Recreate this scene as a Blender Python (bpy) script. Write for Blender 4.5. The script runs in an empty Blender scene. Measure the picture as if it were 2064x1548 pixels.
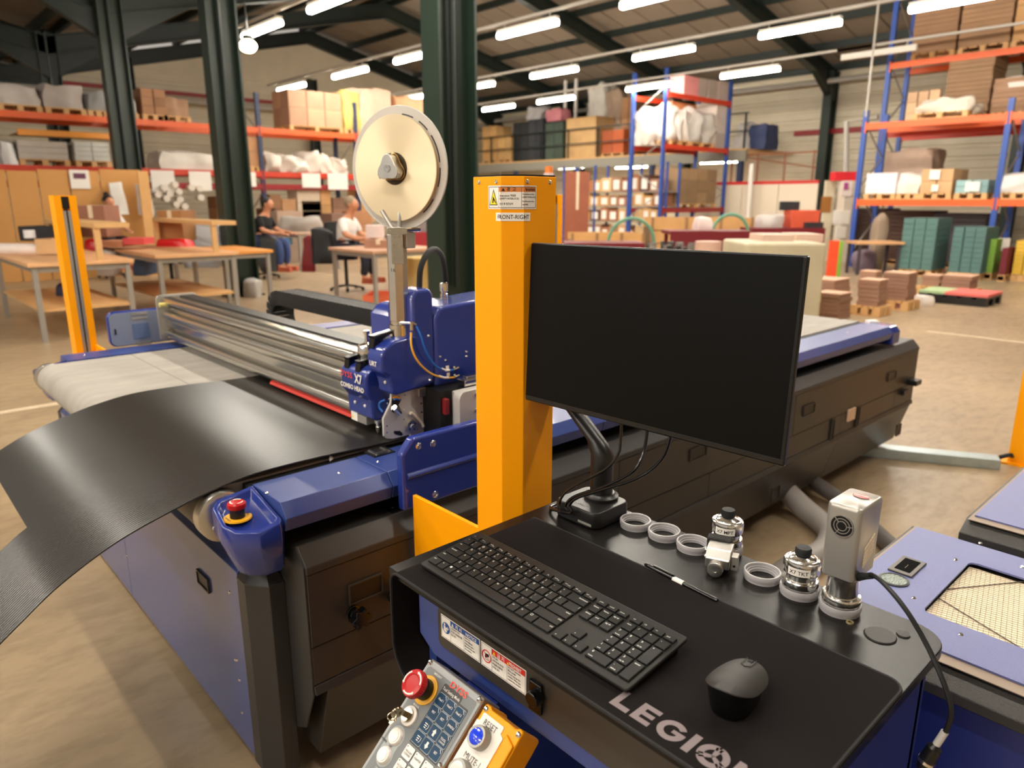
import bpy, bmesh, math, random
from mathutils import Vector, Matrix, Euler
random.seed(7)
S = bpy.context.scene
COL = S.collection
PI = math.pi
# ---------------------------------------------------------------- camera
CAM_H, FPX, W, HT = 1.45, 1453.0, 2064, 1548
PITCH, YAW = math.atan(369 / 1453.0), math.radians(47.5)
cd = bpy.data.cameras.new('camera')
cam = bpy.data.objects.new('camera', cd); COL.objects.link(cam)
cam.location = (0, 0, CAM_H)
cam.rotation_euler = (PI / 2 - PITCH, 0, YAW - PI / 2)
cd.sensor_width = 36.0; cd.lens = FPX / W * 36.0
cd.clip_start = 0.05; cd.clip_end = 200
cd.dof.use_dof = True; cd.dof.focus_distance = 1.22; cd.dof.aperture_fstop = 4.6
S.camera = cam
# ---------------------------------------------------------------- world, exposure
S.view_settings.view_transform = 'Standard'; S.view_settings.look = 'None'
S.view_settings.gamma = 1.0; S.view_settings.use_curve_mapping = False
S.view_settings.exposure = 0.55
wd = bpy.data.worlds.new('world'); S.world = wd; wd.use_nodes = True
wd.node_tree.nodes['Background'].inputs[0].default_value = (1.0, 0.91, 0.80, 1)
wd.node_tree.nodes['Background'].inputs[1].default_value = 0.35
LAMP_E = 74.0          # radiance of a lit fluorescent diffuser
LAMP_COL = (1.0, 0.93, 0.81)

# ---------------------------------------------------------------- helpers
def lin(c):
    return tuple((v / 12.92 if v <= 0.04045 else ((v + 0.055) / 1.055) ** 2.4) for v in (x / 255 for x in c))
MATS = {}
def mat(name, rgb, rough=0.5, metal=0.0, var=0.0, scale=8.0, bump=0.0, bscale=200.0, coat=0.0, emit=None, trans=0.0, alpha=1.0, spec=0.5, sss=0.0, stretch=None):
    if name in MATS: return MATS[name]
    m = bpy.data.materials.new(name); m.use_nodes = True
    nt = m.node_tree; b = nt.nodes['Principled BSDF']
    c = (*lin(rgb), 1)
    b.inputs['Base Color'].default_value = c
    b.inputs['Roughness'].default_value = rough; b.inputs['Metallic'].default_value = metal
    b.inputs['Specular IOR Level'].default_value = spec
    if coat: b.inputs['Coat Weight'].default_value = coat; b.inputs['Coat Roughness'].default_value = 0.08
    if trans: b.inputs['Transmission Weight'].default_value = trans
    if sss:
        b.inputs['Subsurface Weight'].default_value = sss; b.inputs['Subsurface Scale'].default_value = 0.01
    if alpha < 1: b.inputs['Alpha'].default_value = alpha
    if emit:
        b.inputs['Emission Color'].default_value = (*emit[0], 1); b.inputs['Emission Strength'].default_value = emit[1]
    tc = None
    if var or bump:
        tc = nt.nodes.new('ShaderNodeTexCoord')
        src = tc.outputs['Object']
        if stretch:
            mp = nt.nodes.new('ShaderNodeMapping'); mp.inputs['Scale'].default_value = stretch
            nt.links.new(src, mp.inputs['Vector']); src = mp.outputs['Vector']
    if var:
        n = nt.nodes.new('ShaderNodeTexNoise'); n.inputs['Scale'].default_value = scale; n.inputs['Detail'].default_value = 4
        nt.links.new(src, n.inputs['Vector'])
        r = nt.nodes.new('ShaderNodeMapRange')
        r.inputs['From Min'].default_value = 0.3; r.inputs['From Max'].default_value = 0.7
        r.inputs['To Min'].default_value = 1 - var; r.inputs['To Max'].default_value = 1 + var
        nt.links.new(n.outputs['Fac'], r.inputs['Value'])
        v = nt.nodes.new('ShaderNodeVectorMath'); v.operation = 'SCALE'
        v.inputs[0].default_value = c[:3]
        nt.links.new(r.outputs['Result'], v.inputs['Scale']); nt.links.new(v.outputs['Vector'], b.inputs['Base Color'])
    if bump:
        n2 = nt.nodes.new('ShaderNodeTexNoise'); n2.inputs['Scale'].default_value = bscale; n2.inputs['Detail'].default_value = 2
        nt.links.new(src, n2.inputs['Vector'])
        bp = nt.nodes.new('ShaderNodeBump'); bp.inputs['Strength'].default_value = bump; bp.inputs['Distance'].default_value = 0.002
        nt.links.new(n2.outputs['Fac'], bp.inputs['Height']); nt.links.new(bp.outputs['Normal'], b.inputs['Normal'])
    MATS[name] = m
    return m

_txt = {}
def glyphs(s, bold=0.0):
    k = (s, bold)
    if k not in _txt:
        cu = bpy.data.curves.new('t', 'FONT'); cu.body = s; cu.size = 1.0; cu.resolution_u = 2; cu.offset = bold
        cu.align_x = 'CENTER'
        ob = bpy.data.objects.new('t', cu)
        me = bpy.data.meshes.new_from_object(ob)
        vs = [v.co.copy() for v in me.vertices]; fs = [tuple(p.vertices) for p in me.polygons]
        bpy.data.objects.remove(ob); bpy.data.curves.remove(cu); bpy.data.meshes.remove(me)
        _txt[k] = (vs, fs)
    return _txt[k]

class MB:
    def __init__(s, m=None):
        s.v = []; s.f = []; s.fm = []; s.mats = []; s.m = m; s.X = None
    def use(s, m): s.m = m; return s
    def xf(s, M): s.X = M; return s
    def add(s, vs, fs):
        o = len(s.v)
        if s.X is not None: vs = [s.X @ Vector(v) for v in vs]
        s.v += [tuple(v) for v in vs]
        if s.m not in s.mats: s.mats.append(s.m)
        i = s.mats.index(s.m)
        for f in fs: s.f.append(tuple(o + k for k in f)); s.fm.append(i)
        return s
    def box(s, x0, x1, y0, y1, z0, z1):
        x0, x1 = sorted((x0, x1)); y0, y1 = sorted((y0, y1)); z0, z1 = sorted((z0, z1))
        return s.add([(x0, y0, z0), (x1, y0, z0), (x1, y1, z0), (x0, y1, z0), (x0, y0, z1), (x1, y0, z1), (x1, y1, z1), (x0, y1, z1)],
                     [(0, 3, 2, 1), (4, 5, 6, 7), (0, 1, 5, 4), (1, 2, 6, 5), (2, 3, 7, 6), (3, 0, 4, 7)])
    def prism(s, poly, axis, a, b):
        # poly: 2D points; axis x -> (y,z), y -> (x,z), z -> (x,y)
        def P(p, t):
            return {'x': (t, p[0], p[1]), 'y': (p[0], t, p[1]), 'z': (p[0], p[1], t)}[axis]
        ar = sum(poly[i][0] * poly[(i + 1) % len(poly)][1] - poly[(i + 1) % len(poly)][0] * poly[i][1] for i in range(len(poly)))
        if (ar < 0) != (axis == 'y'): poly = poly[::-1]
        if a > b: a, b = b, a
        n = len(poly)
        vs = [P(p, a) for p in poly] + [P(p, b) for p in poly]
        fs = [tuple(range(n - 1, -1, -1)), tuple(range(n, 2 * n))] + [(i, (i + 1) % n, n + (i + 1) % n, n + i) for i in range(n)]
        return s.add(vs, fs)
    def frame(s, d):
        d = Vector(d).normalized()
        u = d.orthogonal().normalized() if abs(d.z) > 0.99 or abs(d.z) < 1e-6 and False else d.cross(Vector((0, 0, 1)))
        if u.length < 1e-4: u = Vector((1, 0, 0))
        u.normalize(); w = d.cross(u).normalized()
        return d, u, w
    def lathe(s, prof, c, d=(0, 0, 1), n=24, caps=True):
        d, u, w = s.frame(d); c = Vector(c)
        vs = []; fs = []
        for (r, h) in prof:
            for i in range(n):
                a = 2 * PI * i / n
                vs.append(c + d * h + (u * math.cos(a) + w * math.sin(a)) * r)
        m = len(prof)
        for j in range(m - 1):
            for i in range(n):
                k = (i + 1) % n
                fs.append((j * n + i, (j + 1) * n + i, (j + 1) * n + k, j * n + k))
        if caps:
            fs.append(tuple(range(n))); fs.append(tuple((m - 1) * n + i for i in range(n - 1, -1, -1)))
        return s.add(vs, fs)
    def cyl(s, c, r, h, d=(0, 0, 1), n=20, r2=None):
        return s.lathe([(r, 0), (r if r2 is None else r2, h)], c, d, n)
    def rod(s, a, b, r, n=10):
        a = Vector(a); b = Vector(b); return s.cyl(a, r, (b - a).length, b - a, n)
    def tube(s, pts, r, n=8, close=False):
        pts = [Vector(p) for p in pts]; vs = []; fs = []; m = len(pts)
        pd = None; u = None
        for i, p in enumerate(pts):
            d = (pts[min(i + 1, m - 1)] - pts[max(i - 1, 0)]).normalized()
            if u is None:
                u = d.cross(Vector((0, 0, 1)))
                if u.length < 1e-3: u = Vector((1, 0, 0))
            u = (u - d * u.dot(d)).normalized(); w = d.cross(u)
            rr = r[i] if isinstance(r, (list, tuple)) else r
            for k in range(n):
                a = 2 * PI * k / n; vs.append(p + (u * math.cos(a) + w * math.sin(a)) * rr)
        for j in range(m - 1):
            for k in range(n):
                q = (k + 1) % n; fs.append((j * n + k, j * n + q, (j + 1) * n + q, (j + 1) * n + k))
        fs.append(tuple(range(n - 1, -1, -1))); fs.append(tuple((m - 1) * n + k for k in range(n)))
        return s.add(vs, fs)
    def loft(s, rings, caps=True):
        n = len(rings[0]); vs = [p for r in rings for p in r]; fs = []
        for j in range(len(rings) - 1):
            for k in range(n):
                q = (k + 1) % n; fs.append((j * n + k, j * n + q, (j + 1) * n + q, (j + 1) * n + k))
        if caps:
            fs.append(tuple(range(n - 1, -1, -1))); fs.append(tuple((len(rings) - 1) * n + k for k in range(n)))
        return s.add(vs, fs)
    def quad(s, o, ux, uy, x0, x1, y0, y1, off=0.0):
        o = Vector(o); ux = Vector(ux); uy = Vector(uy); n = ux.cross(uy).normalized() * off
        return s.add([o + ux * x + uy * y + n for x, y in ((x0, y0), (x1, y0), (x1, y1), (x0, y1))], [(0, 1, 2, 3)])
    def slab(s, o, ux, uy, x0, x1, y0, y1, n0, n1):
        o = Vector(o); ux = Vector(ux); uy = Vector(uy); n = ux.cross(uy).normalized()
        vs = [o + ux * x + uy * y + n * t for t in (n0, n1) for x, y in ((x0, y0), (x1, y0), (x1, y1), (x0, y1))]
        return s.add(vs, [(0, 3, 2, 1), (4, 5, 6, 7), (0, 1, 5, 4), (1, 2, 6, 5), (2, 3, 7, 6), (3, 0, 4, 7)])
    def poly(s, o, ux, uy, pts, off=0.0):
        o = Vector(o); ux = Vector(ux); uy = Vector(uy); n = ux.cross(uy).normalized() * off
        return s.add([o + ux * x + uy * y + n for x, y in pts], [tuple(range(len(pts)))])
    def ext(s, o, ux, uy, pts, n0, n1):
        o = Vector(o); ux = Vector(ux); uy = Vector(uy); n = ux.cross(uy).normalized(); k = len(pts)
        vs = [o + ux * x + uy * y + n * t for t in (n0, n1) for x, y in pts]
        return s.add(vs, [tuple(range(k - 1, -1, -1)), tuple(range(k, 2 * k))] + [(i, (i + 1) % k, k + (i + 1) % k, k + i) for i in range(k)])
    def text(s, t, o, ux, uy, size, off=0.0003, bold=0.0, align='C', sx=1.0):
        vs, fs = glyphs(t, bold)
        if not vs: return s
        o = Vector(o); ux = Vector(ux).normalized(); uy = Vector(uy).normalized(); n = ux.cross(uy).normalized() * off
        x0 = min(v.x for v in vs); x1 = max(v.x for v in vs)
        dx = {'C': -(x0 + x1) / 2, 'L': -x0, 'R': -x1}[align]
        return s.add([o + ux * ((v.x + dx) * size * sx) + uy * (v.y * size) + n for v in vs], fs)
    def sphere(s, c, rx, ry=None, rz=None, n=12, m=8):
        ry = ry or rx; rz = rz or rx; vs = []; fs = []
        for j in range(1, m):
            t = PI * j / m
            for i in range(n):
                a = 2 * PI * i / n; vs.append((c[0] + rx * math.sin(t) * math.cos(a), c[1] + ry * math.sin(t) * math.sin(a), c[2] + rz * math.cos(t)))
        T = len(vs); vs += [(c[0], c[1], c[2] + rz), (c[0], c[1], c[2] - rz)]
        for j in range(m - 2):
            for i in range(n):
                k = (i + 1) % n; fs.append((j * n + i, (j + 1) * n + i, (j + 1) * n + k, j * n + k))
        for i in range(n):
            k = (i + 1) % n; fs.append((T, i, k)); fs.append((T + 1, (m - 2) * n + k, (m - 2) * n + i))
        return s.add(vs, fs)
    def mesh(s, name, smooth=35):
        me = bpy.data.meshes.new(name); me.from_pydata(s.v, [], s.f)
        for m in s.mats: me.materials.append(m)
        me.polygons.foreach_set('material_index', s.fm)
        bm = bmesh.new(); bm.from_mesh(me); bmesh.ops.recalc_face_normals(bm, faces=bm.faces) if smooth != 'keep' else None
        bm.to_mesh(me); bm.free()
        if smooth and smooth != 'keep':
            me.polygons.foreach_set('use_smooth', [True] * len(me.polygons)); me.set_sharp_from_angle(angle=math.radians(smooth))
        me.update()
        return me
    def build(s, name, parent=None, bevel=0.0, seg=2, smooth=35, label=None, kind=None):
        o = bpy.data.objects.new(name, s.mesh(name, smooth)); COL.objects.link(o)
        if parent is not None:
            o.parent = parent; o.matrix_parent_inverse = wm(parent).inverted()
        else:
            me = o.data
            xs = [v.co for v in me.vertices]
            c = Vector(((min(v.x for v in xs) + max(v.x for v in xs)) / 2, (min(v.y for v in xs) + max(v.y for v in xs)) / 2, min(v.z for v in xs)))
            me.transform(Matrix.Translation(-c)); o.location = c
        if bevel:
            b = o.modifiers.new('bevel', 'BEVEL'); b.width = bevel; b.segments = seg; b.limit_method = 'ANGLE'; b.angle_limit = math.radians(40); b.harden_normals = True
        if label: o['label'] = label
        if kind: o['kind'] = kind
        return o

def wm(o):
    b = Matrix.LocRotScale(o.location, o.rotation_euler, o.scale)
    return wm(o.parent) @ o.matrix_parent_inverse @ b if o.parent else b
def tag(o, label, cat, group=None):
    o['label'] = label; o['category'] = cat
    if group: o['group'] = group
    return o
def thing(name, label, cat, loc=(0, 0, 0), rz=0.0, group=None):
    o = bpy.data.objects.new(name, None); COL.objects.link(o); o.empty_display_size = 0.1
    o.location = loc; o.rotation_euler = (0, 0, rz)
    return tag(o, label, cat, group)
def dup(o, loc=None, rz=None, label=None, parent=None, group=None):
    c = o.copy(); COL.objects.link(c)
    if parent is not None: c.parent = parent
    if loc is not None: c.location = loc
    if rz is not None: c.rotation_euler = (0, 0, rz)
    if label: c['label'] = label
    if group: c['group'] = group
    for ch in list(o.children): dup(ch, parent=c)
    return c
def arc(cx, cy, r, a0, a1, n):
    return [(cx + r * math.cos(a0 + (a1 - a0) * i / n), cy + r * math.sin(a0 + (a1 - a0) * i / n)) for i in range(n + 1)]
def rrect(x0, x1, y0, y1, r, n=4):
    return arc(x1 - r, y1 - r, r, 0, PI / 2, n) + arc(x0 + r, y1 - r, r, PI / 2, PI, n) + arc(x0 + r, y0 + r, r, PI, 1.5 * PI, n) + arc(x1 - r, y0 + r, r, 1.5 * PI, 2 * PI, n)
def bez(pts, n=24):
    # Catmull-Rom through points
    P = [Vector(p) for p in pts]; P = [P[0] * 2 - P[1]] + P + [P[-1] * 2 - P[-2]]; out = []
    k = len(P) - 3
    for i in range(k):
        m = max(2, n // k)
        for j in range(m):
            t = j / m; a, b, c, d = P[i:i + 4]
            out.append(0.5 * ((2 * b) + (c - a) * t + (2 * a - 5 * b + 4 * c - d) * t * t + (3 * b - a - 3 * c + d) * t ** 3))
    out.append(P[-2]); return out
FH = Vector((math.cos(YAW), math.sin(YAW), 0)); RT = Vector((math.sin(YAW), -math.cos(YAW), 0)); ZZ = Vector((0, 0, 1))
FW = FH * math.cos(PITCH) - ZZ * math.sin(PITCH); UPV = FH * math.sin(PITCH) + ZZ * math.cos(PITCH)
def sight(px, py, **k):
    """where the line of sight through a pixel of the survey photograph meets the plane x=, y= or z="""
    d = FW + RT * ((px - 1032) / FPX) - UPV * ((py - 774) / FPX)
    ax, val = list(k.items())[0]; i = 'xyz'.index(ax); c = Vector((0, 0, CAM_H))
    return c + d * ((val - c[i]) / d[i])
X1, Y1, Z1 = Vector((1, 0, 0)), Vector((0, 1, 0)), Vector((0, 0, 1))

# ---------------------------------------------------------------- materials
blue = mat('blue_enamel', (33, 52, 134), 0.25, coat=0.5)
blue_flat = mat('blue_powder_coat', (46, 66, 132), 0.36, coat=0.15, bump=0.05, bscale=900)
blue_panel = mat('blue_satin_panel', (52, 74, 140), 0.32, coat=0.6, spec=0.5)
lav = mat('blue_textured_paint', (104, 111, 162), 0.42, bump=0.35, bscale=700, var=0.06, scale=300)
navy = mat('dark_blue_paint', (30, 46, 122), 0.4, coat=0.2)
yellow = mat('yellow_paint', (255, 165, 0), 0.40, spec=0.3)
grey_dk = mat('charcoal_textured_paint', (50, 49, 48), 0.4, bump=0.3, bscale=600)
grey_panel = mat('dark_grey_panel', (54, 49, 44), 0.40, bump=0.05, bscale=800)
black = mat('black_plastic', (14, 14, 15), 0.4)
black_soft = mat('black_rubber', (20, 20, 21), 0.7)
black_gloss = mat('black_glossy', (7, 7, 8), 0.18)
alu = mat('brushed_aluminium', (205, 202, 196), 0.3, 1.0, var=0.05, scale=30)
alu_matt = mat('anodised_aluminium', (176, 172, 166), 0.45, 0.7)
steel = mat('polished_steel', (225, 223, 218), 0.12, 1.0)
silver = mat('silver_paint', (176, 172, 166), 0.32, 0.6)
white = mat('white_paint', (235, 228, 220), 0.5)
paper = mat('white_paper', (240, 234, 226), 0.7)
ink = mat('black_ink', (15, 15, 15), 0.6)
red = mat('red_plastic', (178, 4, 14), 0.32, spec=0.4)
wood = mat('light_wood', (214, 168, 112), 0.55, var=0.10, scale=14, stretch=(1, 8, 8))
# ================================================================ THE HALL
floor_m = mat('concrete_floor', (168, 146, 116), 0.38, var=0.16, scale=0.9, bump=0.06, bscale=30)
nt = floor_m.node_tree; B = nt.nodes['Principled BSDF']
_tc = nt.nodes.new('ShaderNodeTexCoord')
_n = nt.nodes.new('ShaderNodeTexNoise'); _n.inputs['Scale'].default_value = 7; _n.inputs['Detail'].default_value = 8; _n.inputs['Roughness'].default_value = 0.65
_mp = nt.nodes.new('ShaderNodeMapping'); _mp.inputs['Scale'].default_value = (1.0, 2.4, 1); _mp.inputs['Rotation'].default_value = (0, 0, 0.7)
nt.links.new(_tc.outputs['Object'], _mp.inputs['Vector']); nt.links.new(_mp.outputs['Vector'], _n.inputs['Vector'])
_r = nt.nodes.new('ShaderNodeValToRGB'); _r.color_ramp.elements[0].position = 0.33; _r.color_ramp.elements[0].color = (0.55, 0.52, 0.5, 1)
_r.color_ramp.elements[1].position = 0.56; _r.color_ramp.elements[1].color = (1, 1, 1, 1)
nt.links.new(_n.outputs['Fac'], _r.inputs['Fac'])
_mx = nt.nodes.new('ShaderNodeMix'); _mx.data_type = 'RGBA'; _mx.blend_type = 'MULTIPLY'; _mx.inputs['Factor'].default_value = 0.45
_src = B.inputs['Base Color'].links[0].from_socket
nt.links.new(_src, _mx.inputs['A']); nt.links.new(_r.outputs['Color'], _mx.inputs['B']); nt.links.new(_mx.outputs['Result'], B.inputs['Base Color'])
_rr = nt.nodes.new('ShaderNodeMapRange'); _rr.inputs['To Min'].default_value = 0.5; _rr.inputs['To Max'].default_value = 0.26
nt.links.new(_n.outputs['Fac'], _rr.inputs['Value']); nt.links.new(_rr.outputs['Result'], B.inputs['Roughness'])

XW, YB, XC = 24.5, 27.6, 4.58          # right wall, back wall, column row
EAVE, RIDGE = 5.45, 7.8
XR = (XC + XW) / 2
o = MB(floor_m).box(-14, XW + 0.3, -8, YB + 0.3, -0.2, 0).build('floor', kind='structure')
line_m = mat('worn_floor_paint', (206, 186, 158), 0.5, var=0.1, scale=12)
k = 1
for (x0, x1, y0, y1) in ((-6, 0.2, 4.35, 4.41), (-6, 1.4, 6.0, 6.08), (9.0, 9.08, -2, 2.8)):
    MB(line_m).box(x0, x1, y0, y1, 0.0005, 0.003).build('trim_%d' % k, kind='structure'); k += 1
clad = mat('beige_wall_cladding', (216, 205, 180), 0.5, var=0.05, scale=1.5)
def cladding(n0, n1, z0, z1):
    p = []; z = z0; pitch = 0.34
    while z < z1 - 0.01:
        p += [(0.0, z), (0.0, z + 0.2), (0.045, z + 0.23), (0.045, z + 0.31)]; z += pitch
    p += [(0.0, z), (0.2, z), (0.2, z0)]
    return p
pr = cladding(0, 0, 0.0, EAVE)
MB(clad).prism([(XW + a, z) for a, z in pr], 'y', -8, YB).build('wall_right', kind='structure', smooth=0)
MB(clad).prism([(YB + a, z) for a, z in pr], 'x', -14, XW).build('wall_back', kind='structure', smooth=0)
MB(clad).box(-14, XW, -8.25, -8.05, 0, EAVE + 2.2).build('wall_front', kind='structure', smooth=0)
MB(clad).prism([(XC, EAVE), (XR, RIDGE), (XW, EAVE)], 'y', YB + 0.02, YB + 0.2).build('wall_gable', kind='structure', smooth=0)
# ---- roof: two bays, each slope made of sheets, purlins and rafters
roof_m = mat('roof_lining_panel', (128, 114, 98), 0.6, var=0.05, scale=1.2)
steelgreen = mat('dark_green_steel', (24, 34, 30), 0.45, var=0.1, scale=3)
greencol = mat('green_painted_column', (30, 46, 36), 0.42, var=0.08, scale=3)
ceil = bpy.data.objects.new('ceiling', None); COL.objects.link(ceil); ceil['kind'] = 'structure'; ceil.location = (XR, 10, EAVE)
FR = [0.5, 5.9, 11.3, 16.7, 22.1, 27.45]
def slope_z(x, a, b): return EAVE + 0.15 + (RIDGE - EAVE) * (x - a) / (b - a)
first_panel = None
for (xe, xr) in ((XW, XR), (XC, XR), (XC, 2 * XC - XR)):
    lo, hi = min(xe, xr), max(xe, xr)
    sh = None; y = -8.0; proto = None
    while y < YB - 0.1:
        if proto is None:
            m = MB(roof_m)
            za, zb = slope_z(lo, xe, xr), slope_z(hi, xe, xr)
            P = [(0, 0), (0.94, 0), (0.96, 0.03), (1.0, 0.03), (1.0, 0.06), (0, 0.06)]
            m.add([(lo, y + p, za + q) for p, q in P] + [(hi, y + p, zb + q) for p, q in P],
                  [tuple(range(6)), tuple(range(11, 5, -1))] + [(i, (i + 1) % 6, 6 + (i + 1) % 6, 6 + i) for i in range(6)])
            proto = m.build('roof_sheet', ceil, smooth=0); py0 = y
        else:
            c = proto.copy(); COL.objects.link(c); c.location.y = proto.location.y + (y - py0)
        y += 1.0
    # purlins
    n = 6; proto = None
    for i in range(n + 1):
        x = xe + (xr - xe) * (i + 0.15) / (n + 0.3); z = slope_z(x, xe, xr)
        MB(steelgreen).box(x - 0.05, x + 0.05, -8, YB, z - 0.19, z + 0.0).build('purlin', ceil, smooth=0)
    for fy in FR:
        m = MB(steelgreen); d = 0.46
        za, zb = slope_z(xe, xe, xr) - 0.19, slope_z(xr, xe, xr) - 0.19
        def bar(y0, y1, ta, tb, hx=None):
            m.prism([(xe, za - tb), (xr, zb - tb), (xr, zb - ta), (xe, za - ta)], 'y', y0, y1)
        bar(fy - 0.12, fy + 0.12, 0, 0.03); bar(fy - 0.012, fy + 0.012, 0.03, d - 0.03); bar(fy - 0.12, fy + 0.12, d - 0.03, d)
        # haunch by the column
        xh = xe + (xr - xe) * 0.16; zh = slope_z(xh, xe, xr) - 0.19 - d
        m.prism([(xe, za - d - 0.55), (xh, zh), (xe, za - d + 0.02)], 'y', fy - 0.09, fy + 0.09)
        m.build('rafter', ceil, smooth=0)
# ---- columns
def column(x, y, z1, dx=0.46, by=0.27):
    m = MB(greencol)
    m.box(x - dx / 2, x - dx / 2 + 0.03, y - by / 2, y + by / 2, 0.02, z1); m.box(x + dx / 2 - 0.03, x + dx / 2, y - by / 2, y + by / 2, 0.02, z1)
    m.box(x - dx / 2 + 0.03, x + dx / 2 - 0.03, y - 0.012, y + 0.012, 0.02, z1)
    m.box(x - dx / 2 - 0.05, x + dx / 2 + 0.05, y - by / 2 - 0.04, y + by / 2 + 0.04, 0, 0.025)
    m.use(steelgreen).rod((x - 0.02, y - 0.07, 0.6), (x - 0.02, y - 0.07, z1), 0.03, 8)
    o = m.build('column', kind='structure', smooth=0); return o
for cy in (5.88, 11.3, 16.6, 22.1): column(XC, cy, EAVE + 0.1)
for cy in (5.9, 11.3, 16.7, 22.1): column(XW - 0.3, cy, EAVE)
for cx in (7.9, 11.2, 14.5): column(cx, YB - 0.3, 6.0, 0.3, 0.3)
# wall girts, gutter pipes
red_steel = mat('red_painted_steel', (150, 30, 32), 0.45)
k = 10
for (z, c) in ((3.65, red_steel),):
    MB(c).box(XW - 0.14, XW - 0.02, -2, 12.5, z - 0.08, z + 0.08).build('trim_%d' % k, kind='structure', smooth=0); k += 1
MB(red_steel).box(-10, 18, YB - 0.14, YB - 0.02, 5.0, 5.12).build('trim_%d' % k, kind='structure', smooth=0); k += 1
conduit_m = mat('pale_grey_conduit', (176, 170, 160), 0.45)
MB(conduit_m).rod((XW - 0.75, -4, 5.1), (XW - 0.75, YB - 0.5, 5.1), 0.08, 8).build('trim_%d' % k, kind='structure'); k += 1
MB(conduit_m).rod((-8, YB - 0.8, 4.75), (XW - 1, YB - 0.8, 4.75), 0.09, 8).build('trim_%d' % k, kind='structure'); k += 1
# ---- lights
tube_m = mat('lit_fluorescent_diffuser', (255, 246, 230), 0.4, emit=(LAMP_COL, LAMP_E))
house_m = mat('white_lamp_housing', (225, 220, 210), 0.5)
LZ = 4.5
lamp0 = thing('ceiling_light', 'lit fluorescent batten hanging from a conduit', 'light', group='fluorescent battens of the hall')
MB(house_m).box(-0.05, 0.05, -0.78, 0.78, 0.06, 0.12).build('housing', lamp0, smooth=0)
MB(tube_m).prism(rrect(-0.06, 0.06, -0.035, 0.06, 0.03, 2), 'y', -0.77, 0.77).build('diffuser', lamp0)
for s in (-0.6, 0.6): MB(conduit_m).box(-0.008, 0.008, s - 0.008, s + 0.008, 0.12, 0.2).build('hanger', lamp0, smooth=0)
ROWS = {13.7: [1.3, 4.43, 7.12, 10.16, 13.43, 16.47, 19.6], 17.25: [10.15, 13.2, 16.81, 19.52, 22.6], 10.0: [1.2, 4.4, 7.5, 10.51, 14.05, 16.86, 20.03],
        6.4: [2.2, 5.3, 8.4, 11.18, 13.84], 2.8: [-0.9, 2.2, 5.3], -0.8: [0.6, 3.7, 6.8], -4.4: [0.6, 3.7, 6.8], -8.0: [0.6, 3.7, 6.8]}  # rows over and behind the camera are unseen, added to light the foreground
names = {13.7: 'the conduit above the monitor', 17.25: 'the conduit nearest the right wall', 10.0: 'the conduit behind the reel', 6.4: 'the conduit near the bulkhead lamp',
         20.8: 'the conduit over the tall right rack', 2.8: 'the unseen row above the cutting table', -0.8: 'the overhead row out of sight', -4.4: 'the far overhead row out of sight', -8.0: 'the added furthest overhead row out of sight'}
ORD = ['first', 'second', 'third', 'fourth', 'fifth', 'sixth', 'seventh', 'eighth']
firstl = True
for rx, ys in ROWS.items():
    for i, y in enumerate(ys):
        k = len(ys) - 1 - i
        lb = 'lit fluorescent batten, %s from the far wall, on %s' % (ORD[k], names[rx])
        if firstl: lamp0.location = (rx, y, LZ); lamp0['label'] = lb; lamp0['group'] = 'battens on ' + names[rx]; firstl = False
        else: dup(lamp0, (rx, y, LZ), 0, lb, group='battens on ' + names[rx])
    m = MB(conduit_m); m.box(rx - 0.02, rx + 0.02, ys[0] - 3, ys[-1] + 1.5, LZ + 0.2, LZ + 0.25)
    tag(m.build('lighting_conduit', smooth=0), 'pale straight conduit carrying battens, ' + names[rx].replace('the conduit ', '').replace('the ', ''), 'conduit')
p = sight(500, 93, y=13.0)
b = thing('bulkhead_lamp', 'small round lit warm lamp hanging below a batten', 'lamp', p)
MB(mat('lit_warm_globe', (255, 235, 190), 0.4, emit=((1, 0.75, 0.42), 14.0))).sphere(p, 0.15, 0.15, 0.11).build('globe', b)
MB(steelgreen).cyl(p + Z1 * 0.1, 0.09, 0.07, n=12).build('cap', b); MB(steelgreen).rod(p + Z1 * 0.16, p + Z1 * 1.6, 0.012, 6).build('cord', b)
# ================================================================ CUTTING TABLE
felt = mat('grey_conveyor_felt', (158, 152, 144), 0.85, var=0.10, scale=5, bump=0.15, bscale=400, stretch=(1, 3, 1))
amber_dark = grey_panel
T = thing('cutting_table', 'long blue and charcoal flatbed cutting machine with a grey felt conveyor belt', 'cutting machine', (2.4, 2.5, 0))
# belt: flat loop wrapping round the front roller
p = [(4.15, 0.795), (0.565, 0.795)] + arc(0.565, 0.733, 0.062, PI / 2, 1.5 * PI, 12)[1:] + [(4.15, 0.671)]
MB(felt).prism(p, 'y', 1.64, 3.43).build('conveyor_belt', T)
seam = mat('belt_seam', (138, 132, 124), 0.9)
for x in (0.86, 1.62, 2.4):
    MB(seam).box(x, x + 0.004, 1.645, 3.425, 0.795, 0.7958).build('belt_seam', T, smooth=0)
MB(black_soft).box(0.62, 4.15, 1.59, 1.64, 0.70, 0.79).build('edge_gasket', T)
MB(black_soft).box(0.60, 4.30, 1.62, 3.42, 0.1, 0.665).build('chassis', T, smooth=0)
for (ya, yb) in ((1.595, 1.638), (3.44, 3.475)):
    m = MB(alu); m.lathe([(0.02, 0), (0.053, 0), (0.060, 0.004), (0.060, (yb - ya) - 0.004), (0.053, yb - ya), (0.02, yb - ya)], (0.556, ya, 0.735), (0, 1, 0), 32)
    d = m.build('roller_end', T)
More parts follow.
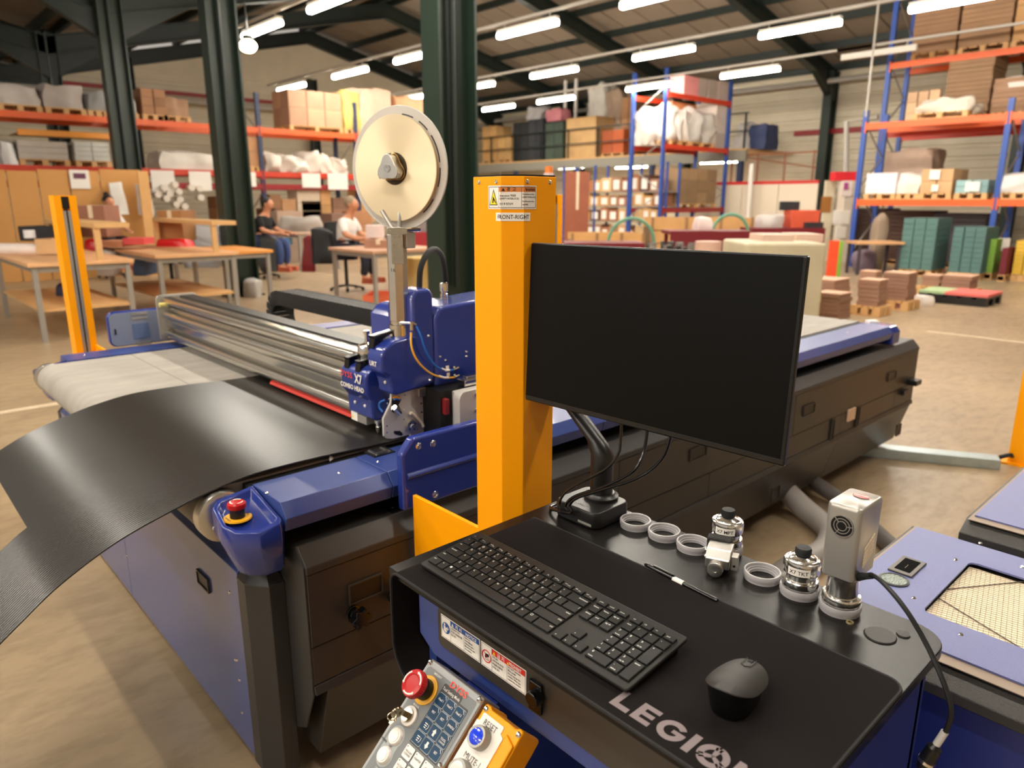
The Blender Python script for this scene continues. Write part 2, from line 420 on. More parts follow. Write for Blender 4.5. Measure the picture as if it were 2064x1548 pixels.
# near and far covers (segments with joints)
def cover(name, x0, x1, near=True):
    P = [(1.592, 0.80), (1.445, 0.80), (1.42, 0.768), (1.43, 0.735), (1.592, 0.735)]
    if not near: P = [(5.03 - y, z) for y, z in P]
    return MB(blue_flat).prism(P, 'x', x0, x1).build(name, T, bevel=0.002)
for a, b in ((0.625, 0.903), (0.905, 1.7), (1.702, 2.7), (2.702, 4.05)): cover('cover_panel', a, b)
for a, b in ((0.625, 1.4), (1.402, 2.7), (2.702, 4.05)): cover('cover_panel', a, b, False)
for near in (True, False):
    P = [(1.60, 0.80), (1.445, 0.80), (1.42, 0.768), (1.42, 0.70), (1.60, 0.70)]
    if not near: P = [(5.03 - y, z) for y, z in P]
    MB(blue).prism(P, 'x', 4.052, 4.16).build('end_cap', T, bevel=0.012, seg=3)
scr = MB(steel).lathe([(0.0006, 0.0035), (0.003, 0.003), (0.0045, 0.0012), (0.0045, 0)], (0.627, 1.517, 0.80), n=10).build('screw', T)
for x, y in ((0.811, 1.516), (0.925, 1.521), (1.3, 1.517), (1.9, 1.517), (2.5, 1.517), (3.1, 1.517), (3.7, 1.517), (0.7, 3.51), (1.1, 3.51), (1.5, 3.51)):
    c = scr.copy(); COL.objects.link(c); c.location = (x - 0.627, y - 1.517, 0)
m = MB(black); m.box(0.935, 1.0, 1.552, 1.605, 0.7995, 0.803)
m.use(alu).box(0.945, 0.990, 1.566, 1.57, 0.803, 0.806).box(0.983, 0.988, 1.556, 1.602, 0.803, 0.806).box(0.946, 0.951, 1.556, 1.602, 0.803, 0.806)
m.build('latch_plate', T)
m = MB(black); m.box(0.905, 0.972, 1.43, 1.50, 0.69, 0.694); m.use(steel).cyl((0.925, 1.46, 0.694), 0.005, 0.002, n=10).cyl((0.955, 1.46, 0.694), 0.005, 0.002, n=10)
m.build('hinge_bracket', T)
# side cabinet : top shelf, chamfer rail, doors, ledge, skirt
X0, X1e = 0.648, 4.395
MB(grey_dk).prism([(1.62, 0.692), (1.428, 0.692), (1.39, 0.65), (1.39, 0.632), (1.62, 0.632)], 'x', X0, X1e).build('top_rail', T, bevel=0.003)
cuts_hi = [X0, 1.75, 2.95, X1e]; cuts_lo = [X0, 2.3, 3.45, 4.12, X1e]
for a, b in zip(cuts_hi, cuts_hi[1:]): MB(grey_panel).box(a + 0.001, b - 0.001, 1.392, 1.62, 0.447, 0.631).build('upper_panel', T, bevel=0.002)
for a, b in zip(cuts_lo, cuts_lo[1:]): MB(grey_panel).box(a + 0.001, b - 0.001, 1.394, 1.62, 0.346, 0.444).build('lower_panel', T, bevel=0.002)
MB(grey_dk).prism([(1.62, 0.344), (1.392, 0.344), (1.386, 0.322), (1.62, 0.322)], 'x', X0, X1e).build('ledge', T, bevel=0.002)
cuts = [X0 + 0.03, 1.9, 3.43, X1e - 0.03]
for a, b in zip(cuts, cuts[1:]): MB(grey_panel).prism([(1.62, 0.321), (1.389, 0.321), (1.455, 0.10), (1.62, 0.10)], 'x', a + 0.001, b - 0.001).build('skirt_panel', T, bevel=0.002)
MB(grey_dk).prism([(1.62, 0.69), (1.43, 0.69), (1.395, 0.65), (1.395, 0.32), (1.45, 0.20), (1.62, 0.11)], 'x', X0 - 0.004, X0).build('side_plate', T)
def recess(x0, x1, z0, z1, name='recessed_handle'):
    m = MB(black); t = 0.003
    m.box(x0, x1, 1.388, 1.3915, z0, z1); m.use(grey_panel)
    m.box(x0 - t, x1 + t, 1.3845, 1.391, z1, z1 + t); m.box(x0 - t, x1 + t, 1.3845, 1.391, z0 - t, z0); m.box(x0 - t, x0, 1.3845, 1.391, z0, z1); m.box(x1, x1 + t, 1.3845, 1.391, z0, z1)
    return m.build(name, T)
recess(0.752, 0.838, 0.522, 0.568)
for px, py in ((1407, 912), (1630, 825), (1797, 758)):
    q = sight(px, py, y=1.39); recess(q.x - 0.05, q.x + 0.05, q.z - 0.02, q.z + 0.02)
for px, py in ((1677, 866), (1728, 840)):
    q = sight(px, py, y=1.39); recess(q.x - 0.012, q.x + 0.012, q.z - 0.05, q.z + 0.05, 'slot_handle')
for px, py in ((1810, 866), (1562, 994)):
    q = sight(px, py, y=1.39); recess(q.x - 0.03, q.x + 0.03, q.z - 0.03, q.z + 0.03, 'cable_port')
q = sight(1715, 835, y=1.39); MB(mat('cream_sticker', (226, 190, 160), 0.6)).box(q.x - 0.04, q.x + 0.04, 1.3835, 1.3915, q.z - 0.03, q.z + 0.03).build('sticker', T, smooth=0)
q = sight(1835, 768, y=1.39)
m = MB(black); m.box(q.x - 0.05, q.x + 0.03, 1.34, 1.392, q.z - 0.015, q.z + 0.015); m.box(q.x - 0.13, q.x - 0.07, 1.37, 1.392, q.z - 0.06, q.z - 0.03); m.build('door_catch', T, bevel=0.004)
for kx, kz in ((0.757, 0.497), (0.872, 0.497)):
    m = MB(black_gloss); m.lathe([(0.018, 0), (0.02, 0.008), (0.010, 0.01), (0.010, 0.022), (0.016, 0.024)], (kx, 1.39, kz), (0, -1, 0), 16)
    pts = []
    for i in range(30):
        a = 2 * PI * i / 30; r = 0.022 + 0.005 * math.cos(6 * a); pts.append((r * math.cos(a), r * math.sin(a)))
    m.ext((kx, 1.366, kz), X1, Z1, pts, 0.0, 0.022)
    m.build('star_knob', T, bevel=0.002)
for fx in (0.9, 4.2):
    MB(black).cyl((fx, 1.62, 0), 0.03, 0.02, n=12).rod((fx, 1.62, 0.02), (fx, 1.62, 0.12), 0.008).build('foot', T)
    MB(black).cyl((fx, 3.3, 0), 0.03, 0.02, n=12).rod((fx, 3.3, 0.02), (fx, 3.3, 0.12), 0.008).build('foot', T)
# front end
FX = 0.57
MB(blue_panel).prism([(FX, 0.06), (FX, 0.585), (FX + 0.035, 0.615), (FX + 0.06, 0.615), (FX + 0.06, 0.06)], 'y', 1.60, 2.66).build('front_panel', T, bevel=0.002)
MB(blue_panel).prism([(FX, 0.06), (FX, 0.585), (FX + 0.035, 0.615), (FX + 0.06, 0.615), (FX + 0.06, 0.06)], 'y', 2.663, 3.46).build('front_panel', T, bevel=0.002)
for s, y0 in ((1, 1.50), (-1, 3.56)):
    plan = [(FX - 0.002, y0 + 0.10 * s), (FX - 0.002, y0 + 0.052 * s), (FX + 0.035, y0), (X0 - 0.004, y0), (X0 - 0.004, y0 + 0.10 * s)]
    m = MB(grey_dk)
    cx, cy = FX + 0.06, y0 + 0.1 * s
    def inset(k): return [(x + (cx - x) * k, y + (cy - y) * k) for x, y in plan]
    m.loft([[(x, y, 0.05) for x, y in plan], [(x, y, 0.575) for x, y in plan], [(x, y, 0.615) for x, y in inset(0.5)]])
    m.build('corner_post', T, bevel=0.002)
m = MB(black); m.box(FX - 0.003, FX, 1.808, 1.882, 0.446, 0.479); m.use(grey_dk).box(FX - 0.006, FX, 1.804, 1.886, 0.479, 0.483).box(FX - 0.006, FX, 1.804, 1.886, 0.442, 0.446).box(FX - 0.006, FX, 1.804, 1.808, 0.446, 0.479).box(FX - 0.006, FX, 1.882, 1.886, 0.446, 0.479)
m.build('recessed_handle', T)
for px, py in ((463, 1194), (475, 1330), (483, 1370), (488, 1436), (255, 1122), (478, 1330)):
    q = sight(px, py, x=FX); MB(steel).lathe([(0.001, 0.003), (0.004, 0.002), (0.005, 0)], q, (-1, 0, 0), 8).build('screw', T)
MB(navy).prism([(0.60, 0.616), (0.64, 0.70), (0.66, 0.70), (0.66, 0.616)], 'y', 1.62, 3.44).build('sloped_tray', T)
# e-stop housing at the near front corner
def housing(name, flip=False):
    def Y(y): return 5.03 - y if flip else y
    plan = [(0.535, 1.585), (0.517, 1.565), (0.508, 1.49), (0.522, 1.452), (0.562, 1.418), (0.612, 1.418), (0.622, 1.43), (0.622, 1.585)]
    c = (0.57, 1.508)
    def ring(k, z, dx=0, dy=0, tilt=False):
        P = [(c[0] + (x - c[0]) * k + dx, c[1] + (y - c[1]) * k + dy) for x, y in plan]
        return [(x, Y(y), z - (0.29 * ((0.622 - x) * 0.6 + (1.585 - y) * 0.8) if tilt else 0)) for x, y in P]
    m = MB(blue)
    m.loft([ring(0.72, 0.632, 0.02, 0.012), ring(0.80, 0.645, 0.018, 0.01), ring(1.0, 0.722), ring(1.0, 0.793, tilt=True), ring(0.965, 0.803, tilt=True), ring(0.82, 0.803, tilt=True), ring(0.72, 0.789, tilt=True), ring(0.68, 0.787, tilt=True)])
    return m.build(name, T, bevel=0.004, seg=2, smooth=50)
housing('corner_housing'); housing('corner_housing', True)
E = MB(mat('emergency_yellow', (240, 176, 20), 0.4)).lathe([(0.0, 0.003), (0.030, 0.003), (0.031, 0)], (0.555, 1.515, 0.7612), n=32)
E.use(ink).text('EMERGENCY', (0.555 - 0.024, 1.515, 0.7645), (0, -1, 0), X1, 0.005, bold=0.01).text('STOP', (0.555 + 0.02, 1.515, 0.7645), (0, -1, 0), X1, 0.006, bold=0.01)
es = E.build('legend_plate', T)
m = MB(black).cyl((0.555, 1.515, 0.7645), 0.0165, 0.022, n=24); m.build('button_stem', es)
m = MB(red).lathe([(0.008, 0), (0.019, 0.001), (0.021, 0.006), (0.020, 0.012), (0.016, 0.0155), (0.008, 0.0145), (0.001, 0.014)], (0.555, 1.515, 0.7855), n=28)
m.use(white)
for a0 in (0.4, 2.4, 4.5):
    m.ext((0.555, 1.515, 0.8015), X1, Y1, arc(0, 0, 0.0145, a0, a0 + 1.3, 6) + arc(0, 0, 0.012, a0 + 1.3, a0, 6), -0.001, 0.0002)
m.build('emergency_button', es)
MB(steel).cyl((0.515, 1.555, 0.735), 0.004, 0.003, (-1, 0, 0), 8).build('screw', T)

# ================================================================ GANTRY
G = thing('gantry', 'silver ribbed gantry beam spanning the cutting belt between blue end guards', 'gantry', (1.15, 2.5, 0.8))
gal = mat('gantry_aluminium', (212, 208, 200), 0.24, 1.0)
def bump_(z0, z1, xo, n=7): # convex tube on the front face
    h = (z1 - z0) / 2; return [(xo - 0.75 * h * math.cos(PI * (i / n - 0.5)), (z0 + z1) / 2 + h * math.sin(PI * (i / n - 0.5))) for i in range(n + 1)]
prof = [(1.10, 0.83)] + bump_(0.832, 0.866, 1.055) + [(1.082, 0.868), (1.082, 0.884), (1.06, 0.886), (1.056, 0.912)] + bump_(0.915, 0.957, 1.058) + [(1.078, 0.959), (1.078, 0.972), (1.092, 0.975), (1.092, 0.984)] + bump_(0.986, 1.022, 1.062) + [(1.095, 1.022), (1.095, 1.01), (1.105, 1.01), (1.105, 1.02), (1.19, 1.02), (1.21, 1.005), (1.21, 0.83)]
MB(gal).prism(prof, 'y', 1.62, 3.55).build('beam', G, smooth=30)
MB(black).box(1.12, 1.18, 1.9, 3.5, 1.018, 1.026).build('belt_strip', G, smooth=0)
MB(alu_matt).prism(rrect(1.03, 1.215, 0.815, 1.028, 0.02), 'y', 3.55, 3.565).build('end_plate', G, bevel=0.002)
MB(mat('yellow_dot', (214, 200, 120), 0.4)).cyl((1.06, 3.5, 0.99), 0.01, 0.035, (-1, 0, 0), 12).build('sensor', G)
redm = mat('red_extrusion', (200, 62, 52), 0.4)
m = MB(redm); m.prism([(1.045, 0.818), (1.048, 0.826), (1.075, 0.829), (1.09, 0.829), (1.09, 0.818)], 'y', 1.86, 2.42); m.box(1.052, 1.06, 1.87, 2.42, 0.826, 0.83); m.build('red_rail', G, bevel=0.001)
def guard(y0, y1, pts, name):
    m = MB(blue); m.prism(pts, 'y', y0, y1); return m.build(name, G, bevel=0.008, seg=3)
pts = [(0.912, 0.708), (0.912, 0.855), (0.945, 0.892), (1.30, 0.892), (1.33, 0.87), (1.33, 0.708)]
g1 = guard(1.388, 1.416, pts, 'guard_panel')
pts2 = [(0.915, 0.788), (0.923, 0.794), (0.923, 0.804), (1.31, 0.804), (1.31, 0.788)]
MB(blue).prism([(1.388, 0.806), (1.384, 0.803), (1.381, 0.798), (1.384, 0.793), (1.388, 0.79)], 'x', 0.925, 1.325).build('moulded_rib', g1, smooth=60)
bolt = MB(steel); bolt.lathe([(0.002, 0.001), (0.003, 0.003), (0.0048, 0.003), (0.0055, 0.001), (0.0085, 0.0005), (0.009, 0)], (0, 0, 0), (0, -1, 0), 14)
b0 = None
for x, z in ((0.962, 0.868), (1.006, 0.865), (1.008, 0.728), (1.2, 0.865), (1.2, 0.728)):
    if b0 is None: b0 = bolt.build('bolt', g1); b0.location = Vector((x, 1.3875, z))
    else: c = b0.copy(); COL.objects.link(c); c.location = Vector((x, 1.3875, z))
fp = rrect(0.83, 1.33, 0.80, 0.962, 0.03)
g2 = guard(3.612, 3.64, fp, 'guard_panel')
gl = mat('grey_blue_inner_panel', (128, 136, 158), 0.45)
m = MB(gl); m.prism(rrect(0.838, 1.325, 0.806, 0.954, 0.024), 'y', 3.606, 3.612); m.use(mat('slate_patch', (92, 110, 146), 0.5)).box(0.93, 1.0, 3.602, 3.606, 0.83, 0.90); m.use(alu_matt).box(0.93, 1.0, 3.602, 3.606, 0.92, 0.93).box(0.93, 1.0, 3.602, 3.606, 0.94, 0.95)
m.use(black).box(0.853, 0.86, 3.603, 3.606, 0.86, 0.885); m.use(alu_matt).box(0.94, 1.0, 3.60, 3.606, 0.80, 0.815); m.build('inner_panel', G)
# bridge between gantry beam and guards
MB(alu_matt).box(1.08, 1.28, 3.565, 3.606, 0.81, 0.94).build('carriage_block', G)
# near motor and carriage below the blue housing
m = MB(mat('satin_metal_plate', (196, 192, 186), 0.45, 0.35)); m.prism(rrect(1.155, 1.32, 0.835, 0.953, 0.022), 'y', 1.47, 1.50); m.box(1.17, 1.31, 1.50, 1.60, 0.84, 0.945)
mo = m.build('motor_plate', G, bevel=0.003)
for x, z in ((1.213, 0.937), (1.213, 0.893), (1.30, 0.937), (1.30, 0.893)):
    MB(steel).lathe([(0.003, 0.001), (0.003, 0.004), (0.0065, 0.004), (0.007, 0)], (x, 1.47, z), (0, -1, 0), 12).build('bolt', mo)
m = MB(steel); m.box(1.20, 1.30, 1.50, 1.54, 0.955, 0.972); m.box(1.215, 1.30, 1.51, 1.53, 0.972, 0.98); m.build('linear_block', G, bevel=0.002)
MB(mat('red_cable', (120, 8, 14), 0.5)).box(1.135, 1.15, 1.505, 1.535, 0.885, 0.93).build('red_cover', G, bevel=0.003)
MB(black).box(1.13, 1.33, 1.52, 1.62, 0.80, 0.95).build('carriage', G)
MB(mat('cream_plastic', (222, 212, 196), 0.5)).cyl((1.15, 1.48, 0.852), 0.012, 0.03, (-1, -0.5, 0), 12).build('cap', G)

# ================================================================ CUTTING HEAD
Hd = thing('tool_carriage', 'glossy blue cutting head with lettering and pneumatic hoses riding on the gantry', 'tool carriage', (1.1, 1.68, 0.83))
def blob(poly, y0, y1, name, bev=0.012, m=blue):
    return MB(m).prism(poly, 'y', y0, y1).build(name, Hd, bevel=bev, seg=3)
# big housing along the beam
blob([(1.155, 0.945), (1.155, 1.14), (1.175, 1.17), (1.46, 1.185), (1.48, 1.17), (1.48, 0.945)], 1.575, 1.72, 'drive_housing', 0.012)
blob([(1.085, 0.985), (1.085, 1.20), (1.10, 1.223), (1.15, 1.223), (1.16, 1.205), (1.16, 0.985)], 1.578, 1.66, 'hose_tower', 0.012)
blob([(1.165, 0.90), (1.165, 1.118), (1.19, 1.15), (1.25, 1.15), (1.25, 0.90)], 1.722, 1.935, 'rear_housing', 0.03)
blob([(1.15, 1.0), (1.15, 1.165), (1.22, 1.165), (1.22, 1.0)], 1.74, 1.80, 'raised_rib', 0.01)
# URT module : side silhouette in XZ
urt = [(1.012, 0.972), (1.005, 1.0), (0.985, 1.012), (0.982, 1.055), (0.995, 1.078), (1.03, 1.095), (1.10, 1.10), (1.155, 1.10), (1.155, 0.958), (1.03, 0.945), (1.012, 0.952)]
u = blob(urt, 1.577, 1.645, 'rotary_module', 0.009)
MB(white).text('URT', (0.9805, 1.609, 1.030), -Y1, Z1, 0.018, bold=0.03, off=0.001).build('lettering', u)
for y, z, x in ((1.600, 0.982, 1.0085),): MB(white).lathe([(0.001, 0.003), (0.004, 0.002), (0.005, 0)], (x, y, z), (-1, 0, 0), 10).build('bolt', u)
for px, py in ((864, 677), (867, 766)):
    q = sight(px, py, y=1.577); MB(steel).lathe([(0.001, 0.003), (0.003, 0.0025), (0.0045, 0)], q, (0, -1, 0), 10).build('bolt', u)
for px, py in ((887, 719), (898, 726), (940, 709), (940, 718)):
    q = sight(px, py, y=1.575); MB(steel).lathe([(0.001, 0.003), (0.003, 0.0025), (0.004, 0)], q, (0, -1, 0), 10).build('bolt', Hd)
def lever(x, y, z, name='quick_clamp'):
    m = MB(black_gloss)
    P = [(x - 0.012, z), (x - 0.008, z + 0.028), (x - 0.014, z + 0.034), (x + 0.055, z + 0.044), (x + 0.06, z + 0.036), (x + 0.045, z + 0.032), (x + 0.02, z + 0.022), (x + 0.012, z)]
    m.prism(P, 'y', y - 0.013, y + 0.013); return m.build(name, Hd, bevel=0.003)
lever(1.0, 1.632, 1.072)
# combo head module
dy = [(1.02, 0.853), (1.012, 0.863), (1.010, 0.912), (1.0, 0.925), (0.994, 0.935), (0.992, 0.985), (1.004, 1.0), (1.03, 1.012), (1.055, 1.012), (1.07, 0.98), (1.07, 0.853)]
c = blob(dy, 1.672, 1.81, 'combo_module', 0.009)
MB(mat('orange_red_lettering', (226, 70, 40), 0.4)).text('DYSS', (0.9905, 1.772, 0.970), -Y1, Z1, 0.024, bold=0.012, off=0.001, sx=1.25).build('lettering', c)
m = MB(white); m.text('X7', (0.9905, 1.708, 0.962), -Y1, Z1, 0.036, bold=0.03, off=0.001, sx=0.85); m.text('COMBO HEAD', (0.9905, 1.743, 0.939), -Y1, Z1, 0.019, bold=0.03, off=0.001, sx=1.0); m.build('lettering', c)
for y in (1.765, 1.712): MB(white).lathe([(0.001, 0.003), (0.004, 0.002), (0.005, 0)], (1.0095, y, 0.893), (-1, 0, 0), 10).build('bolt', c)
lever(1.008, 1.782, 0.99); lever(1.008, 1.722, 0.988)
for a, b in ((1.752, 0.0), ):
    m = MB(steel); m.lathe([(0.016, 0), (0.016, 0.018), (0.026, 0.02), (0.028, 0.026), (0.028, 0.046), (0.024, 0.052), (0.01, 0.056), (0.006, 0.06), (0.006, 0.082), (0.009, 0.083), (0.009, 0.092)], (1.05, a, 1.005), n=20)
    m.build('spindle_knob', Hd)
MB(steel).cyl((1.03, 1.69, 1.01), 0.011, 0.04, n=16).cyl((1.03, 1.662, 1.015), 0.014, 0.025, n=16).build('tool_shank', Hd)
m = MB(alu_matt); m.box(1.016, 1.075, 1.72, 1.80, 0.832, 0.856); bx = m.build('lower_block', Hd, bevel=0.002)
m = MB(paper); m.slab((1.0155, 1.80, 0.834), -Y1, Z1, 0, 0.034, 0, 0.04, 0, 0.0006); m.use(mat('warning_yellow', (245, 215, 30), 0.5)).poly((1.0155, 1.80, 0.834), -Y1, Z1, [(0.003, 0.006), (0.014, 0.006), (0.0085, 0.018)], 0.0009)
m.use(red).quad((1.0155, 1.80, 0.834), -Y1, Z1, 0.018, 0.031, 0.03, 0.035, 0.0009); m.build('warning_sticker', bx, smooth=0)
m = MB(steel); m.lathe([(0.009, 0), (0.009, -0.012), (0.0055, -0.014), (0.0055, -0.022), (0.007, -0.024), (0.005, -0.034), (0.003, -0.04)], (1.035, 1.69, 0.855), n=14); m.build('tool_tip', Hd)
# lower plate under URT with cut-outs
plate_m = mat('satin_metal_plate', (196, 192, 186), 0.45, 0.35)
plate = [(1.0, 0.828), (0.992, 0.836), (0.992, 0.885), (1.018, 0.925), (1.022, 0.962), (1.085, 0.962), (1.085, 0.905), (1.11, 0.87), (1.10, 0.835), (1.075, 0.822), (1.02, 0.822)]
lp = MB(plate_m).prism(plate, 'y', 1.592, 1.600).build('side_plate', Hd, bevel=0.002)
def P2(px, py): q = sight(px, py, y=1.592); return (q.x, q.z)
zz = lambda x, y: (660 + x * 320 / 1905, 640 + y * 260 / 1548)
m = MB(black); m.ext((0, 1.5915, 0), X1, Z1, [P2(*zz(*p)) for p in ((780, 960), (860, 945), (885, 985), (850, 1050), (895, 1140), (850, 1170), (770, 1130), (770, 1000))], -0.001, 0.0006)
m.ext((0, 1.5915, 0), X1, Z1, [P2(*zz(*p)) for p in ((800, 1360), (870, 1360), (905, 1395), (890, 1420), (820, 1405), (795, 1385))], -0.001, 0.0006); m.build('cut_out', lp, smooth=0)
a = sight(*zz(800, 1080), y=1.58); b = sight(*zz(865, 1150), y=1.585); MB(steel).rod(a, b, 0.008, 12).build('blade_holder', lp)
m = MB(yellow); a = [sight(*zz(*p), y=1.588) for p in ((790, 965), (830, 955), (870, 970))]; m.tube(bez(a, 8), 0.0022, 6); m.use(mat('blue_hose', (30, 104, 196), 0.35)).tube(bez([q + Vector((0, -0.001, -0.0045)) for q in a], 8), 0.0022, 6); m.build('air_line', lp)
m = MB(alu); q = sight(*zz(1000, 1300), y=1.59); m.lathe([(0.0, 0.012), (0.006, 0.012), (0.007, 0.008), (0.017, 0.008), (0.018, 0)], q, (0, -1, 0), 20)
m.use(black)
for i in range(4): m.cyl(q + Vector((0.011 * math.cos(i * PI / 2 + 0.6), -0.0081, 0.011 * math.sin(i * PI / 2 + 0.6))), 0.0025, 0.0004, (0, -1, 0), 8)
m.build('pulley', lp)
m = MB(mat('drive_belt_cream', (224, 212, 190), 0.5)); pa = [sight(*zz(*p), y=1.588) for p in ((985, 1165), (1010, 1145), (1060, 1190), (1130, 1260), (1150, 1310))]
m.tube(bez(pa, 14), 0.0042, 6); m.build('drive_belt', lp)
for p in ((800, 920), (925, 930), (740, 980), (720, 1030), (915, 1105), (915, 1220), (710, 1300), (712, 1380), (940, 1350), (1080, 1340)):
    q = sight(*zz(*p), y=1.592); MB(steel).lathe([(0.0005, 0.0015), (0.002, 0.0015), (0.0026, 0)], q, (0, -1, 0), 8).build('bolt', lp)
bp = MB(plate_m).box(1.085, 1.165, 1.603, 1.612, 0.80, 0.955).build('back_plate', Hd, bevel=0.002)
for p in ((1125, 1030), (1210, 1055), (1130, 1135), (1215, 1165), (1265, 1140)):
    q = sight(*zz(*p), y=1.603); MB(black).cyl(q, 0.0028, 0.0008, (0, -1, 0), 10).build('bolt_hole', bp)
MB(alu).box(1.105, 1.13, 1.585, 1.603, 0.925, 0.95).build('clamp_block', bp, bevel=0.002)
bl = mat('blue_hose', (30, 104, 196), 0.35)
MB(bl).tube(bez([sight(*zz(690, 990), y=1.64), sight(*zz(630, 1020), y=1.65), sight(*zz(625, 1080), y=1.65), sight(*zz(660, 1130), y=1.64)], 16), 0.0028, 8).build('air_line', Hd)
# tower tube
m = MB(alu)
def octo(r, c=(1.078, 1.625)): return [(c[0] + r * math.cos(PI / 8 + i * PI / 4 + 0.3), c[1] + r * math.sin(PI / 8 + i * PI / 4 + 0.3)) for i in range(8)]
m.prism(octo(0.027), 'z', 1.138, 1.365)
tw = m.build('reel_tower', Hd, bevel=0.001)
m = MB(steel); m.lathe([(0.022, 0), (0.022, 0.012), (0.029, 0.012), (0.029, 0.055), (0.025, 0.058), (0.025, 0.066)], (1.078, 1.625, 1.072), n=12); m.build('tower_collar', Hd)
MB(black).cyl((1.078, 1.625, 1.133), 0.024, 0.006, n=16).build('seal_ring', Hd)
MB(ink).text('16', sight(793, 548, y=1.598), Vector((0.8, -0.6, 0)), Z1, 0.014, off=0.001).build('handwritten_mark', tw)
# hinge plate at top of tower
fx = Vector((math.cos(math.radians(-40)), math.sin(math.radians(-40)), 0)); fo = Vector((1.066, 1.602, 0))
m = MB(alu); m.ext(fo + Z1 * 1.29, fx, Z1, rrect(-0.017, 0.014, 0.0, 0.082, 0.003) , 0, 0.004); m.ext(fo + Z1 * 1.372, fx, Z1, rrect(-0.026, 0.026, -0.006, 0.012, 0.005), 0, 0.005)
hp = m.build('hinge_plate', Hd, bevel=0.001)
for dx, dz in ((-0.018, 1.376), (0.018, 1.376), (-0.006, 1.36), (0.003, 1.36), (-0.011, 1.34), (0.009, 1.34), (-0.011, 1.306), (0.009, 1.306)):
    MB(steel).lathe([(0.001, 0.001), (0.0018, 0.003), (0.003, 0.003), (0.0035, 0.0)], fo + fx * dx + Z1 * dz + fx.cross(Z1) * 0.0045, fx.cross(Z1), 10).build('bolt', hp)
MB(steel).rod((1.07, 1.60, 1.376), (1.125, 1.585, 1.378), 0.006).build('hinge_pin', Hd)
MB(alu_matt).box(1.085, 1.115, 1.59, 1.625, 1.33, 1.372).build('hinge_block', Hd, bevel=0.003)
m = MB(alu_matt); m.rod((1.07, 1.618, 1.372), (1.06, 1.66, 1.425), 0.006, 8); m.build('reel_arm', Hd)
# air fittings and hoses
q1 = sight(820, 653, y=1.58)
m = MB(steel); m.rod(q1 + Vector((-0.005, 0.03, 0)), q1 + Vector((0.012, -0.004, 0)), 0.0045); m.rod(q1 + Vector((0.012, -0.004, 0.004)), q1 + Vector((0.012, -0.004, -0.018)), 0.0045); m.rod(q1 + Vector((0.012, -0.004, 0.004)), q1 + Vector((0.024, -0.006, -0.004)), 0.0042); m.build('air_fitting', Hd)
yl = mat('yellow_hose', (240, 178, 40), 0.35)
H1 = [zz(*p) for p in ((1003, 180), (1005, 330), (1050, 470), (1140, 590), (1260, 680), (1400, 722), (1530, 718))]
H2 = [zz(*p) for p in ((1065, 105), (1115, 210), (1160, 350), (1220, 480), (1310, 590), (1420, 635), (1525, 625))]
for hh, mm, nm in ((H1, yl, 'yellow_air_hose'), (H2, bl, 'blue_air_hose')):
    ys = [1.572, 1.562, 1.556, 1.556, 1.558, 1.562, 1.568]
    pts = [sight(*p, y=yy) for p, yy in zip(hh, ys)]
    ho = MB(mm).tube(bez(pts, 36), 0.0027, 8).build(nm, Hd)
    MB(paper).tube([pts[5] + (pts[4] - pts[5]) * 0.45, pts[5], pts[5] + (pts[6] - pts[5]) * 0.4], 0.0033, 8).build('hose_tag', ho)
    e = pts[-1]
    MB(steel).rod(e - X1 * 0.003, e + Vector((0.014, 0, 0.004)), 0.004).rod(e + Vector((0.004, 0.004, 0.006)), e + Vector((-0.004, -0.004, 0.008)), 0.003).build('air_fitting', Hd)
for p in ((1440, 600), (1450, 685)):
    q = sight(*zz(*p), y=1.574); MB(paper).box(q.x - 0.005, q.x + 0.005, 1.5735, 1.575, q.z - 0.005, q.z + 0.005).build('number_tag', Hd, smooth=0)
# black hose from the tower top, and brass nipple on the drive housing
pts = [sight(845, 582, y=1.63), sight(848, 540, y=1.64), sight(862, 510, y=1.66), sight(878, 503, y=1.70), sight(892, 520, y=1.76), sight(898, 560, y=1.83), sight(900, 600, y=1.85)]
MB(black_soft).tube(bez(pts, 36), 0.0085, 10).build('black_hose', Hd)
q = sight(895, 612, y=1.68); m = MB(steel); m.lathe([(0.011, 0), (0.011, 0.02), (0.009, 0.022), (0.009, 0.026), (0.012, 0.028), (0.012, 0.05), (0.010, 0.054)], (q.x, 1.68, 1.168), n=16); m.box(q.x - 0.02, q.x + 0.03, 1.665, 1.70, 1.164, 1.176); m.build('nipple', Hd)

# ================================================================ TAPE REEL
ang = math.radians(17.5)
ax = Vector((-math.cos(ang), -math.sin(ang), 0))         # axis pointing to the viewer's side
ux = Vector((-ax.y, ax.x, 0)); ux = -ux if ux.dot(RT) < 0 else ux
rc = Vector((1.10, 1.648, 1.531))
R = thing('tape_reel', 'large round cream tape reel on a clear backing disc atop the cutting head', 'tape reel', rc - Z1 * 0.14)
cream = mat('cream_card_disc', (240, 222, 186), 0.45, var=0.02, scale=6)
frost = mat('frosted_clear_plastic', (212, 206, 198), 0.35, trans=0.25)
R1, R2 = 0.1335, 0.157
back = rc - ax * 0.008
m = MB(frost); m.lathe([(R2 - 0.001, 0), (R2, 0.0015), (R2, 0.0035), (R2 - 0.001, 0.005), (0.02, 0.005)], back - ax * 0.005, ax, 72); m.build('backing_disc', R)
m = MB(mat('cream_tape_edge', (214, 190, 146), 0.5)); m.lathe([(0.03, 0), (R1 - 0.004, 0), (R1 - 0.004, 0.010), (0.03, 0.010)], back, ax, 72); m.build('tape_roll', R)
_b = cream.node_tree.nodes['Principled BSDF']; _t = cream.node_tree.nodes.new('ShaderNodeTangent'); _t.direction_type = 'RADIAL'; _t.axis = 'Z'
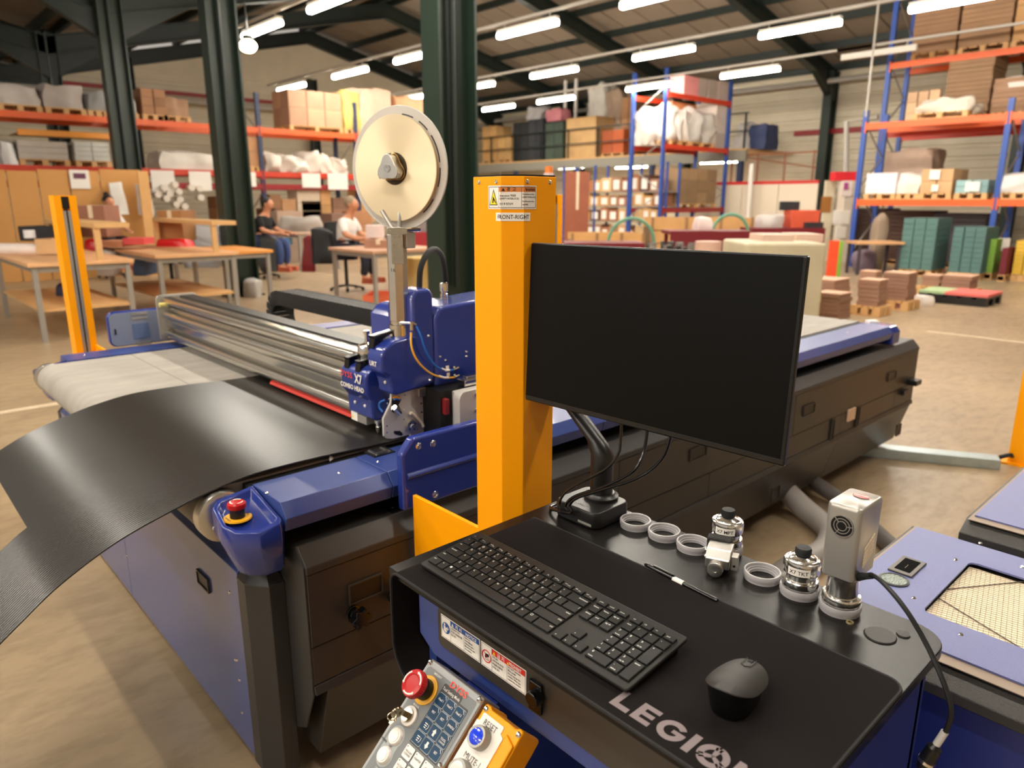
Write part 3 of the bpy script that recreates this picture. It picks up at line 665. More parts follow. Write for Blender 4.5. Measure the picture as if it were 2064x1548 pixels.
_b.inputs['Anisotropic'].default_value = 0.85; _b.inputs['Metallic'].default_value = 0.35; _b.inputs['Roughness'].default_value = 0.38; cream.node_tree.links.new(_t.outputs['Tangent'], _b.inputs['Tangent'])
m = MB(cream); m.lathe([(R1 - 0.001, 0), (R1, 0.001), (R1, 0.003), (R1 - 0.001, 0.004), (0.03, 0.004)], (0, 0, 0), (0, 0, 1), 72)
fd = bpy.data.objects.new('front_disc', m.mesh('front_disc')); COL.objects.link(fd); fd.parent = R; fd.matrix_parent_inverse = wm(R).inverted()
fd.location = back + ax * 0.010; fd.rotation_euler = ax.to_track_quat('Z', 'Y').to_euler()
for a0, a1 in ((1.15, 1.42), (0.75, 1.0), (0.1, 0.62), (-0.35, 0.0), (-0.95, -0.6)):
    MB(black).ext(back + ax * 0.0002, ux, Z1, arc(0, 0, R1 + 0.0035, a0, a1, 10) + arc(0, 0, R1 + 0.0005, a1, a0, 10), 0.0, 0.0008).build('rim_slot', R, smooth=0)
m = MB(mat('dark_bronze', (70, 58, 44), 0.35, 0.8)); m.lathe([(0.0, 0.003), (0.040, 0.003), (0.043, 0.0)], back + ax * 0.012, ax, 32); m.build('hub_recess', R)
m = MB(alu)
tri = []
for i in range(36):
    a = 2 * PI * i / 36; r = 0.030 + 0.0055 * math.cos(3 * (a - PI / 2)); tri.append((r * math.cos(a), r * math.sin(a)))
m.ext(back + ax * 0.014, ux, Z1, tri, 0, 0.030); kn = m.build('lock_knob', R, bevel=0.0015)
m = MB(silver)
for i in range(3):
    a = PI / 2 + i * 2 * PI / 3; d = ux * math.cos(a) + Z1 * math.sin(a); t = -ux * math.sin(a) + Z1 * math.cos(a)
    m.slab(back + ax * 0.0405, t, d, -0.0075, 0.0075, 0.020, 0.0385, 0, 0.005)
m.build('knob_grip', kn, bevel=0.001)
MB(steel).lathe([(0.0, 0.001), (0.007, 0.002), (0.010, 0.002), (0.0108, 0)], back + ax * 0.044, ax, 20).build('knob_bolt', kn)
MB(mat('brass_wire', (196, 150, 92), 0.3, 0.9)).tube([back + ax * 0.018 + ux * (1.08 * x) + Z1 * (1.08 * z) for x, z in tri + tri[:1]], 0.0012, 6).build('wire_ring', kn)
MB(steel).cyl(back - ax * 0.03, 0.008, 0.026, ax, 12).build('axle', R)
MB(alu_matt).rod(rc - ax * 0.025 , Vector((1.09, 1.63, 1.36)), 0.006, 8).build('support_arm', R)

# ================================================================ CABLE CHAIN
cc = thing('cable_chain', 'black segmented cable chain looping behind the gantry beam', 'cable chain', (1.42, 3.0, 0.80))
xs0 = 1.40; pts = [(3.02, 0.83)]
path = [(2.2, 1.045), (2.9, 1.045)] + [(2.98 + 0.085 * math.sin(PI * i / 10), 0.96 + 0.085 * math.cos(PI * i / 10)) for i in range(11)] + [(2.9, 0.875), (2.3, 0.868)]
path = [(1.95, 1.045)] + path
# resample into links
seg = []; L = 0.0
def along(path, step):
    out = [Vector((path[0][0], path[0][1], 0))]; acc = 0.0
    for a, b in zip(path, path[1:]):
        a = Vector((*a, 0)); b = Vector((*b, 0)); d = (b - a).length; t = step - acc
        while t <= d:
            out.append(a + (b - a) * (t / d)); t += step
        acc = d - (t - step)
    return out
pp = along(path, 0.03); lm = mat('black_chain_link', (18, 18, 18), 0.5)
for a, b in zip(pp, pp[1:]):
    t = (b - a).normalized(); n = Vector((-t.y, t.x, 0)); mid = (a + b) / 2
    m = MB(lm)
    M = Matrix(((0, 0, 1, xs0), (t.x, n.x, 0, mid.x), (t.y, n.y, 0, mid.y), (0, 0, 0, 1)))
    M = M @ Matrix.Diagonal((1.0, 1.42, 1.0, 1.0)); m.xf(M)
    for s in (-0.05, 0.045): m.prism([(-0.017, -0.014), (-0.012, -0.022), (0.012, -0.022), (0.014, -0.014), (0.017, 0.016), (0.010, 0.022), (-0.012, 0.022)], 'z', s, s + 0.006)
    m.box(-0.009, 0.009, 0.016, 0.021, -0.045, 0.045); m.box(-0.009, 0.009, -0.021, -0.016, -0.045, 0.045)
    m.build('chain_link', cc, smooth=0)
m = MB(alu_matt); m.box(1.34, 1.47, 1.86, 1.98, 1.02, 1.024); m.build('end_bracket', cc, smooth=0)

# ================================================================ PLASTIC SHEET
sheet_m = mat('black_fluted_plastic', (42, 39, 36), 0.31, spec=0.5)
zc = [(1.32, 0.803), (1.1, 0.806), (0.95, 0.81), (0.82, 0.8155), (0.66, 0.816), (0.55, 0.802), (0.45, 0.778), (0.33, 0.74), (0.22, 0.684), (0.15, 0.634), (0.05, 0.555), (-0.08, 0.44), (-0.2, 0.32)]
cv = bez([(x, 0, z) for x, z in zc], 96)
def sheet_pts(xmin): return [p for p in cv if p.x >= xmin]
m = MB(sheet_m); fl = 0.009
def strip(y0, y1, xmin):
    pts = [p for p in cv if p.x >= xmin]; n = max(2, int(round((y1 - y0) / (fl / 2)))); vs = []; fs = []
    for layer in (0, 1):
        for p in pts:
            for j in range(n + 1):
                dz = 0.0006 * (1 if j % 2 else -1)
                vs.append((p.x, y0 + (y1 - y0) * j / n, p.z + (dz if layer else -0.004)))
    k = n + 1; mpt = len(pts); o = k * mpt
    for i in range(mpt - 1):
        for j in range(n): fs.append((o + i * k + j, o + i * k + j + 1, o + (i + 1) * k + j + 1, o + (i + 1) * k + j))
        fs.append((i * k, i * k + n, (i + 1) * k + n, (i + 1) * k))
        fs.append((i * k, (i + 1) * k, o + (i + 1) * k, o + i * k)); fs.append((i * k + n, o + i * k + n, o + (i + 1) * k + n, (i + 1) * k + n))
    fs.append(tuple([(mpt - 1) * k, (mpt - 1) * k + n, o + (mpt - 1) * k + n, o + (mpt - 1) * k])); fs.append((0, o, o + n, n))
    m.add(vs, fs)
strip(1.62, 1.98, -0.2); strip(1.98, 2.62, 0.215)
sh = m.build('plastic_sheet', smooth=20)
tag(sh, 'black fluted plastic sheet sagging off the front of the conveyor belt', 'sheet')
o = MB(mat('clear_scrap', (220, 215, 205), 0.2)).xf(Matrix.Translation((0.84, 1.615, 0.7965)) @ Matrix.Rotation(0.5, 4, 'Z')).add([(0, 0, 0), (0.03, 0.004, 0), (0.016, 0.012, 0.012), (0.03, 0.014, 0.002)], [(0, 1, 2), (1, 3, 2), (0, 2, 3), (0, 3, 1)]).build('plastic_scrap')
tag(o, 'tiny crumpled clear plastic scrap on the gasket beside the belt', 'scrap')
# ================================================================ LIGHT-CURTAIN POSTS
def screw_head(m, q, d, r=0.0045):
    m.lathe([(0.0005, 0.002), (r * 0.6, 0.0025), (r, 0.0012), (r, 0)], q, d, 10)
post = thing('light_curtain_post', 'bright yellow safety post with warning label behind the monitor', 'safety post', (0.99, 1.07, 0))
PX0, PX1, PY0, PY1, CH, PH = 0.93, 1.047, 1.015, 1.127, 0.031, 1.497
plan = [(PX0, PY1), (PX0, PY0 + CH), (PX0 + CH, PY0), (PX1, PY0), (PX1, PY1)]
MB(yellow).prism(plan, 'z', 0.012, PH - 0.002).build('post_body', post, bevel=0.0015)
cx, cy = 0.99, 1.075
MB(black).prism([(cx + (x - cx) * 0.97, cy + (y - cy) * 0.97) for x, y in plan], 'z', PH - 0.002, PH + 0.001).build('cap_plate', post)
MB(yellow).prism([(x, y) for x, y in ((PX0 - 0.03, PY0 - 0.03), (PX1 + 0.03, PY0 - 0.03), (PX1 + 0.03, PY1 + 0.03), (PX0 - 0.03, PY1 + 0.03))], 'z', 0, 0.012).build('base_plate', post)
MB(yellow).box(PX0 + 0.001, PX0 + 0.011, PY1 - 0.004, 1.376, 0.40, 0.752).build('gusset_plate', post, bevel=0.001)
for q, d in (((PX0, PY1 - 0.018, PH - 0.012), -X1), ((PX0, PY0 + CH + 0.012, PH - 0.012), -X1), ((PX0 + CH + 0.008, PY0, PH - 0.012), -Y1), ((PX1 - 0.018, PY0, PH - 0.012), -Y1)):
    m = MB(steel); screw_head(m, q, d, 0.0042); m.build('screw', post)
# warning label wrapped round the chamfer : developed strip (s along the faces)
def wrap(s):
    L1 = PY1 - (PY0 + CH); c = CH * math.sqrt(2)
    e = 0.0006
    if s < L1: return Vector((PX0 - e, PY1 - s, 0))
    if s < L1 + c: t = (s - L1) / c; return Vector((PX0 + CH * t - e * .7, PY0 + CH - CH * t - e * .7, 0))
    return Vector((PX0 + CH + (s - L1 - c), PY0 - e, 0))
L1 = PY1 - (PY0 + CH); L2 = L1 + CH * math.sqrt(2)
def wrap_rect(m, s0, s1, z0, z1, lift=0.0):
    cut = [s0] + [c for c in (L1, L2) if s0 < c < s1] + [s1]
    for a, b in zip(cut, cut[1:]):
        pa, pb = wrap(a + 1e-5), wrap(b - 1e-5); n = (pb - pa).cross(Z1).normalized() * lift
        m.add([pa + Z1 * z0 + n, pb + Z1 * z0 + n, pb + Z1 * z1 + n, pa + Z1 * z1 + n], [(0, 1, 2, 3)])
def wrap_text(m, t, s, z, size, bold=0.0, lift=0.0004, sx=1.0):
    vs, fs = glyphs(t, bold); x0 = min(v.x for v in vs)
    bm = bmesh.new(); bv = [bm.verts.new(v) for v in vs]
    for f in fs:
        try: bm.faces.new([bv[i] for i in f])
        except ValueError: pass
    for cut in (L1, L2):
        cx_ = x0 + (cut - s) / (size * sx)
        bmesh.ops.bisect_plane(bm, geom=bm.verts[:] + bm.edges[:] + bm.faces[:], plane_co=(cx_, 0, 0), plane_no=(1, 0, 0))
    bm.verts.index_update(); vs = [v.co.copy() for v in bm.verts]; fs = [[v.index for v in f.verts] for f in bm.faces]; bm.free()
    out = []
    for v in vs:
        ss = s + (v.x - x0) * size * sx; p = wrap(ss); n = (wrap(ss + 1e-4) - wrap(ss - 1e-4)).cross(Z1).normalized() * lift
        out.append(p + n + Z1 * (z + v.y * size))
    m.add(out, fs)
lo = mat('label_orange', (214, 128, 60), 0.5)
sa = 0.046; sb = 0.156; zt = 1.478; zb = 1.435
m = MB(paper); wrap_rect(m, sa, sb, zb, zt, 0.0001)
m.use(ink)
for a, b, c, d in ((sa + .002, sb - .002, zt - .003, zt - .002), (sa + .002, sb - .002, zb + .002, zb + .003), (sa + .002, sa + .003, zb + .002, zt - .002), (sb - .003, sb - .002, zb + .002, zt - .002), (sa + .030, sa + .0307, zb + .002, zt - .002), (sa + .0735, sa + .0742, zb + .002, zt - .002)):
    wrap_rect(m, a, b, c, d, 0.0003)
m.use(lo); wrap_rect(m, sa + .0307, sb - .003, zt - .0115, zt - .003, 0.0003)
m.use(ink); wrap_text(m, '\uacbd  \uace0', sa + 0.046, zt - .0095, 0.0075, 0.02, 0.0005); wrap_text(m, 'WARNING', sa + .083, zt - .0098, 0.0068, 0.025, 0.0005, 0.75)
wrap_text(m, 'Area-sensor \uc791\ub3d9\uc911', sa + .0325, zt - .020, 0.0048, 0.015, 0.0004, 0.8); wrap_text(m, '(SAFETY INTERLOCK)', sa + .0325, zt - .0255, 0.0048, 0.015, 0.0004, 0.8); wrap_text(m, '\uc6b4\uc804 \uc911 \uc811\uadfc\uae08\uc9c0', sa + .0325, zt - .035, 0.0046, 0.015, 0.0004, 0.8)
wrap_text(m, 'Area-Sensor working', sa + .0755, zt - .017, 0.0042, 0.015, 0.0004, 0.78); wrap_text(m, '(SAFETY INTERLOCK)', sa + .0755, zt - .0225, 0.0042, 0.015, 0.0004, 0.78); wrap_text(m, 'Do Not access when', sa + .0755, zt - .030, 0.0042, 0.015, 0.0004, 0.78); wrap_text(m, 'operating', sa + .0755, zt - .0355, 0.0042, 0.015, 0.0004, 0.78)
def wrap_poly(m, pts, lift):
    m.add([wrap(s) + ((wrap(s + 1e-4) - wrap(s - 1e-4)).cross(Z1).normalized() * lift) + Z1 * z for s, z in pts], [tuple(range(len(pts)))])
wrap_poly(m, [(sa + .004, zb + .007), (sa + .027, zb + .007), (sa + .0155, zt - .006)], 0.0004)
m.use(mat('hazard_yellow', (246, 220, 20), 0.5)); wrap_poly(m, [(sa + .006, zb + .0085), (sa + .025, zb + .0085), (sa + .0155, zt - .010)], 0.0006)
m.use(ink); wrap_poly(m, [(sa + .012, zb + .011), (sa + .015, zb + .011), (sa + .017, zb + .020), (sa + .014, zb + .024)], 0.0008); wrap_poly(m, [(sa + .015, zb + .018), (sa + .0225, zb + .0095), (sa + .0235, zb + .011), (sa + .017, zb + .021)], 0.0008)
for tx in (.036, .078): m.use(ink); wrap_poly(m, [(sa + tx, zt - .010), (sa + tx + .007, zt - .010), (sa + tx + .0035, zt - .0042)], 0.0005)
m.build('warning_label', post, smooth=0)
m = MB(paper); wrap_rect(m, 0.0675, 0.1405, 1.413, 1.4285, 0.0001); m.use(ink); wrap_text(m, 'FRONT-RIGHT', 0.073, 1.4168, 0.0115, 0.006, 0.0005, 0.86); m.build('name_label', post, smooth=0)
# the other posts show their open sensor side
def sensor_post(x0, x1, y0, y1, label, open_to, h=1.497, gusset=None):
    # channel open along y direction 'open_to' (-1 faces -y)
    o = thing('light_curtain_post', label, 'safety post', ((x0 + x1) / 2, (y0 + y1) / 2, 0))
    m = MB(yellow); mid = (x0 + x1) / 2; yf = y0 if open_to < 0 else y1; yr = y1 if open_to < 0 else y0; t = 0.012
    sgn = 1 if open_to < 0 else -1; g = 0.017
    m.prism([(x0, yf), (mid - g, yf), (mid - g, yf + sgn * t), (x0 + t, yf + sgn * t), (x0 + t, yr - sgn * t), (x1 - t, yr - sgn * t), (x1 - t, yf + sgn * t), (mid + g, yf + sgn * t), (mid + g, yf), (x1, yf), (x1, yr), (x0, yr)], 'z', 0.012, h)
    m.box(mid - g + 0.0005, mid + g - 0.0005, yf + sgn * 0.001, yf + sgn * t, 0.012, 0.62)
    m.build('post_body', o, smooth=0)
    MB(alu_matt).box(mid - 0.0168, mid - 0.003, yf + sgn * 0.003, yf + sgn * 0.03, 0.72, h - 0.07).build('sensor_bar', o, smooth=0)
    MB(black).box(mid - 0.004, mid + 0.006, yf + sgn * 0.008, yf + sgn * 0.03, 0.68, h - 0.05).build('sensor_window', o, smooth=0)
    MB(alu_matt).box(mid + 0.004, mid + 0.0168, yf + sgn * 0.003, yf + sgn * 0.03, 0.72, h - 0.07).build('sensor_bar', o, smooth=0)
    MB(black).box(mid - 0.02, mid + 0.02, yf + sgn * 0.013, yf + sgn * 0.06, h - 0.06, h - 0.005).build('sensor_head', o, smooth=0)
    MB(yellow).box(x0 - 0.03, x1 + 0.03, y0 - 0.03, y1 + 0.03, 0, 0.012).build('base_plate', o, smooth=0)
    if gusset: MB(yellow).box(*gusset).build('gusset_plate', o, smooth=0)
    return o
sensor_post(0.768, 0.862, 4.0, 4.10, 'yellow safety post with open sensor slot beyond the far side of the conveyor', -1, 1.475, (0.852, 0.862, 3.68, 4.0, 0.40, 0.755))
sensor_post(4.06, 4.20, 4.0, 4.11, 'yellow safety post half hidden behind the labelled post', -1, 1.497, None)
sp = sensor_post(4.70, 4.81, 0.84, 0.95, 'yellow safety post standing by the galvanised floor rail', 1, 1.497, None)
galv = mat('galvanised_steel', (176, 190, 192), 0.35, 0.7, var=0.08, scale=20)
a = sight(1765, 908, z=0.03); b = sight(2012, 932, z=0.03); d = (b - a).normalized(); s = d.cross(Z1)
m = MB(galv)
m.slab(a - d * 0.35, d, s, 0, (b - a).length + 0.35, -0.05, 0.05, -0.03, 0.03); o = m.build('floor_rail', bevel=0.006)
tag(o, 'galvanised steel floor rail running from under the machine to a yellow post', 'floor rail')
m = MB(galv); m.box(4.66, 4.80, 0.55, 0.83, 0, 0.03); o = m.build('floor_rail', bevel=0.005); tag(o, 'short galvanised rail stub beside the yellow post by the blue unit', 'floor rail')
o = MB(black_soft).tube(bez([b + Z1 * 0.03, b + d * 0.05 + Z1 * 0.05, Vector((4.69, 0.93, 0.05))], 10), 0.012, 6).build('sensor_cable'); tag(o, 'short black cable linking floor rail and yellow post', 'cable')

# ================================================================ DESK CONSOLE
D = thing('desk_console', 'black-topped blue operator desk with notice labels on its front', 'desk', (0.83, 0.6, 0))
topm = mat('black_laminate_top', (24, 22, 21), 0.27, bump=0.03, bscale=900, spec=0.17)
DX0, DX1, DY0, DY1, DZ = 0.592, 1.07, 0.243, 0.955, 0.852
c45 = 0.05
plan = [(DX0, DY0), (DX1 - c45, DY0)] + arc(DX1 - c45, DY0 + c45, c45, -PI / 2, 0, 8)[1:] + [(DX1, DY1), (DX0, DY1)]
MB(topm).prism(plan, 'z', DZ - 0.016, DZ).build('desktop', D, bevel=0.002)
# front apron
BX = 0.612
m = MB(blue_flat)
m.prism([(DY0 + 0.01, 0.722), (0.86, 0.722), (0.898, 0.745), (0.898, 0.834), (DY0 + 0.01, 0.834)], 'x', BX, BX + 0.02); ap = m.build('apron', D, bevel=0.002)
m = MB(grey_panel); m.prism(rrect(DY0 + 0.02, 0.842, 0.752, 0.824, 0.012), 'x', BX - 0.003, BX); m.build('drawer_front', D, bevel=0.001)
MB(blue_flat).box(BX + 0.02, DX1 - 0.02, 0.88, 0.90, 0.05, 0.834).build('side_panel', D)
MB(navy).box(BX + 0.12, DX1 - 0.02, DY0 + 0.02, 0.88, 0.02, 0.05).build('foot_plate', D)
MB(navy).box(DX1 - 0.04, DX1 - 0.02, DY0 + 0.02, 0.88, 0.05, 0.834).build('rear_panel', D)
MB(navy).box(BX + 0.14, DX1 - 0.03, DY0 + 0.02, DY0 + 0.04, 0.05, 0.834).build('side_panel', D)
for x, y in ((0.76, 0.3), (1.02, 0.3), (0.76, 0.82), (1.02, 0.82)): MB(black).cyl((x, y, 0), 0.025, 0.02, n=12).build('foot', D)
# labels on the apron
def L(y): return (0.842 - y)
O = Vector((BX - 0.0034, 0.0, 0.0)); Yn = -Y1
def lrect(m, ya, yb, z0, z1, off): m.quad(O, Yn, Z1, -ya, -yb, z0, z1, off)
nb = mat('notice_blue', (24, 78, 150), 0.5); pr = mat('prohibit_red', (220, 44, 36), 0.5)
za, zb2 = 0.772, 0.8125
for (ya, yb, colr, head, ko, side) in ((0.832, 0.7355, nb, 'NOTICE', '\uc9c0 \uc2dc', 'b'), (0.733, 0.6345, pr, 'PROHIBIT', '\uae08 \uc9c0', 'r')):
    m = MB(paper); lrect(m, ya, yb, za, zb2, 0.0001)
    m.use(ink)
    for a, b, c, d in ((ya - .0015, yb + .0015, zb2 - .0022, zb2 - .0015), (ya - .0015, yb + .0015, za + .0015, za + .0022), (ya - .0015, ya - .0022, za + .0015, zb2 - .0015), (yb + .0022, yb + .0015, za + .0015, zb2 - .0015), (ya - .0245, ya - .025, za + .002, zb2 - .002), (ya - .058, ya - .0585, za + .002, zb2 - .010)):
        lrect(m, a, b, c, d, 0.0003)
    m.use(colr); lrect(m, ya - .025, yb + .0022, zb2 - .011, zb2 - .0022, 0.0003)
    m.use(white); m.text(ko, O + Y1 * (ya - .045) + Z1 * (zb2 - .0093), Yn, Z1, 0.0078, 0.0006, 0.025); m.text(head, O + Y1 * (ya - .076) + Z1 * (zb2 - .0092), Yn, Z1, 0.0075, 0.0006, 0.025, sx=0.8 if side == 'r' else 0.95)
    m.poly(O, Yn, Z1, [(-(ya - .0275), zb2 - .0095), (-(ya - .0335), zb2 - .0095), (-(ya - .0305), zb2 - .004)], 0.0006) if side == 'b' else m.use(mat('hazard_yellow', (246, 220, 20))).poly(O, Yn, Z1, [(-(ya - .0275), zb2 - .0095), (-(ya - .0335), zb2 - .0095), (-(ya - .0305), zb2 - .004)], 0.0006).poly(O, Yn, Z1, [(-(ya - .0585), zb2 - .0095), (-(ya - .0625), zb2 - .0095), (-(ya - .0605), zb2 - .005)], 0.0006)
    m.use(ink)
    kl, el = ((['\uc0ac\uc6a9\uc124\uba85\uc11c \ucc38\uc870', '\uc791\uc5c5\uc804 \uc0ac\uc6a9\uc124\uba85\uc11c\ub97c', '\uc77d\uc73c\uc2dc\uc624'], ['Reference', "User's Manual", "Reference user's", 'Manual when start', 'the machine']) if side == 'b' else
              (['\uc870\uc791 \uae08\uc9c0', '\uc870\uc791\uc2dc\ub294\ub370 \uc190\uc73c\ub85c', '\uc640 \ubc1c\uc744 \uc870\uc2ec\ud558\uc5ec', '\uc870\uc791\uc744 \uae08\uc9c0'], ['DO NOT operation', 'Many people', 'Do not operate the', 'machine. When you', 'operate the machine']))
    for i, t in enumerate(kl): m.text(t, O + Y1 * (ya - .0265) + Z1 * (zb2 - .0155 - i * .0055), Yn, Z1, 0.0040, 0.0004, 0.015, 'L', 0.8)
    for i, t in enumerate(el): m.text(t, O + Y1 * (ya - .0605) + Z1 * (zb2 - .015 - i * .0048), Yn, Z1, 0.0041, 0.0004, 0.015, 'L', 0.8)
    c = O + Y1 * (ya - .0132) + Z1 * ((za + zb2) / 2)
    if side == 'b':
        m.use(nb).poly(c, Yn, Z1, arc(0, 0, .0098, 0, 2 * PI, 24)[:-1], 0.0004)
        m.use(white).poly(c, Yn, Z1, arc(-.0035, .0055, .0022, 0, 2 * PI, 12)[:-1], 0.0006); m.poly(c, Yn, Z1, [(-.006, .0028), (-.002, .003), (.001, -.002), (.003, -.006), (-.001, -.0085), (-.006, -.006)], 0.0006); m.poly(c, Yn, Z1, [(.0, .0005), (.004, .004), (.0075, .001), (.0035, -.0035)], 0.0008); m.use(nb).poly(c, Yn, Z1, [(.0035, -.0030), (.004, .004), (.0045, .0035), (.004, -.003)], 0.001)
    else:
        m.use(ink).poly(c, Yn, Z1, [(-.003, .004), (.005, .005), (.0055, .001), (.001, -.001), (-.0025, -.004), (-.004, -.002)], 0.0004).quad(c, Yn, Z1, -.004, .003, -.0062, -.0054, 0.0004)
        m.use(pr).poly(c, Yn, Z1, arc(0, 0, .0105, 0, 2 * PI, 24) + arc(0, 0, .0088, 2 * PI, 0, 24), 0.0006).poly(c, Yn, Z1, [(-.0068, .0062), (-.0062, .0068), (.0068, -.0062), (.0062, -.0068)], 0.0006)
    m.build('notice_label' if side == 'b' else 'prohibition_label', D, smooth=0)
m = MB(black_gloss)
m.slab((BX - 0.004, 0.624, 0.807), -Y1, Z1, 0, 0.024, -0.046, 0.002, 0, 0.006); m.lathe([(0.0, 0.016), (0.011, 0.016), (0.012, 0.0)], (BX - 0.006, 0.607, 0.79), (-1, 0, 0), 18)
m.build('latch', D, bevel=0.002)
# details in the top
m = MB(mat('cable_grommet', (38, 35, 33), 0.4, spec=0.2)); m.lathe([(0.0, 0.0022), (0.020, 0.0022), (0.0215, 0.001), (0.0215, 0)], (0.995, 0.313, DZ), n=28); m.build('grommet', D)
m = MB(mat('cable_grommet', (38, 35, 33), 0.4, spec=0.2)); m.lathe([(0.0, 0.0022), (0.0085, 0.002), (0.0095, 0)], (1.022, 0.292, DZ), n=18); m.build('plug', D)
q = sight(1713, 1255, z=DZ); m = MB(mat('brass_ring', (220, 200, 150), 0.3, 0.8)); m.lathe([(0.003, 0.001), (0.003, 0.0018), (0.0052, 0.0018), (0.0055, 0)], q, n=14, caps=False); m.use(black).cyl(q, 0.003, 0.0008, n=12); m.build('threaded_insert', D)
for i, (px, py) in enumerate(((1125, 1083), (1233, 1150), (1237, 1120))):
    pass

# ================================================================ CONTROL PANEL (hangs below the desk front)
pa_ = math.radians(43.64); PD = Vector((-math.cos(pa_), 0, -math.sin(pa_))); PS = Vector((0, -1, 0)); PN = Vector((-math.sin(pa_), 0, math.cos(pa_)))
PO = Vector((0.56, 0.795, 0.774))
def pp_(s, t, h=0.0): return PO + PS * s + PD * t + PN * h
PU = -PD  # up direction on the panel
K = thing('control_panel', 'sloping grey control panel with keypad and red emergency button under the desk', 'control panel', pp_(0.063, 0.1, -0.03))
pgrey = mat('panel_grey', (116, 119, 120), 0.42); pgl = mat('panel_light_grey', (160, 162, 162), 0.45)
def pslab(m, s0, s1, t0, t1, h0, h1): return m.slab(pp_(0, 0), PS, PU, s0, s1, -t1, -t0, h0, h1)
def ppoly(m, pts, h): return m.poly(pp_(0, 0, h), PS, PU, [(s, -t) for s, t in pts])
TL_ = 0.235
m = MB(silver); pslab(m, 0, 0.127, 0, TL_, -0.045, 0); m.build('case', K, bevel=0.003)
m = MB(pgl); ppoly(m, rrect(0.0015, 0.1255, 0.0015, TL_ - 0.0015, 0.003), 0.0004)
m.use(pgrey); ppoly(m, [(0.010, 0.010), (0.118, 0.010), (0.121, 0.013), (0.121, TL_ - 0.01), (0.006, TL_ - 0.01), (0.006, 0.014)], 0.0007)
dkk = mat('keypad_surround', (62, 62, 64), 0.5)
ppoly_pts = [(0.052, 0.029), (0.052, 0.0175), (0.054, 0.0155), (0.092, 0.0155), (0.095, 0.018), (0.095, 0.0255), (0.113, 0.0255), (0.1145, 0.027), (0.1145, 0.107), (0.052, 0.107)]
m.use(dkk); ppoly(m, ppoly_pts, 0.0010)
m.use(pgl); ppoly(m, arc(0.0262, 0.1144, 0.0155, -PI, 0.6, 14) + arc(0.0262, 0.1431, 0.0155, -0.6, PI, 14), 0.0010)
m.use(white); m.text('Tool Setting Mode', pp_(0.073, 0.0245, 0.0012), PS, PU, 0.0062, 0.0003, 0.01, sx=0.82)
m.text('EMERGENCY', pp_(0.033, 0.0155, 0.0012), PS, PU, 0.0045, 0.0003, 0.01, sx=0.7); m.text('MANUAL', pp_(0.028, 0.0665, 0.0012), PS, PU, 0.0045, 0.0003, 0.01, sx=0.75)
m.use(ink); m.text('POWER', pp_(0.010, 0.130, 0.0012), PS, PU, 0.0048, 0.0003, 0.005, sx=0.8); m.text('OFF', pp_(0.0262, 0.1305, 0.0012), PS, PU, 0.0042, 0.0003, 0.005); m.use(white).text('ON', pp_(0.0262, 0.164, 0.0012), PS, PU, 0.0045, 0.0003, 0.005)
m.use(mat('orange_red_lettering', (226, 70, 40), 0.4)).text('DYSS', pp_(0.081, 0.0158, 0.0012), PS, PU, 0.0122, 0.0003, 0.02, sx=1.4)
m.build('face_plate', K, smooth=0)
for s, t in ((0.0055, 0.0055), (0.1212, 0.0055), (0.1255 - 0.005, 0.1035)):
    m = MB(steel); m.lathe([(0.0005, 0.0022), (0.0025, 0.0026), (0.0045, 0.0012), (0.0048, 0)], pp_(s, t, 0.0005), PN, 14); m.build('screw', K)
# membrane keys
kb_ = mat('key_teal_blue', (14, 58, 88), 0.45, spec=0.3); kw = mat('key_outline', (196, 208, 214), 0.5)
icons = [['Head 1', 'Head 2', 'Head 3'], ['PRT', 'RET', 'SPINDLE'], ['<>', 'up', 'TOOL'], ['<>', 'dn', 'SET']]
for r in range(4):
    for c in range(3):
        s0 = 0.0535 + c * 0.0203; t0 = 0.0285 + r * 0.0193; m = MB(kw)
        ppoly(m, rrect(s0, s0 + 0.0192, t0, t0 + 0.0183, 0.0025, 3), 0.0013); m.use(kb_)
        pts = rrect(s0 + 0.0006, s0 + 0.0186, t0 + 0.0006, t0 + 0.0177, 0.0022, 3)
        m.ext(pp_(0, 0, 0.0012), PS, PU, [(s, -t) for s, t in pts], 0, 0.0008); cs, ct = s0 + 0.0096, t0 + 0.0092
        m.use(white); t = icons[r][c]
        if t == 'up': ppoly(m, [(cs - .004, ct), (cs, ct - .005), (cs + .004, ct), (cs + .002, ct), (cs + .002, ct + .005), (cs - .002, ct + .005), (cs - .002, ct)], 0.0023)
        elif t == 'dn': ppoly(m, [(cs - .004, ct), (cs, ct + .005), (cs + .004, ct), (cs + .002, ct), (cs + .002, ct - .005), (cs - .002, ct - .005), (cs - .002, ct)], 0.0023)
        elif t == '<>':
            for k2 in range(3): ppoly(m, [(cs - .003 + k2 * .0005, ct - .003 + k2 * .0028), (cs + .003 - k2 * .0005, ct - .003 + k2 * .0028), (cs + .003 - k2 * .0005, ct - .0018 + k2 * .0028), (cs - .003 + k2 * .0005, ct - .0018 + k2 * .0028)], 0.0023)
            ppoly(m, arc(cs, ct, .0062, -0.5, 0.9, 8) + arc(cs, ct, .0054, 0.9, -0.5, 8), 0.0023)
        else:
            m.text(t, pp_(cs, ct + 0.001, 0.0021), PS, PU, 0.0048 if len(t) < 7 else 0.0044, 0.0003, 0.015, sx=0.85)
            if t == 'TOOL': m.text('CHANGE', pp_(cs, ct + 0.005, 0.0021), PS, PU, 0.0038, 0.0003, 0.01, sx=0.8)
            ppoly(m, arc(cs + .002, ct - .002, .0068, -1.2, -0.3, 6) + arc(cs + .002, ct - .002, .006, -0.3, -1.2, 6), 0.0023)
        m.build('membrane_key', K, smooth=0)
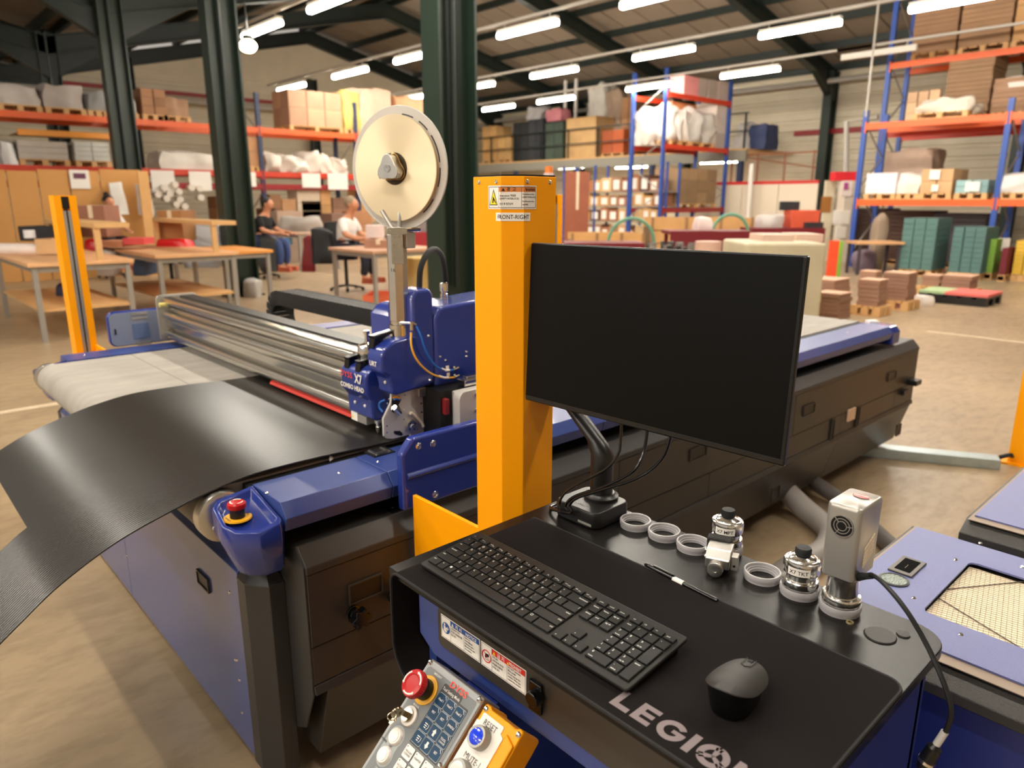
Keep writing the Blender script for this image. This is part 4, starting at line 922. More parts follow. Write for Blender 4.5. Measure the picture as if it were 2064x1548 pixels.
wk = [('VACUUM', 'CLEANER', 0, 0), ('ADAPTER', '', 1, 0), ('LIGHT', '', 2, 0), ('VACUUM', 'Pump', 0, 1), ('FEEDER', '', 1, 1), ('BELT', '', 2, 1)]
for a, b, c, r in wk:
    s0 = 0.0525 + c * 0.0214; t0 = 0.1095 + r * 0.021; m = MB(dkk); ppoly(m, rrect(s0 - 0.0005, s0 + 0.0187, t0 - 0.0005, t0 + 0.0185, 0.0025, 3), 0.0013)
    m.use(paper).ext(pp_(0, 0, 0.0012), PS, PU, [(s, -t) for s, t in rrect(s0, s0 + 0.0182, t0, t0 + 0.018, 0.0022, 3)], 0, 0.0008)
    m.use(ink).text(a, pp_(s0 + 0.0091, t0 + 0.0095, 0.0021), PS, PU, 0.0042, 0.0003, 0.0, sx=0.8)
    if b: m.text(b, pp_(s0 + 0.0091, t0 + 0.0135, 0.0021), PS, PU, 0.0042, 0.0003, 0.0, sx=0.8)
    ppoly(m, [(s0 + .002, t0 + .002), (s0 + .0036, t0 + .002), (s0 + .0036, t0 + .0036), (s0 + .002, t0 + .0036)], 0.0023); m.build('membrane_key', K, smooth=0)
# emergency button
es = MB(mat('emergency_yellow', (240, 176, 20), 0.4)).lathe([(0.012, 0), (0.0215, 0), (0.0215, 0.002), (0.020, 0.0028), (0.012, 0.0028)], pp_(0.0281, 0.040, 0.0008), PN, 32).build('yellow_collar', K)
MB(black).lathe([(0.0155, 0), (0.0155, 0.012), (0.0145, 0.013), (0.0145, 0.022)], pp_(0.0281, 0.040, 0.003), PN, 28).build('button_stem', K)
mu = MB(red); pts = []
m = mu; m.lathe([(0.012, 0.0), (0.0185, 0.0005), (0.0200, 0.003), (0.0200, 0.009), (0.0188, 0.0125), (0.0125, 0.0135), (0.0115, 0.0125), (0.001, 0.0118)], pp_(0.0281, 0.040, 0.0235), PN, 40)
for i in range(40):
    a = 2 * PI * i / 40; d = PS * math.cos(a) + PU * math.sin(a); m.rod(pp_(0.0281, 0.040, 0.0255) + d * 0.0197, pp_(0.0281, 0.040, 0.033) + d * 0.0197, 0.0009, 4)
eb = m.build('emergency_button', K)
m = MB(white)
for a0 in (0.25, 2.3, 4.35):
    m.ext(pp_(0.0281, 0.040, 0.0369), PS, PU, arc(0, 0, 0.0172, a0, a0 + 1.15, 8) + arc(0, 0, 0.0150, a0 + 1.15, a0, 8), -0.001, 0.0004)
    a1 = a0 + 1.15; m.ext(pp_(0.0281, 0.040, 0.0369), PS, PU, [(0.0186 * math.cos(a1), 0.0186 * math.sin(a1)), (0.0161 * math.cos(a1 + 0.22), 0.0161 * math.sin(a1 + 0.22)), (0.0138 * math.cos(a1), 0.0138 * math.sin(a1))], -0.001, 0.0004)
m.build('turn_arrow', eb, smooth=0)
# key switch with key, and two white illuminated buttons
m = MB(white); m.lathe([(0.010, 0.004), (0.0112, 0.004), (0.0142, 0.003), (0.0148, 0)], pp_(0.0275, 0.0815, 0.0008), PN, 28); ks = m.build('key_switch', K)
chrome = mat('tarnished_chrome', (170, 156, 132), 0.22, 1.0)
MB(chrome).lathe([(0.0, 0.006), (0.0098, 0.006), (0.0102, 0)], pp_(0.0275, 0.0815, 0.002), PN, 20).build('lock_barrel', ks)
m = MB(chrome); kc = pp_(0.0275, 0.0815, 0.008); m.slab(kc, PS, PN, -0.001, 0.001, 0, 0.014, -0.004, 0.004)
kd = (PS * -0.35 + PD * 0.94); kdn = kd.cross(PN)
pts = arc(0.004, 0.018, 0.0095, 0, 2 * PI, 16)[:-1]
m.ext(kc - PS * 0.001, kd, PN, [(x, y) for x, y in pts], -0.0012, 0.0012); m.tube([kc + kd * 0.012 + PN * 0.021 + (kd * math.cos(a) + PS * math.sin(a)) * 0.007 for a in [i * 2 * PI / 14 for i in range(15)]], 0.0012, 6)
m.ext(kc + kd * 0.010 + PN * 0.012, kd, PS, [(0, -.003), (0.010, -.004), (0.014, -.002), (0.014, .003), (0.004, .004)], -0.001, 0.001)
m.build('key', ks)
for t in (0.1144, 0.1431):
    m = MB(white); m.lathe([(0.0092, 0.005), (0.0105, 0.005), (0.0120, 0.003), (0.0125, 0)], pp_(0.0262, t, 0.001), PN, 28); b1 = m.build('push_button', K)
    MB(mat('milky_button', (238, 234, 228), 0.35)).lathe([(0.0, 0.0062), (0.008, 0.006), (0.0088, 0.004)], pp_(0.0262, t, 0.001), PN, 24).build('button_cap', b1)
MB(navy).slab(pp_(0, 0), PS, PU, 0.02, 0.10, -0.10, -0.02, -0.09, -0.045).build('mounting_arm', K)
MB(navy).box(0.53, BX + 0.06, 0.70, 0.77, 0.66, 0.72).build('mounting_arm', K)

# ================================================================ YELLOW RESET BOX
Yb = thing('reset_box', 'yellow push-button box with a white plate and blue RESET button beside the control panel', 'button box', pp_(0.17, 0.08, -0.05))
m = MB(yellow)
yp = [(0.1325, 0.005), (0.135, 0.003), (0.143, 0.003), (0.147, 0.006), (0.197, 0.006), (0.201, 0.003), (0.208, 0.003), (0.210, 0.006), (0.210, 0.15), (0.205, 0.16), (0.1325, 0.16)]
m.ext(pp_(0, 0, 0), PS, PU, [(s, -t) for s, t in yp], -0.045, 0.0); yb = m.build('box_body', Yb, bevel=0.003)
m = MB(paper); m.ext(pp_(0, 0, 0), PS, PU, [(s, -t) for s, t in [(0.1395, 0.0155), (0.141, 0.014), (0.179, 0.014), (0.1805, 0.0155), (0.1805, 0.0235), (0.184, 0.025), (0.1875, 0.027), (0.1875, 0.15), (0.1345, 0.15), (0.1345, 0.027), (0.1395, 0.0255)]], 0, 0.0015)
m.use(ink).text('RESET', pp_(0.1605, 0.0275, 0.0017), PS, PU, 0.0115, 0.0003, -0.004, sx=0.85).text('MUTE-1', pp_(0.162, 0.0745, 0.0017), PS, PU, 0.0115, 0.0003, -0.004, sx=0.85)
m.build('legend_plate', Yb, smooth=0)
for t, cm in ((0.043, mat('lit_blue_button', (20, 60, 220), 0.15, coat=0.5)), (0.0905, mat('milky_button2', (214, 214, 210), 0.2, coat=0.4))):
    m = MB(mat('grey_bezel', (150, 148, 142), 0.35, 0.5)); m.lathe([(0.0125, 0.014), (0.0145, 0.014), (0.0152, 0.012), (0.0158, 0)], pp_(0.158, t, 0.0012), PN, 32); bz = m.build('push_button', Yb)
    MB(cm).lathe([(0.0, 0.0165), (0.006, 0.0162), (0.0108, 0.0145), (0.0122, 0.012), (0.0122, 0.0)], pp_(0.158, t, 0.0014), PN, 28).build('button_lens', bz)
for s, t in ((0.1385, 0.0095), (0.2045, 0.0105)):
    m = MB(steel); m.lathe([(0.0005, 0.0018), (0.0025, 0.002), (0.004, 0.001), (0.0042, 0)], pp_(s, t, 0.0), PN, 12); m.build('screw', Yb)
m = MB(yellow); m.ext(pp_(0, 0, 0), PS, PU, [(s, -t) for s, t in [(0.190, 0.018), (0.2085, 0.026), (0.2085, 0.15), (0.190, 0.15)]], 0, 0.004); m.build('side_rib', Yb, bevel=0.002)

# ================================================================ MOUSE MAT
matm = mat('black_fabric_mat', (27, 23, 23), 0.95, bump=0.25, bscale=2500, spec=0.12)
th = 0.004; zt_ = 0.8565
path = [(0.246, zt_), (0.915, zt_)] + [(0.915 + 0.022 * math.sin(a), zt_ - 0.022 + 0.022 * math.cos(a)) for a in [PI / 16 * i for i in range(1, 9)]] + [(0.938, 0.79), (0.938, 0.72), (0.931, 0.695), (0.915, 0.674), (0.893, 0.66), (0.868, 0.65)]
inner = []
for i, p in enumerate(path):
    a = Vector(path[max(0, i - 1)]); b = Vector(path[min(len(path) - 1, i + 1)]); t = (b - a).normalized(); n = Vector((t.y, -t.x)); inner.append((p[0] + n.x * th, p[1] + n.y * th))
Mt = thing('mouse_mat', 'long black cloth mouse mat with pale lettering, draped over the desk end', 'mouse mat', (0.745, 0.6, zt_ - th))
r = 0.022
m = MB(matm)
# flat part with rounded corners at the near end, then the draped end
plan = [(0.903, 0.90), (0.584, 0.90)] + arc(0.584 + r, 0.246 + r, r, PI, 1.5 * PI, 6) + arc(0.903 - r, 0.246 + r, r, -PI / 2, 0, 6)
m.prism(plan, 'z', zt_ - th, zt_)
dr = [(0.90, zt_)] + path[1:]; di = [(0.90, zt_ - th)] + inner[1:]
m.prism(dr + di[::-1], 'x', 0.584, 0.903)
m.build('mat_body', Mt, smooth=40)
edge = mat('stitched_edge', (26, 24, 24), 0.8)
loop = [(x, y, zt_ - 0.0015) for x, y in [(0.903, 0.90)] + arc(0.903 - r, 0.246 + r, r, 0, -PI / 2, 6) + arc(0.584 + r, 0.246 + r, r, 1.5 * PI, PI, 6) + [(0.584, 0.90)]]
MB(edge).tube([(0.903, y, z - 0.0015) for y, z in reversed(path[1:])] + loop + [(0.584, y, z - 0.0015) for y, z in path[1:]], 0.0024, 6).build('stitched_border', Mt)
lt = mat('pale_grey_print', (128, 116, 118), 0.9)
m = MB(lt); OZ = Vector((0.5985, 0, zt_))
def letter(polys, y): # letter units: x to the right (world -y), y up (world +x)
    for P in polys: m.poly(OZ + Y1 * y, -Y1, X1, P, 0.0003)
hh = 0.033; st = 0.0085
letter([[(0, 0), (0.026, 0), (0.026, st), (st, st), (st, hh), (0, hh)]], 0.4785)
letter([[(0, 0), (0.026, 0), (0.026, .0075), (st, .0075), (st, .013), (.024, .013), (.024, .020), (st, .020), (st, hh - .0075), (.026, hh - .0075), (.026, hh), (0, hh)]], 0.4475)
g = [(0.0185 + 0.0175 * math.cos(a), 0.0165 + 0.0172 * math.sin(a)) for a in [math.radians(38 + i * 322 / 28) for i in range(29)]] + [(0.036, 0.0195), (0.0195, 0.0195), (0.0195, 0.0135), (0.027, 0.0135)] + [(0.0185 + 0.0095 * math.cos(a), 0.0165 + 0.0092 * math.sin(a)) for a in [math.radians(322 - i * 284 / 24) for i in range(25)]]
letter([g], 0.4165)
letter([[(0, 0), (.0092, 0), (.0092, hh), (0, hh)]], 0.3755)
oy = 0.3435; oc = (0, 0.0165)
for i in range(3):
    a0 = math.radians(95 + i * 120); a1 = a0 + math.radians(110)
    letter([arc(oc[0], oc[1], 0.0185, a0, a1, 10) + arc(oc[0], oc[1], 0.0105, a1, a0, 8)], oy)
    am = math.radians(90 + i * 120); dx, dy_ = math.cos(am), math.sin(am)
    letter([[(0 - dy_ * .002, oc[1] + dx * .002), (dx * .0165 - dy_ * .0045, oc[1] + dy_ * .0165 + dx * .0045), (dx * .0145, oc[1] + dy_ * .0145), (dx * .0165 + dy_ * .0045, oc[1] + dy_ * .0165 - dx * .0045), (dy_ * .002, oc[1] - dx * .002)]], oy)
letter([[(0, 0), (st, 0), (st, .020), (.022, 0), (.030, 0), (.030, hh), (.030 - st, hh), (.030 - st, .0125), (.008, hh), (0, hh)]], 0.3195)
m.build('printed_lettering', Mt, smooth=0)

# ================================================================ KEYBOARD
KB = thing('keyboard', 'black full-size keyboard with white legends on the mouse mat', 'keyboard', (0.6865, 0.6875, zt_), -PI / 2)
KW, KD = 0.436, 0.130
kcase = mat('keyboard_case', (34, 32, 30), 0.5, spec=0.3); kcap = mat('keycap_black', (25, 24, 23), 0.5, spec=0.3); kleg = mat('legend_white', (222, 220, 216), 0.6)
def kz(y): return 0.010 + (y + KD / 2) / KD * 0.016
def kmat(): 
    a = math.atan(0.016 / KD); return Matrix.Translation((0, 0, 0.018)) @ Matrix.Rotation(a, 4, 'X')
m = MB(kcase).xf(kmat()); m.prism(rrect(-KW / 2, KW / 2, -KD / 2, KD / 2, 0.004), 'z', -0.006, 0)
m2 = m; kc_ = MB(kcase); kc_.add(*[m.v, m.f])
def kbuild(mb, name, **k):
    o = bpy.data.objects.new(name, mb.mesh(name, 35)); COL.objects.link(o); o.parent = KB; 
    if k.get('bevel'):
        b = o.modifiers.new('bevel', 'BEVEL'); b.width = k['bevel']; b.segments = 2; b.limit_method = 'ANGLE'; b.angle_limit = 0.8
    return o
kbuild(kc_, 'case', bevel=0.0015)
fm = MB(black); fm.box(-KW / 2 + 0.01, KW / 2 - 0.01, KD / 2 - 0.02, KD / 2 - 0.008, 0, 0.020); fm.box(-KW / 2 + 0.01, KW / 2 - 0.01, -KD / 2 + 0.006, -KD / 2 + 0.014, 0, 0.006)
kbuild(fm, 'foot')
u = 0.01885; LM = -KW / 2 + 0.006
rows_y = [KD / 2 - 0.0115]
RY = [0.0455, 0.0290, 0.0105, -0.008, -0.0265, -0.045]  # row centres
def key(x, y, w, h, main='', sub='', small=False, corner=None, M=kmat()):
    x0 = LM + x * u + 0.0012; x1 = LM + (x + w) * u - 0.0012; y0, y1 = y - h / 2 + 0.0012, y + h / 2 - 0.0012
    m = MB(black).xf(M); t = 0.0007
    m.loft([[(a, b, 0.0) for a, b in ((x0, y0), (x1, y0), (x1, y1), (x0, y1))], [(a, b, 0.0026) for a, b in ((x0, y0), (x1, y0), (x1, y1), (x0, y1))]])
    m.use(kcap).loft([[(a, b, 0.0026) for a, b in ((x0, y0), (x1, y0), (x1, y1), (x0, y1))], [(a, b, 0.0034) for a, b in ((x0 + t, y0 + t), (x1 - t, y0 + t), (x1 - t, y1 - t), (x0 + t, y1 - t))]])
    m.use(kleg)
    if main:
        sz = 0.0052 if (len(main) == 1) else 0.0040
        px = x0 + 0.0032 if corner is None else corner(x0, x1)
        al = 'L' if corner is None else 'R'
        m.text(main, (px, y1 - 0.0056 if not small else y1 - 0.0052, 0.0034), X1, Y1, sz if not small else 0.0034, 0.0001, 0.012, al)
    if sub: m.text(sub, (x0 + (0.0032 if not small else 0.010), y0 + 0.0022, 0.0034), X1, Y1, 0.0046 if len(sub) == 1 else 0.0033, 0.0001, 0.012, 'L')
    return kbuild(m, 'key')
rc_ = lambda a, b: b - 0.002
fw = (15.0) / 13
fl_ = ['esc'] + ['vol-', 'vol0', 'vol+', '|>|', '<<', '>>', '>|', '', 'lock', 'cast', 'fn8', 'fn9']
for i in range(13): key(i * fw, RY[0], fw, 0.0115, fl_[i], '' if i == 0 else 'F%d' % i, True)
for i, t in enumerate(('prtsc', 'scroll', 'pause')): key(15.25 + i, RY[0], 1, 0.0115, t, '', True)
for i, t in enumerate(('cal', 'CE', '+/-', 'pad')): key(18.5 + i, RY[0], 1, 0.0115, t, '', True)
R1_ = '`1234567890-='; R1s = '~!@#$%^&*()_+'
for i, ch in enumerate(R1_): key(i, RY[1], 1, 0.0178, R1s[i], ch)
key(13, RY[1], 2, 0.0178, 'backspace', corner=rc_)
key(0, RY[2], 1.5, 0.0182, 'tab')
for i, ch in enumerate('QWERTYUIOP'): key(1.5 + i, RY[2], 1, 0.0182, ch)
key(11.5, RY[2], 1, 0.0182, '{', '['); key(12.5, RY[2], 1, 0.0182, '}', ']'); key(13.5, RY[2], 1.5, 0.0182, '|', '', corner=rc_)
key(0, RY[3], 1.75, 0.0182, 'capslock')
for i, ch in enumerate('ASDFGHJKL'): key(1.75 + i, RY[3], 1, 0.0182, ch)
key(10.75, RY[3], 1, 0.0182, ':', ';'); key(11.75, RY[3], 1, 0.0182, '"', "'"); key(12.75, RY[3], 2.25, 0.0182, 'enter', corner=rc_)
key(0, RY[4], 2.25, 0.0182, 'shift')
for i, ch in enumerate('ZXCVBNM'): key(2.25 + i, RY[4], 1, 0.0182, ch)
for i, (a, b) in enumerate((('<', ','), ('>', '.'), ('?', '/'))): key(9.25 + i, RY[4], 1, 0.0182, a, b)
key(12.25, RY[4], 2.75, 0.0182, 'shift', corner=rc_)
xs_ = 0
for t, w in (('ctrl', 1.25), ('fn', 1.0), ('\u25a0', 1.0), ('alt', 1.0), ('', 6.0), ('alt', 1.0), ('fn', 1.0), ('\u25a1', 1.0), ('ctrl', 1.75)):
    key(xs_, RY[5], w, 0.0182, t, corner=rc_ if xs_ > 13 else None); xs_ += w
for i, t in enumerate(('insert', 'home', 'pg up')): key(15.25 + i, RY[1], 1, 0.0178, t)
for i, t in enumerate(('delete', 'end', 'pg dn')): key(15.25 + i, RY[2], 1, 0.0182, t)
key(16.25, RY[4], 1, 0.0182, '', '^'); 
for i, t in enumerate('<v>'): key(15.25 + i, RY[5], 1, 0.0182, '', t)
for i, t in enumerate(('num', '/', '*', '-')): key(18.5 + i, RY[1], 1, 0.0178, t)
for r, line in enumerate((('7', '8', '9'), ('4', '5', '6'), ('1', '2', '3'))):
    for i, t in enumerate(line): key(18.5 + i, RY[2 + r], 1, 0.0182, t, {'7': 'home', '9': 'pg up', '1': 'end', '3': 'pg dn', '4': '<', '8': '^', '6': '>', '2': 'v'}.get(t, ''))
key(18.5, RY[5], 2, 0.0182, '0', 'insert'); key(20.5, RY[5], 1, 0.0182, '.', 'delete')
key(21.5, (RY[2] + RY[3]) / 2, 1, 0.0367, '+'); key(21.5, (RY[4] + RY[5]) / 2, 1, 0.0367, 'enter')
# ================================================================ MOUSE
MO = thing('computer_mouse', 'black wireless mouse on the mat', 'mouse', (0.716, 0.376, zt_), math.radians(10))
def mloc(mb, name, parent, bevel=0, smooth=50):
    o = bpy.data.objects.new(name, mb.mesh(name, smooth)); COL.objects.link(o); o.parent = parent
    if bevel:
        b = o.modifiers.new('bevel', 'BEVEL'); b.width = bevel; b.segments = 2; b.limit_method = 'ANGLE'; b.angle_limit = 0.7
    return o
ml = mat('mouse_lower_shell', (10, 10, 11), 0.32); mu_ = mat('mouse_upper_shell', (36, 33, 31), 0.55)
LN, WD = 0.106, 0.062
def msec(t, s, z):   # superellipse outline
    pts = []
    for i in range(36):
        a = 2 * PI * i / 36; c, sn = math.cos(a), math.sin(a); e = 0.8
        pts.append((t + s * LN / 2 * math.copysign(abs(c) ** e, c), s * WD / 2 * math.copysign(abs(sn) ** e, sn), z))
    return pts
def top(x): return 0.040 - 0.20 * x - 0.05 * max(0, x) - 0.003 * max(0, (-x - 0.035) / 0.018) ** 2
def lift(r, f): return [(x, y, z if f == 0 else z * (1 - f) + (top(x) - 0.012 * (abs(y) / (WD / 2)) ** 2) * f) for x, y, z in r]
m = MB(ml); m.loft([msec(0, 0.76, 0.001), msec(0, 0.82, 0.005), lift(msec(0, 0.88, 0.016), .1), lift(msec(0.0, 0.95, 0.022), .6), lift(msec(0, 0.98, 0.02), .9), lift(msec(0, 0.95, 0.02), .95)]); mloc(m, 'lower_shell', MO)
m = MB(mu_); m.loft([lift(msec(0.0, 1.0, 0.02), .93), lift(msec(0.0, 1.015, 0.02), .96), lift(msec(0.0, 1.0, 0.02), 1.0), lift(msec(0.0, 0.7, 0.02), 1.02), lift(msec(0.002, 0.4, 0.02), 1.03), lift(msec(0.002, 0.1, 0.02), 1.035)]); mloc(m, 'upper_shell', MO)
m = MB(black)
pts = [(0.052, .006), (0.028, .006), (0.022, 0), (0.028, -.006), (0.052, -.006)]
m.tube([(x, y, top(x) + 0.0012) for x, y in pts], 0.0006, 5); mloc(m, 'button_groove', MO)
m = MB(black_soft); m.cyl((0.045, -0.003, 0.0225), 0.008, 0.006, (0, 1, 0), 20); mloc(m, 'scroll_wheel', MO)

# ================================================================ PEN
pa, pb = sight(1299, 1137, z=0.8575), sight(1446, 1211, z=0.8575)
d = (pb - pa).normalized(); Ln = (pb - pa).length
PE = thing('pen', 'black ballpoint pen with a silver band lying at the edge of the mat', 'pen', pa)
m = MB(black_gloss); m.lathe([(0.001, 0), (0.0035, 0.004), (0.0048, 0.02), (0.0048, Ln * 0.42)], pa, d, 14); m.build('cap', PE)
m = MB(black_gloss); m.lathe([(0.0042, Ln * 0.56), (0.0042, Ln * 0.97), (0.0030, Ln)], pa, d, 12); m.build('barrel', PE)
m = MB(paper); m.lathe([(0.0044, Ln * 0.42), (0.0044, Ln * 0.56)], pa, d, 12); m.build('label_band', PE)
m = MB(black_gloss); m.rod(pa + d * 0.02 + Z1 * 0.006, pa + d * 0.065 + Z1 * 0.0065, 0.0014, 6); m.rod(pa + d * 0.062 + Z1 * 0.003, pa + d * 0.062 + Z1 * 0.008, 0.002, 6); m.build('clip', PE)

# ================================================================ MONITOR
r_ = Vector((0.032, -0.999, 0.006)).normalized(); n_ = Vector((-0.998, -0.031, 0.053)).normalized(); u_ = n_.cross(r_).normalized(); u_ = u_ if u_.z > 0 else -u_; n_ = r_.cross(u_)
MC = Vector((0.977, 0.741, 1.2195))
MN = thing('monitor', 'thin black flat monitor, screen off, on a column stand', 'monitor', MC - Z1 * 0.16)
scrm = mat('dark_matt_screen', (4, 4, 4), 0.42, spec=0.15)
bz = mat('monitor_bezel', (12, 12, 13), 0.3)
w2, h2 = 0.270, 0.1545
m = MB(bz); m.slab(MC, r_, u_, -w2, w2, -h2, h2, -0.010, 0.0); m.build('panel_shell', MN, bevel=0.003)
m = MB(bz); m.slab(MC, r_, u_, -w2 + 0.03, w2 - 0.03, -h2 + 0.012, h2 - 0.05, -0.034, -0.010); m.build('rear_housing', MN, bevel=0.01)
m = MB(scrm); m.quad(MC, r_, u_, -w2 + 0.002, w2 - 0.006, -h2 + 0.011, h2 - 0.002, 0.0004); m.build('screen', MN, smooth=0)
m = MB(mat('bezel_line', (34, 34, 35), 0.35)); m.quad(MC, r_, u_, -w2 + 0.001, w2 - 0.001, -h2 + 0.0098, -h2 + 0.0106, 0.0006); m.quad(MC, r_, u_, w2 - 0.0052, w2 - 0.0046, -h2 + 0.011, h2 - 0.001, 0.0006); m.build('bezel_line', MN, smooth=0)
m = MB(mat('monitor_edge_glint', (150, 148, 146), 0.25, 0.8)); m.slab(MC, r_, u_, -w2 + 0.003, w2 - 0.003, h2 - 0.0002, h2 + 0.0008, -0.007, -0.002); m.build('edge_glint', MN, smooth=0)  # pale strip paints the glint along the top edge
m = MB(mat('led_dot', (40, 42, 44), 0.4)).quad(MC, r_, u_, 0.232, 0.240, -h2 + 0.004, -h2 + 0.0052, 0.0006); m.build('power_light', MN, smooth=0)
# stand
st = mat('black_stand', (22, 20, 19), 0.36)
SB = Vector((0.998, 0.858, DZ))
SD = thing('monitor_stand', 'black monitor stand with leaning column and square base on the desk', 'monitor stand', SB)
m = MB(st)
bb = rrect(-0.052, 0.052, -0.055, 0.055, 0.018)
def R2(p, k, z): return (SB.x + p[0] * k, SB.y + p[1] * k, DZ + z)
m.loft([[R2(p, 0.94, 0.0) for p in bb], [R2(p, 1.0, 0.004) for p in bb], [R2(p, 1.0, 0.028) for p in bb], [R2(p, 0.96, 0.034) for p in bb]]); m.build('base', SD, bevel=0.002)
MB(silver).box(SB.x - 0.0535, SB.x - 0.0522, SB.y - 0.045, SB.y - 0.012, DZ + 0.008, DZ + 0.012).build('base_slot', SD, smooth=0)
MB(mat('faint_grey_print', (150, 146, 140), 0.5)).text('COMBL', (SB.x - 0.036, SB.y - 0.0, DZ + 0.0342), -Y1, X1, 0.010, 0.0003, 0.005).build('lettering', SD, smooth=0)
# column : vertical stub then leaning arm towards +y / back
c0 = SB + Vector((0.022, -0.004, 0.034))
MB(st).lathe([(0.034, 0), (0.034, 0.006), (0.027, 0.010), (0.026, 0.012)], c0, n=24).build('collar', SD)
def sec(c, d, a, b):
    d = d.normalized(); uu = d.cross(Y1).normalized() if abs(d.y) < .9 else X1; uu = -r_; vv = d.cross(uu).normalized()
    return [c + uu * (a * math.cos(2 * PI * i / 20)) + vv * (b * math.sin(2 * PI * i / 20)) for i in range(20)]
k1 = c0 + Vector((0, 0, 0.10))
tp = sight(1165, 835, x=1.03); e = tp + (tp - k1).normalized() * 0.14
m = MB(st); m.loft([sec(c0 + Z1 * 0.008, Z1, 0.023, 0.021), sec(c0 + Z1 * 0.06, Z1, 0.023, 0.021), sec(k1 - Z1 * 0.012, Z1, 0.023, 0.021), sec(k1 + (e - k1) * 0.08, e - k1, 0.022, 0.020), sec(tp, e - k1, 0.022, 0.020), sec(e, e - k1, 0.022, 0.020)]); m.build('column', SD, smooth=60)
m = MB(st); m.rod(e - (e - k1).normalized() * 0.02, MC - n_ * 0.034, 0.018, 14); m.build('mount_head', SD)
# cables from the monitor
cabs = [([(1252, 858), (1251, 890), (1246, 915), (1222, 945), (1170, 973), (1140, 992), (1127, 1015), (1132, 1030)], [0.985, 0.985, 0.98, 0.965, 0.95, 0.945, 0.94, 0.94], 0.0026),
        ([(1306, 872), (1300, 900), (1290, 930), (1270, 955), (1220, 980), (1160, 1000), (1140, 1018), (1142, 1033)], [0.985, 0.98, 0.97, 0.96, 0.95, 0.942, 0.938, 0.938], 0.0029),
        ([(1355, 885), (1340, 915), (1315, 945), (1275, 968), (1215, 987), (1165, 1003), (1148, 1018), (1150, 1034)], [0.985, 0.98, 0.97, 0.955, 0.946, 0.938, 0.934, 0.934], 0.0029)]
wh = ['nearest the yellow post', 'middle one of the three', 'furthest from the yellow post']
for (pp, xs, rr), w in zip(cabs, wh):
    pts = [sight(*p, x=x) for p, x in zip(pp, xs)]
    pts[0] = pts[0] + Z1 * 0.02
    pts.append(Vector((0.955, 0.93, DZ + 0.006))); pts.append(Vector((1.0, 0.935, DZ + 0.004)))
    o = MB(black_gloss).tube(bez(pts, 54), rr, 8).build('monitor_cable'); tag(o, 'thin black cable looping from under the monitor to its stand, ' + w, 'cable', 'monitor cables')

# ================================================================ RINGS AND TOOLS ON THE DESK
milky = mat('frosted_white_plastic', (188, 184, 186), 0.35, trans=0.4)
ring0 = thing('plastic_ring', '', 'ring', group='frosted rings on the desk')
m = MB(milky); m.lathe([(0.0282, 0), (0.0282, 0.0055), (0.0295, 0.006), (0.0295, 0.0128), (0.0285, 0.014), (0.0265, 0.014), (0.0255, 0.0128), (0.0255, 0.0092), (0.0228, 0.0092), (0.0228, 0.0062), (0.0205, 0.0062), (0.0205, 0.001), (0.0282, 0)], (0, 0, 0), n=44, caps=False)
mloc(m, 'ring_body', ring0)
spots = [((1.024, 0.771), 'empty frosted plastic ring beside the monitor stand base'), ((1.028, 0.708), 'empty frosted plastic ring, middle one of the three behind the pen'), ((1.027, 0.645), 'empty frosted plastic ring partly behind the grey foam block'),
         ((1.021, 0.509), 'empty frosted plastic ring between the foam block and the tool marked TKT'), ((1.061, 0.601), 'frosted plastic ring under the silver tool marked MPT'), ((1.021, 0.446), 'frosted plastic ring under the silver tool marked TKT'), ((1.021, 0.382), 'frosted plastic ring under the silver camera unit')]
for i, ((x, y), lb) in enumerate(spots):
    if i == 0: ring0.location = (x, y, DZ); ring0['label'] = lb
    else: dup(ring0, (x, y, DZ), 0, lb)
polish = mat('turned_aluminium', (228, 226, 222), 0.16, 1.0)
def tool(x, y, words, label):
    o = thing('tool_holder', label, 'tool', (x, y, DZ + 0.0093))
    z0 = DZ + 0.0093
    m = MB(polish); m.lathe([(0.0205, 0.0), (0.0205, 0.004), (0.0265, 0.006), (0.0275, 0.008), (0.0275, 0.017), (0.0265, 0.018), (0.0225, 0.0185), (0.0225, 0.028)], (x, y, z0), n=40); m.build('shank', o)
    m = MB(polish); m.lathe([(0.0225, 0.028), (0.0265, 0.029), (0.0275, 0.031), (0.0275, 0.046), (0.0262, 0.050), (0.023, 0.052), (0.021, 0.052)], (x, y, z0), n=40); m.build('collar', o)
    m = MB(polish); m.lathe([(0.0206, 0.0505), (0.0206, 0.053), (0.019, 0.0545), (0.011, 0.057), (0.009, 0.058)], (x, y, z0), n=36); m.build('cap', o)
    MB(black_soft).lathe([(0.0095, 0.057), (0.0118, 0.058), (0.0122, 0.061), (0.0122, 0.067), (0.0108, 0.0695), (0.0, 0.070)], (x, y, z0), n=28).build('knob', o)
    a0 = math.atan2(-y, -x) - 0.12; m = MB(paper); R = 0.0279; vs = []; n = 10; aw = 0.62
    for i in range(n + 1):
        a = a0 - aw + 2 * aw * i / n
        for z in (0.032, 0.0445): vs.append((x + R * math.cos(a), y + R * math.sin(a), z0 + z))
    m.add(vs, [(2 * i, 2 * i + 2, 2 * i + 3, 2 * i + 1) for i in range(n)]); m.use(ink)
    gv, gf = glyphs(words, 0.008); sz = 0.0085; xm = (min(v.x for v in gv) + max(v.x for v in gv)) / 2
    m.add([(x + (R + .0003) * math.cos(a0 + (v.x - xm) * sz / R), y + (R + .0003) * math.sin(a0 + (v.x - xm) * sz / R), z0 + 0.0352 + v.y * sz) for v in gv], gf)
    m.build('label', o, smooth=0); return o
tool(1.061, 0.601, 'X7 MPT', 'silver turned tool with black knob labelled X7 MPT behind the foam block')
tool(1.021, 0.446, 'X7 TKT', 'silver turned tool with black knob labelled X7 TKT beside the camera unit')
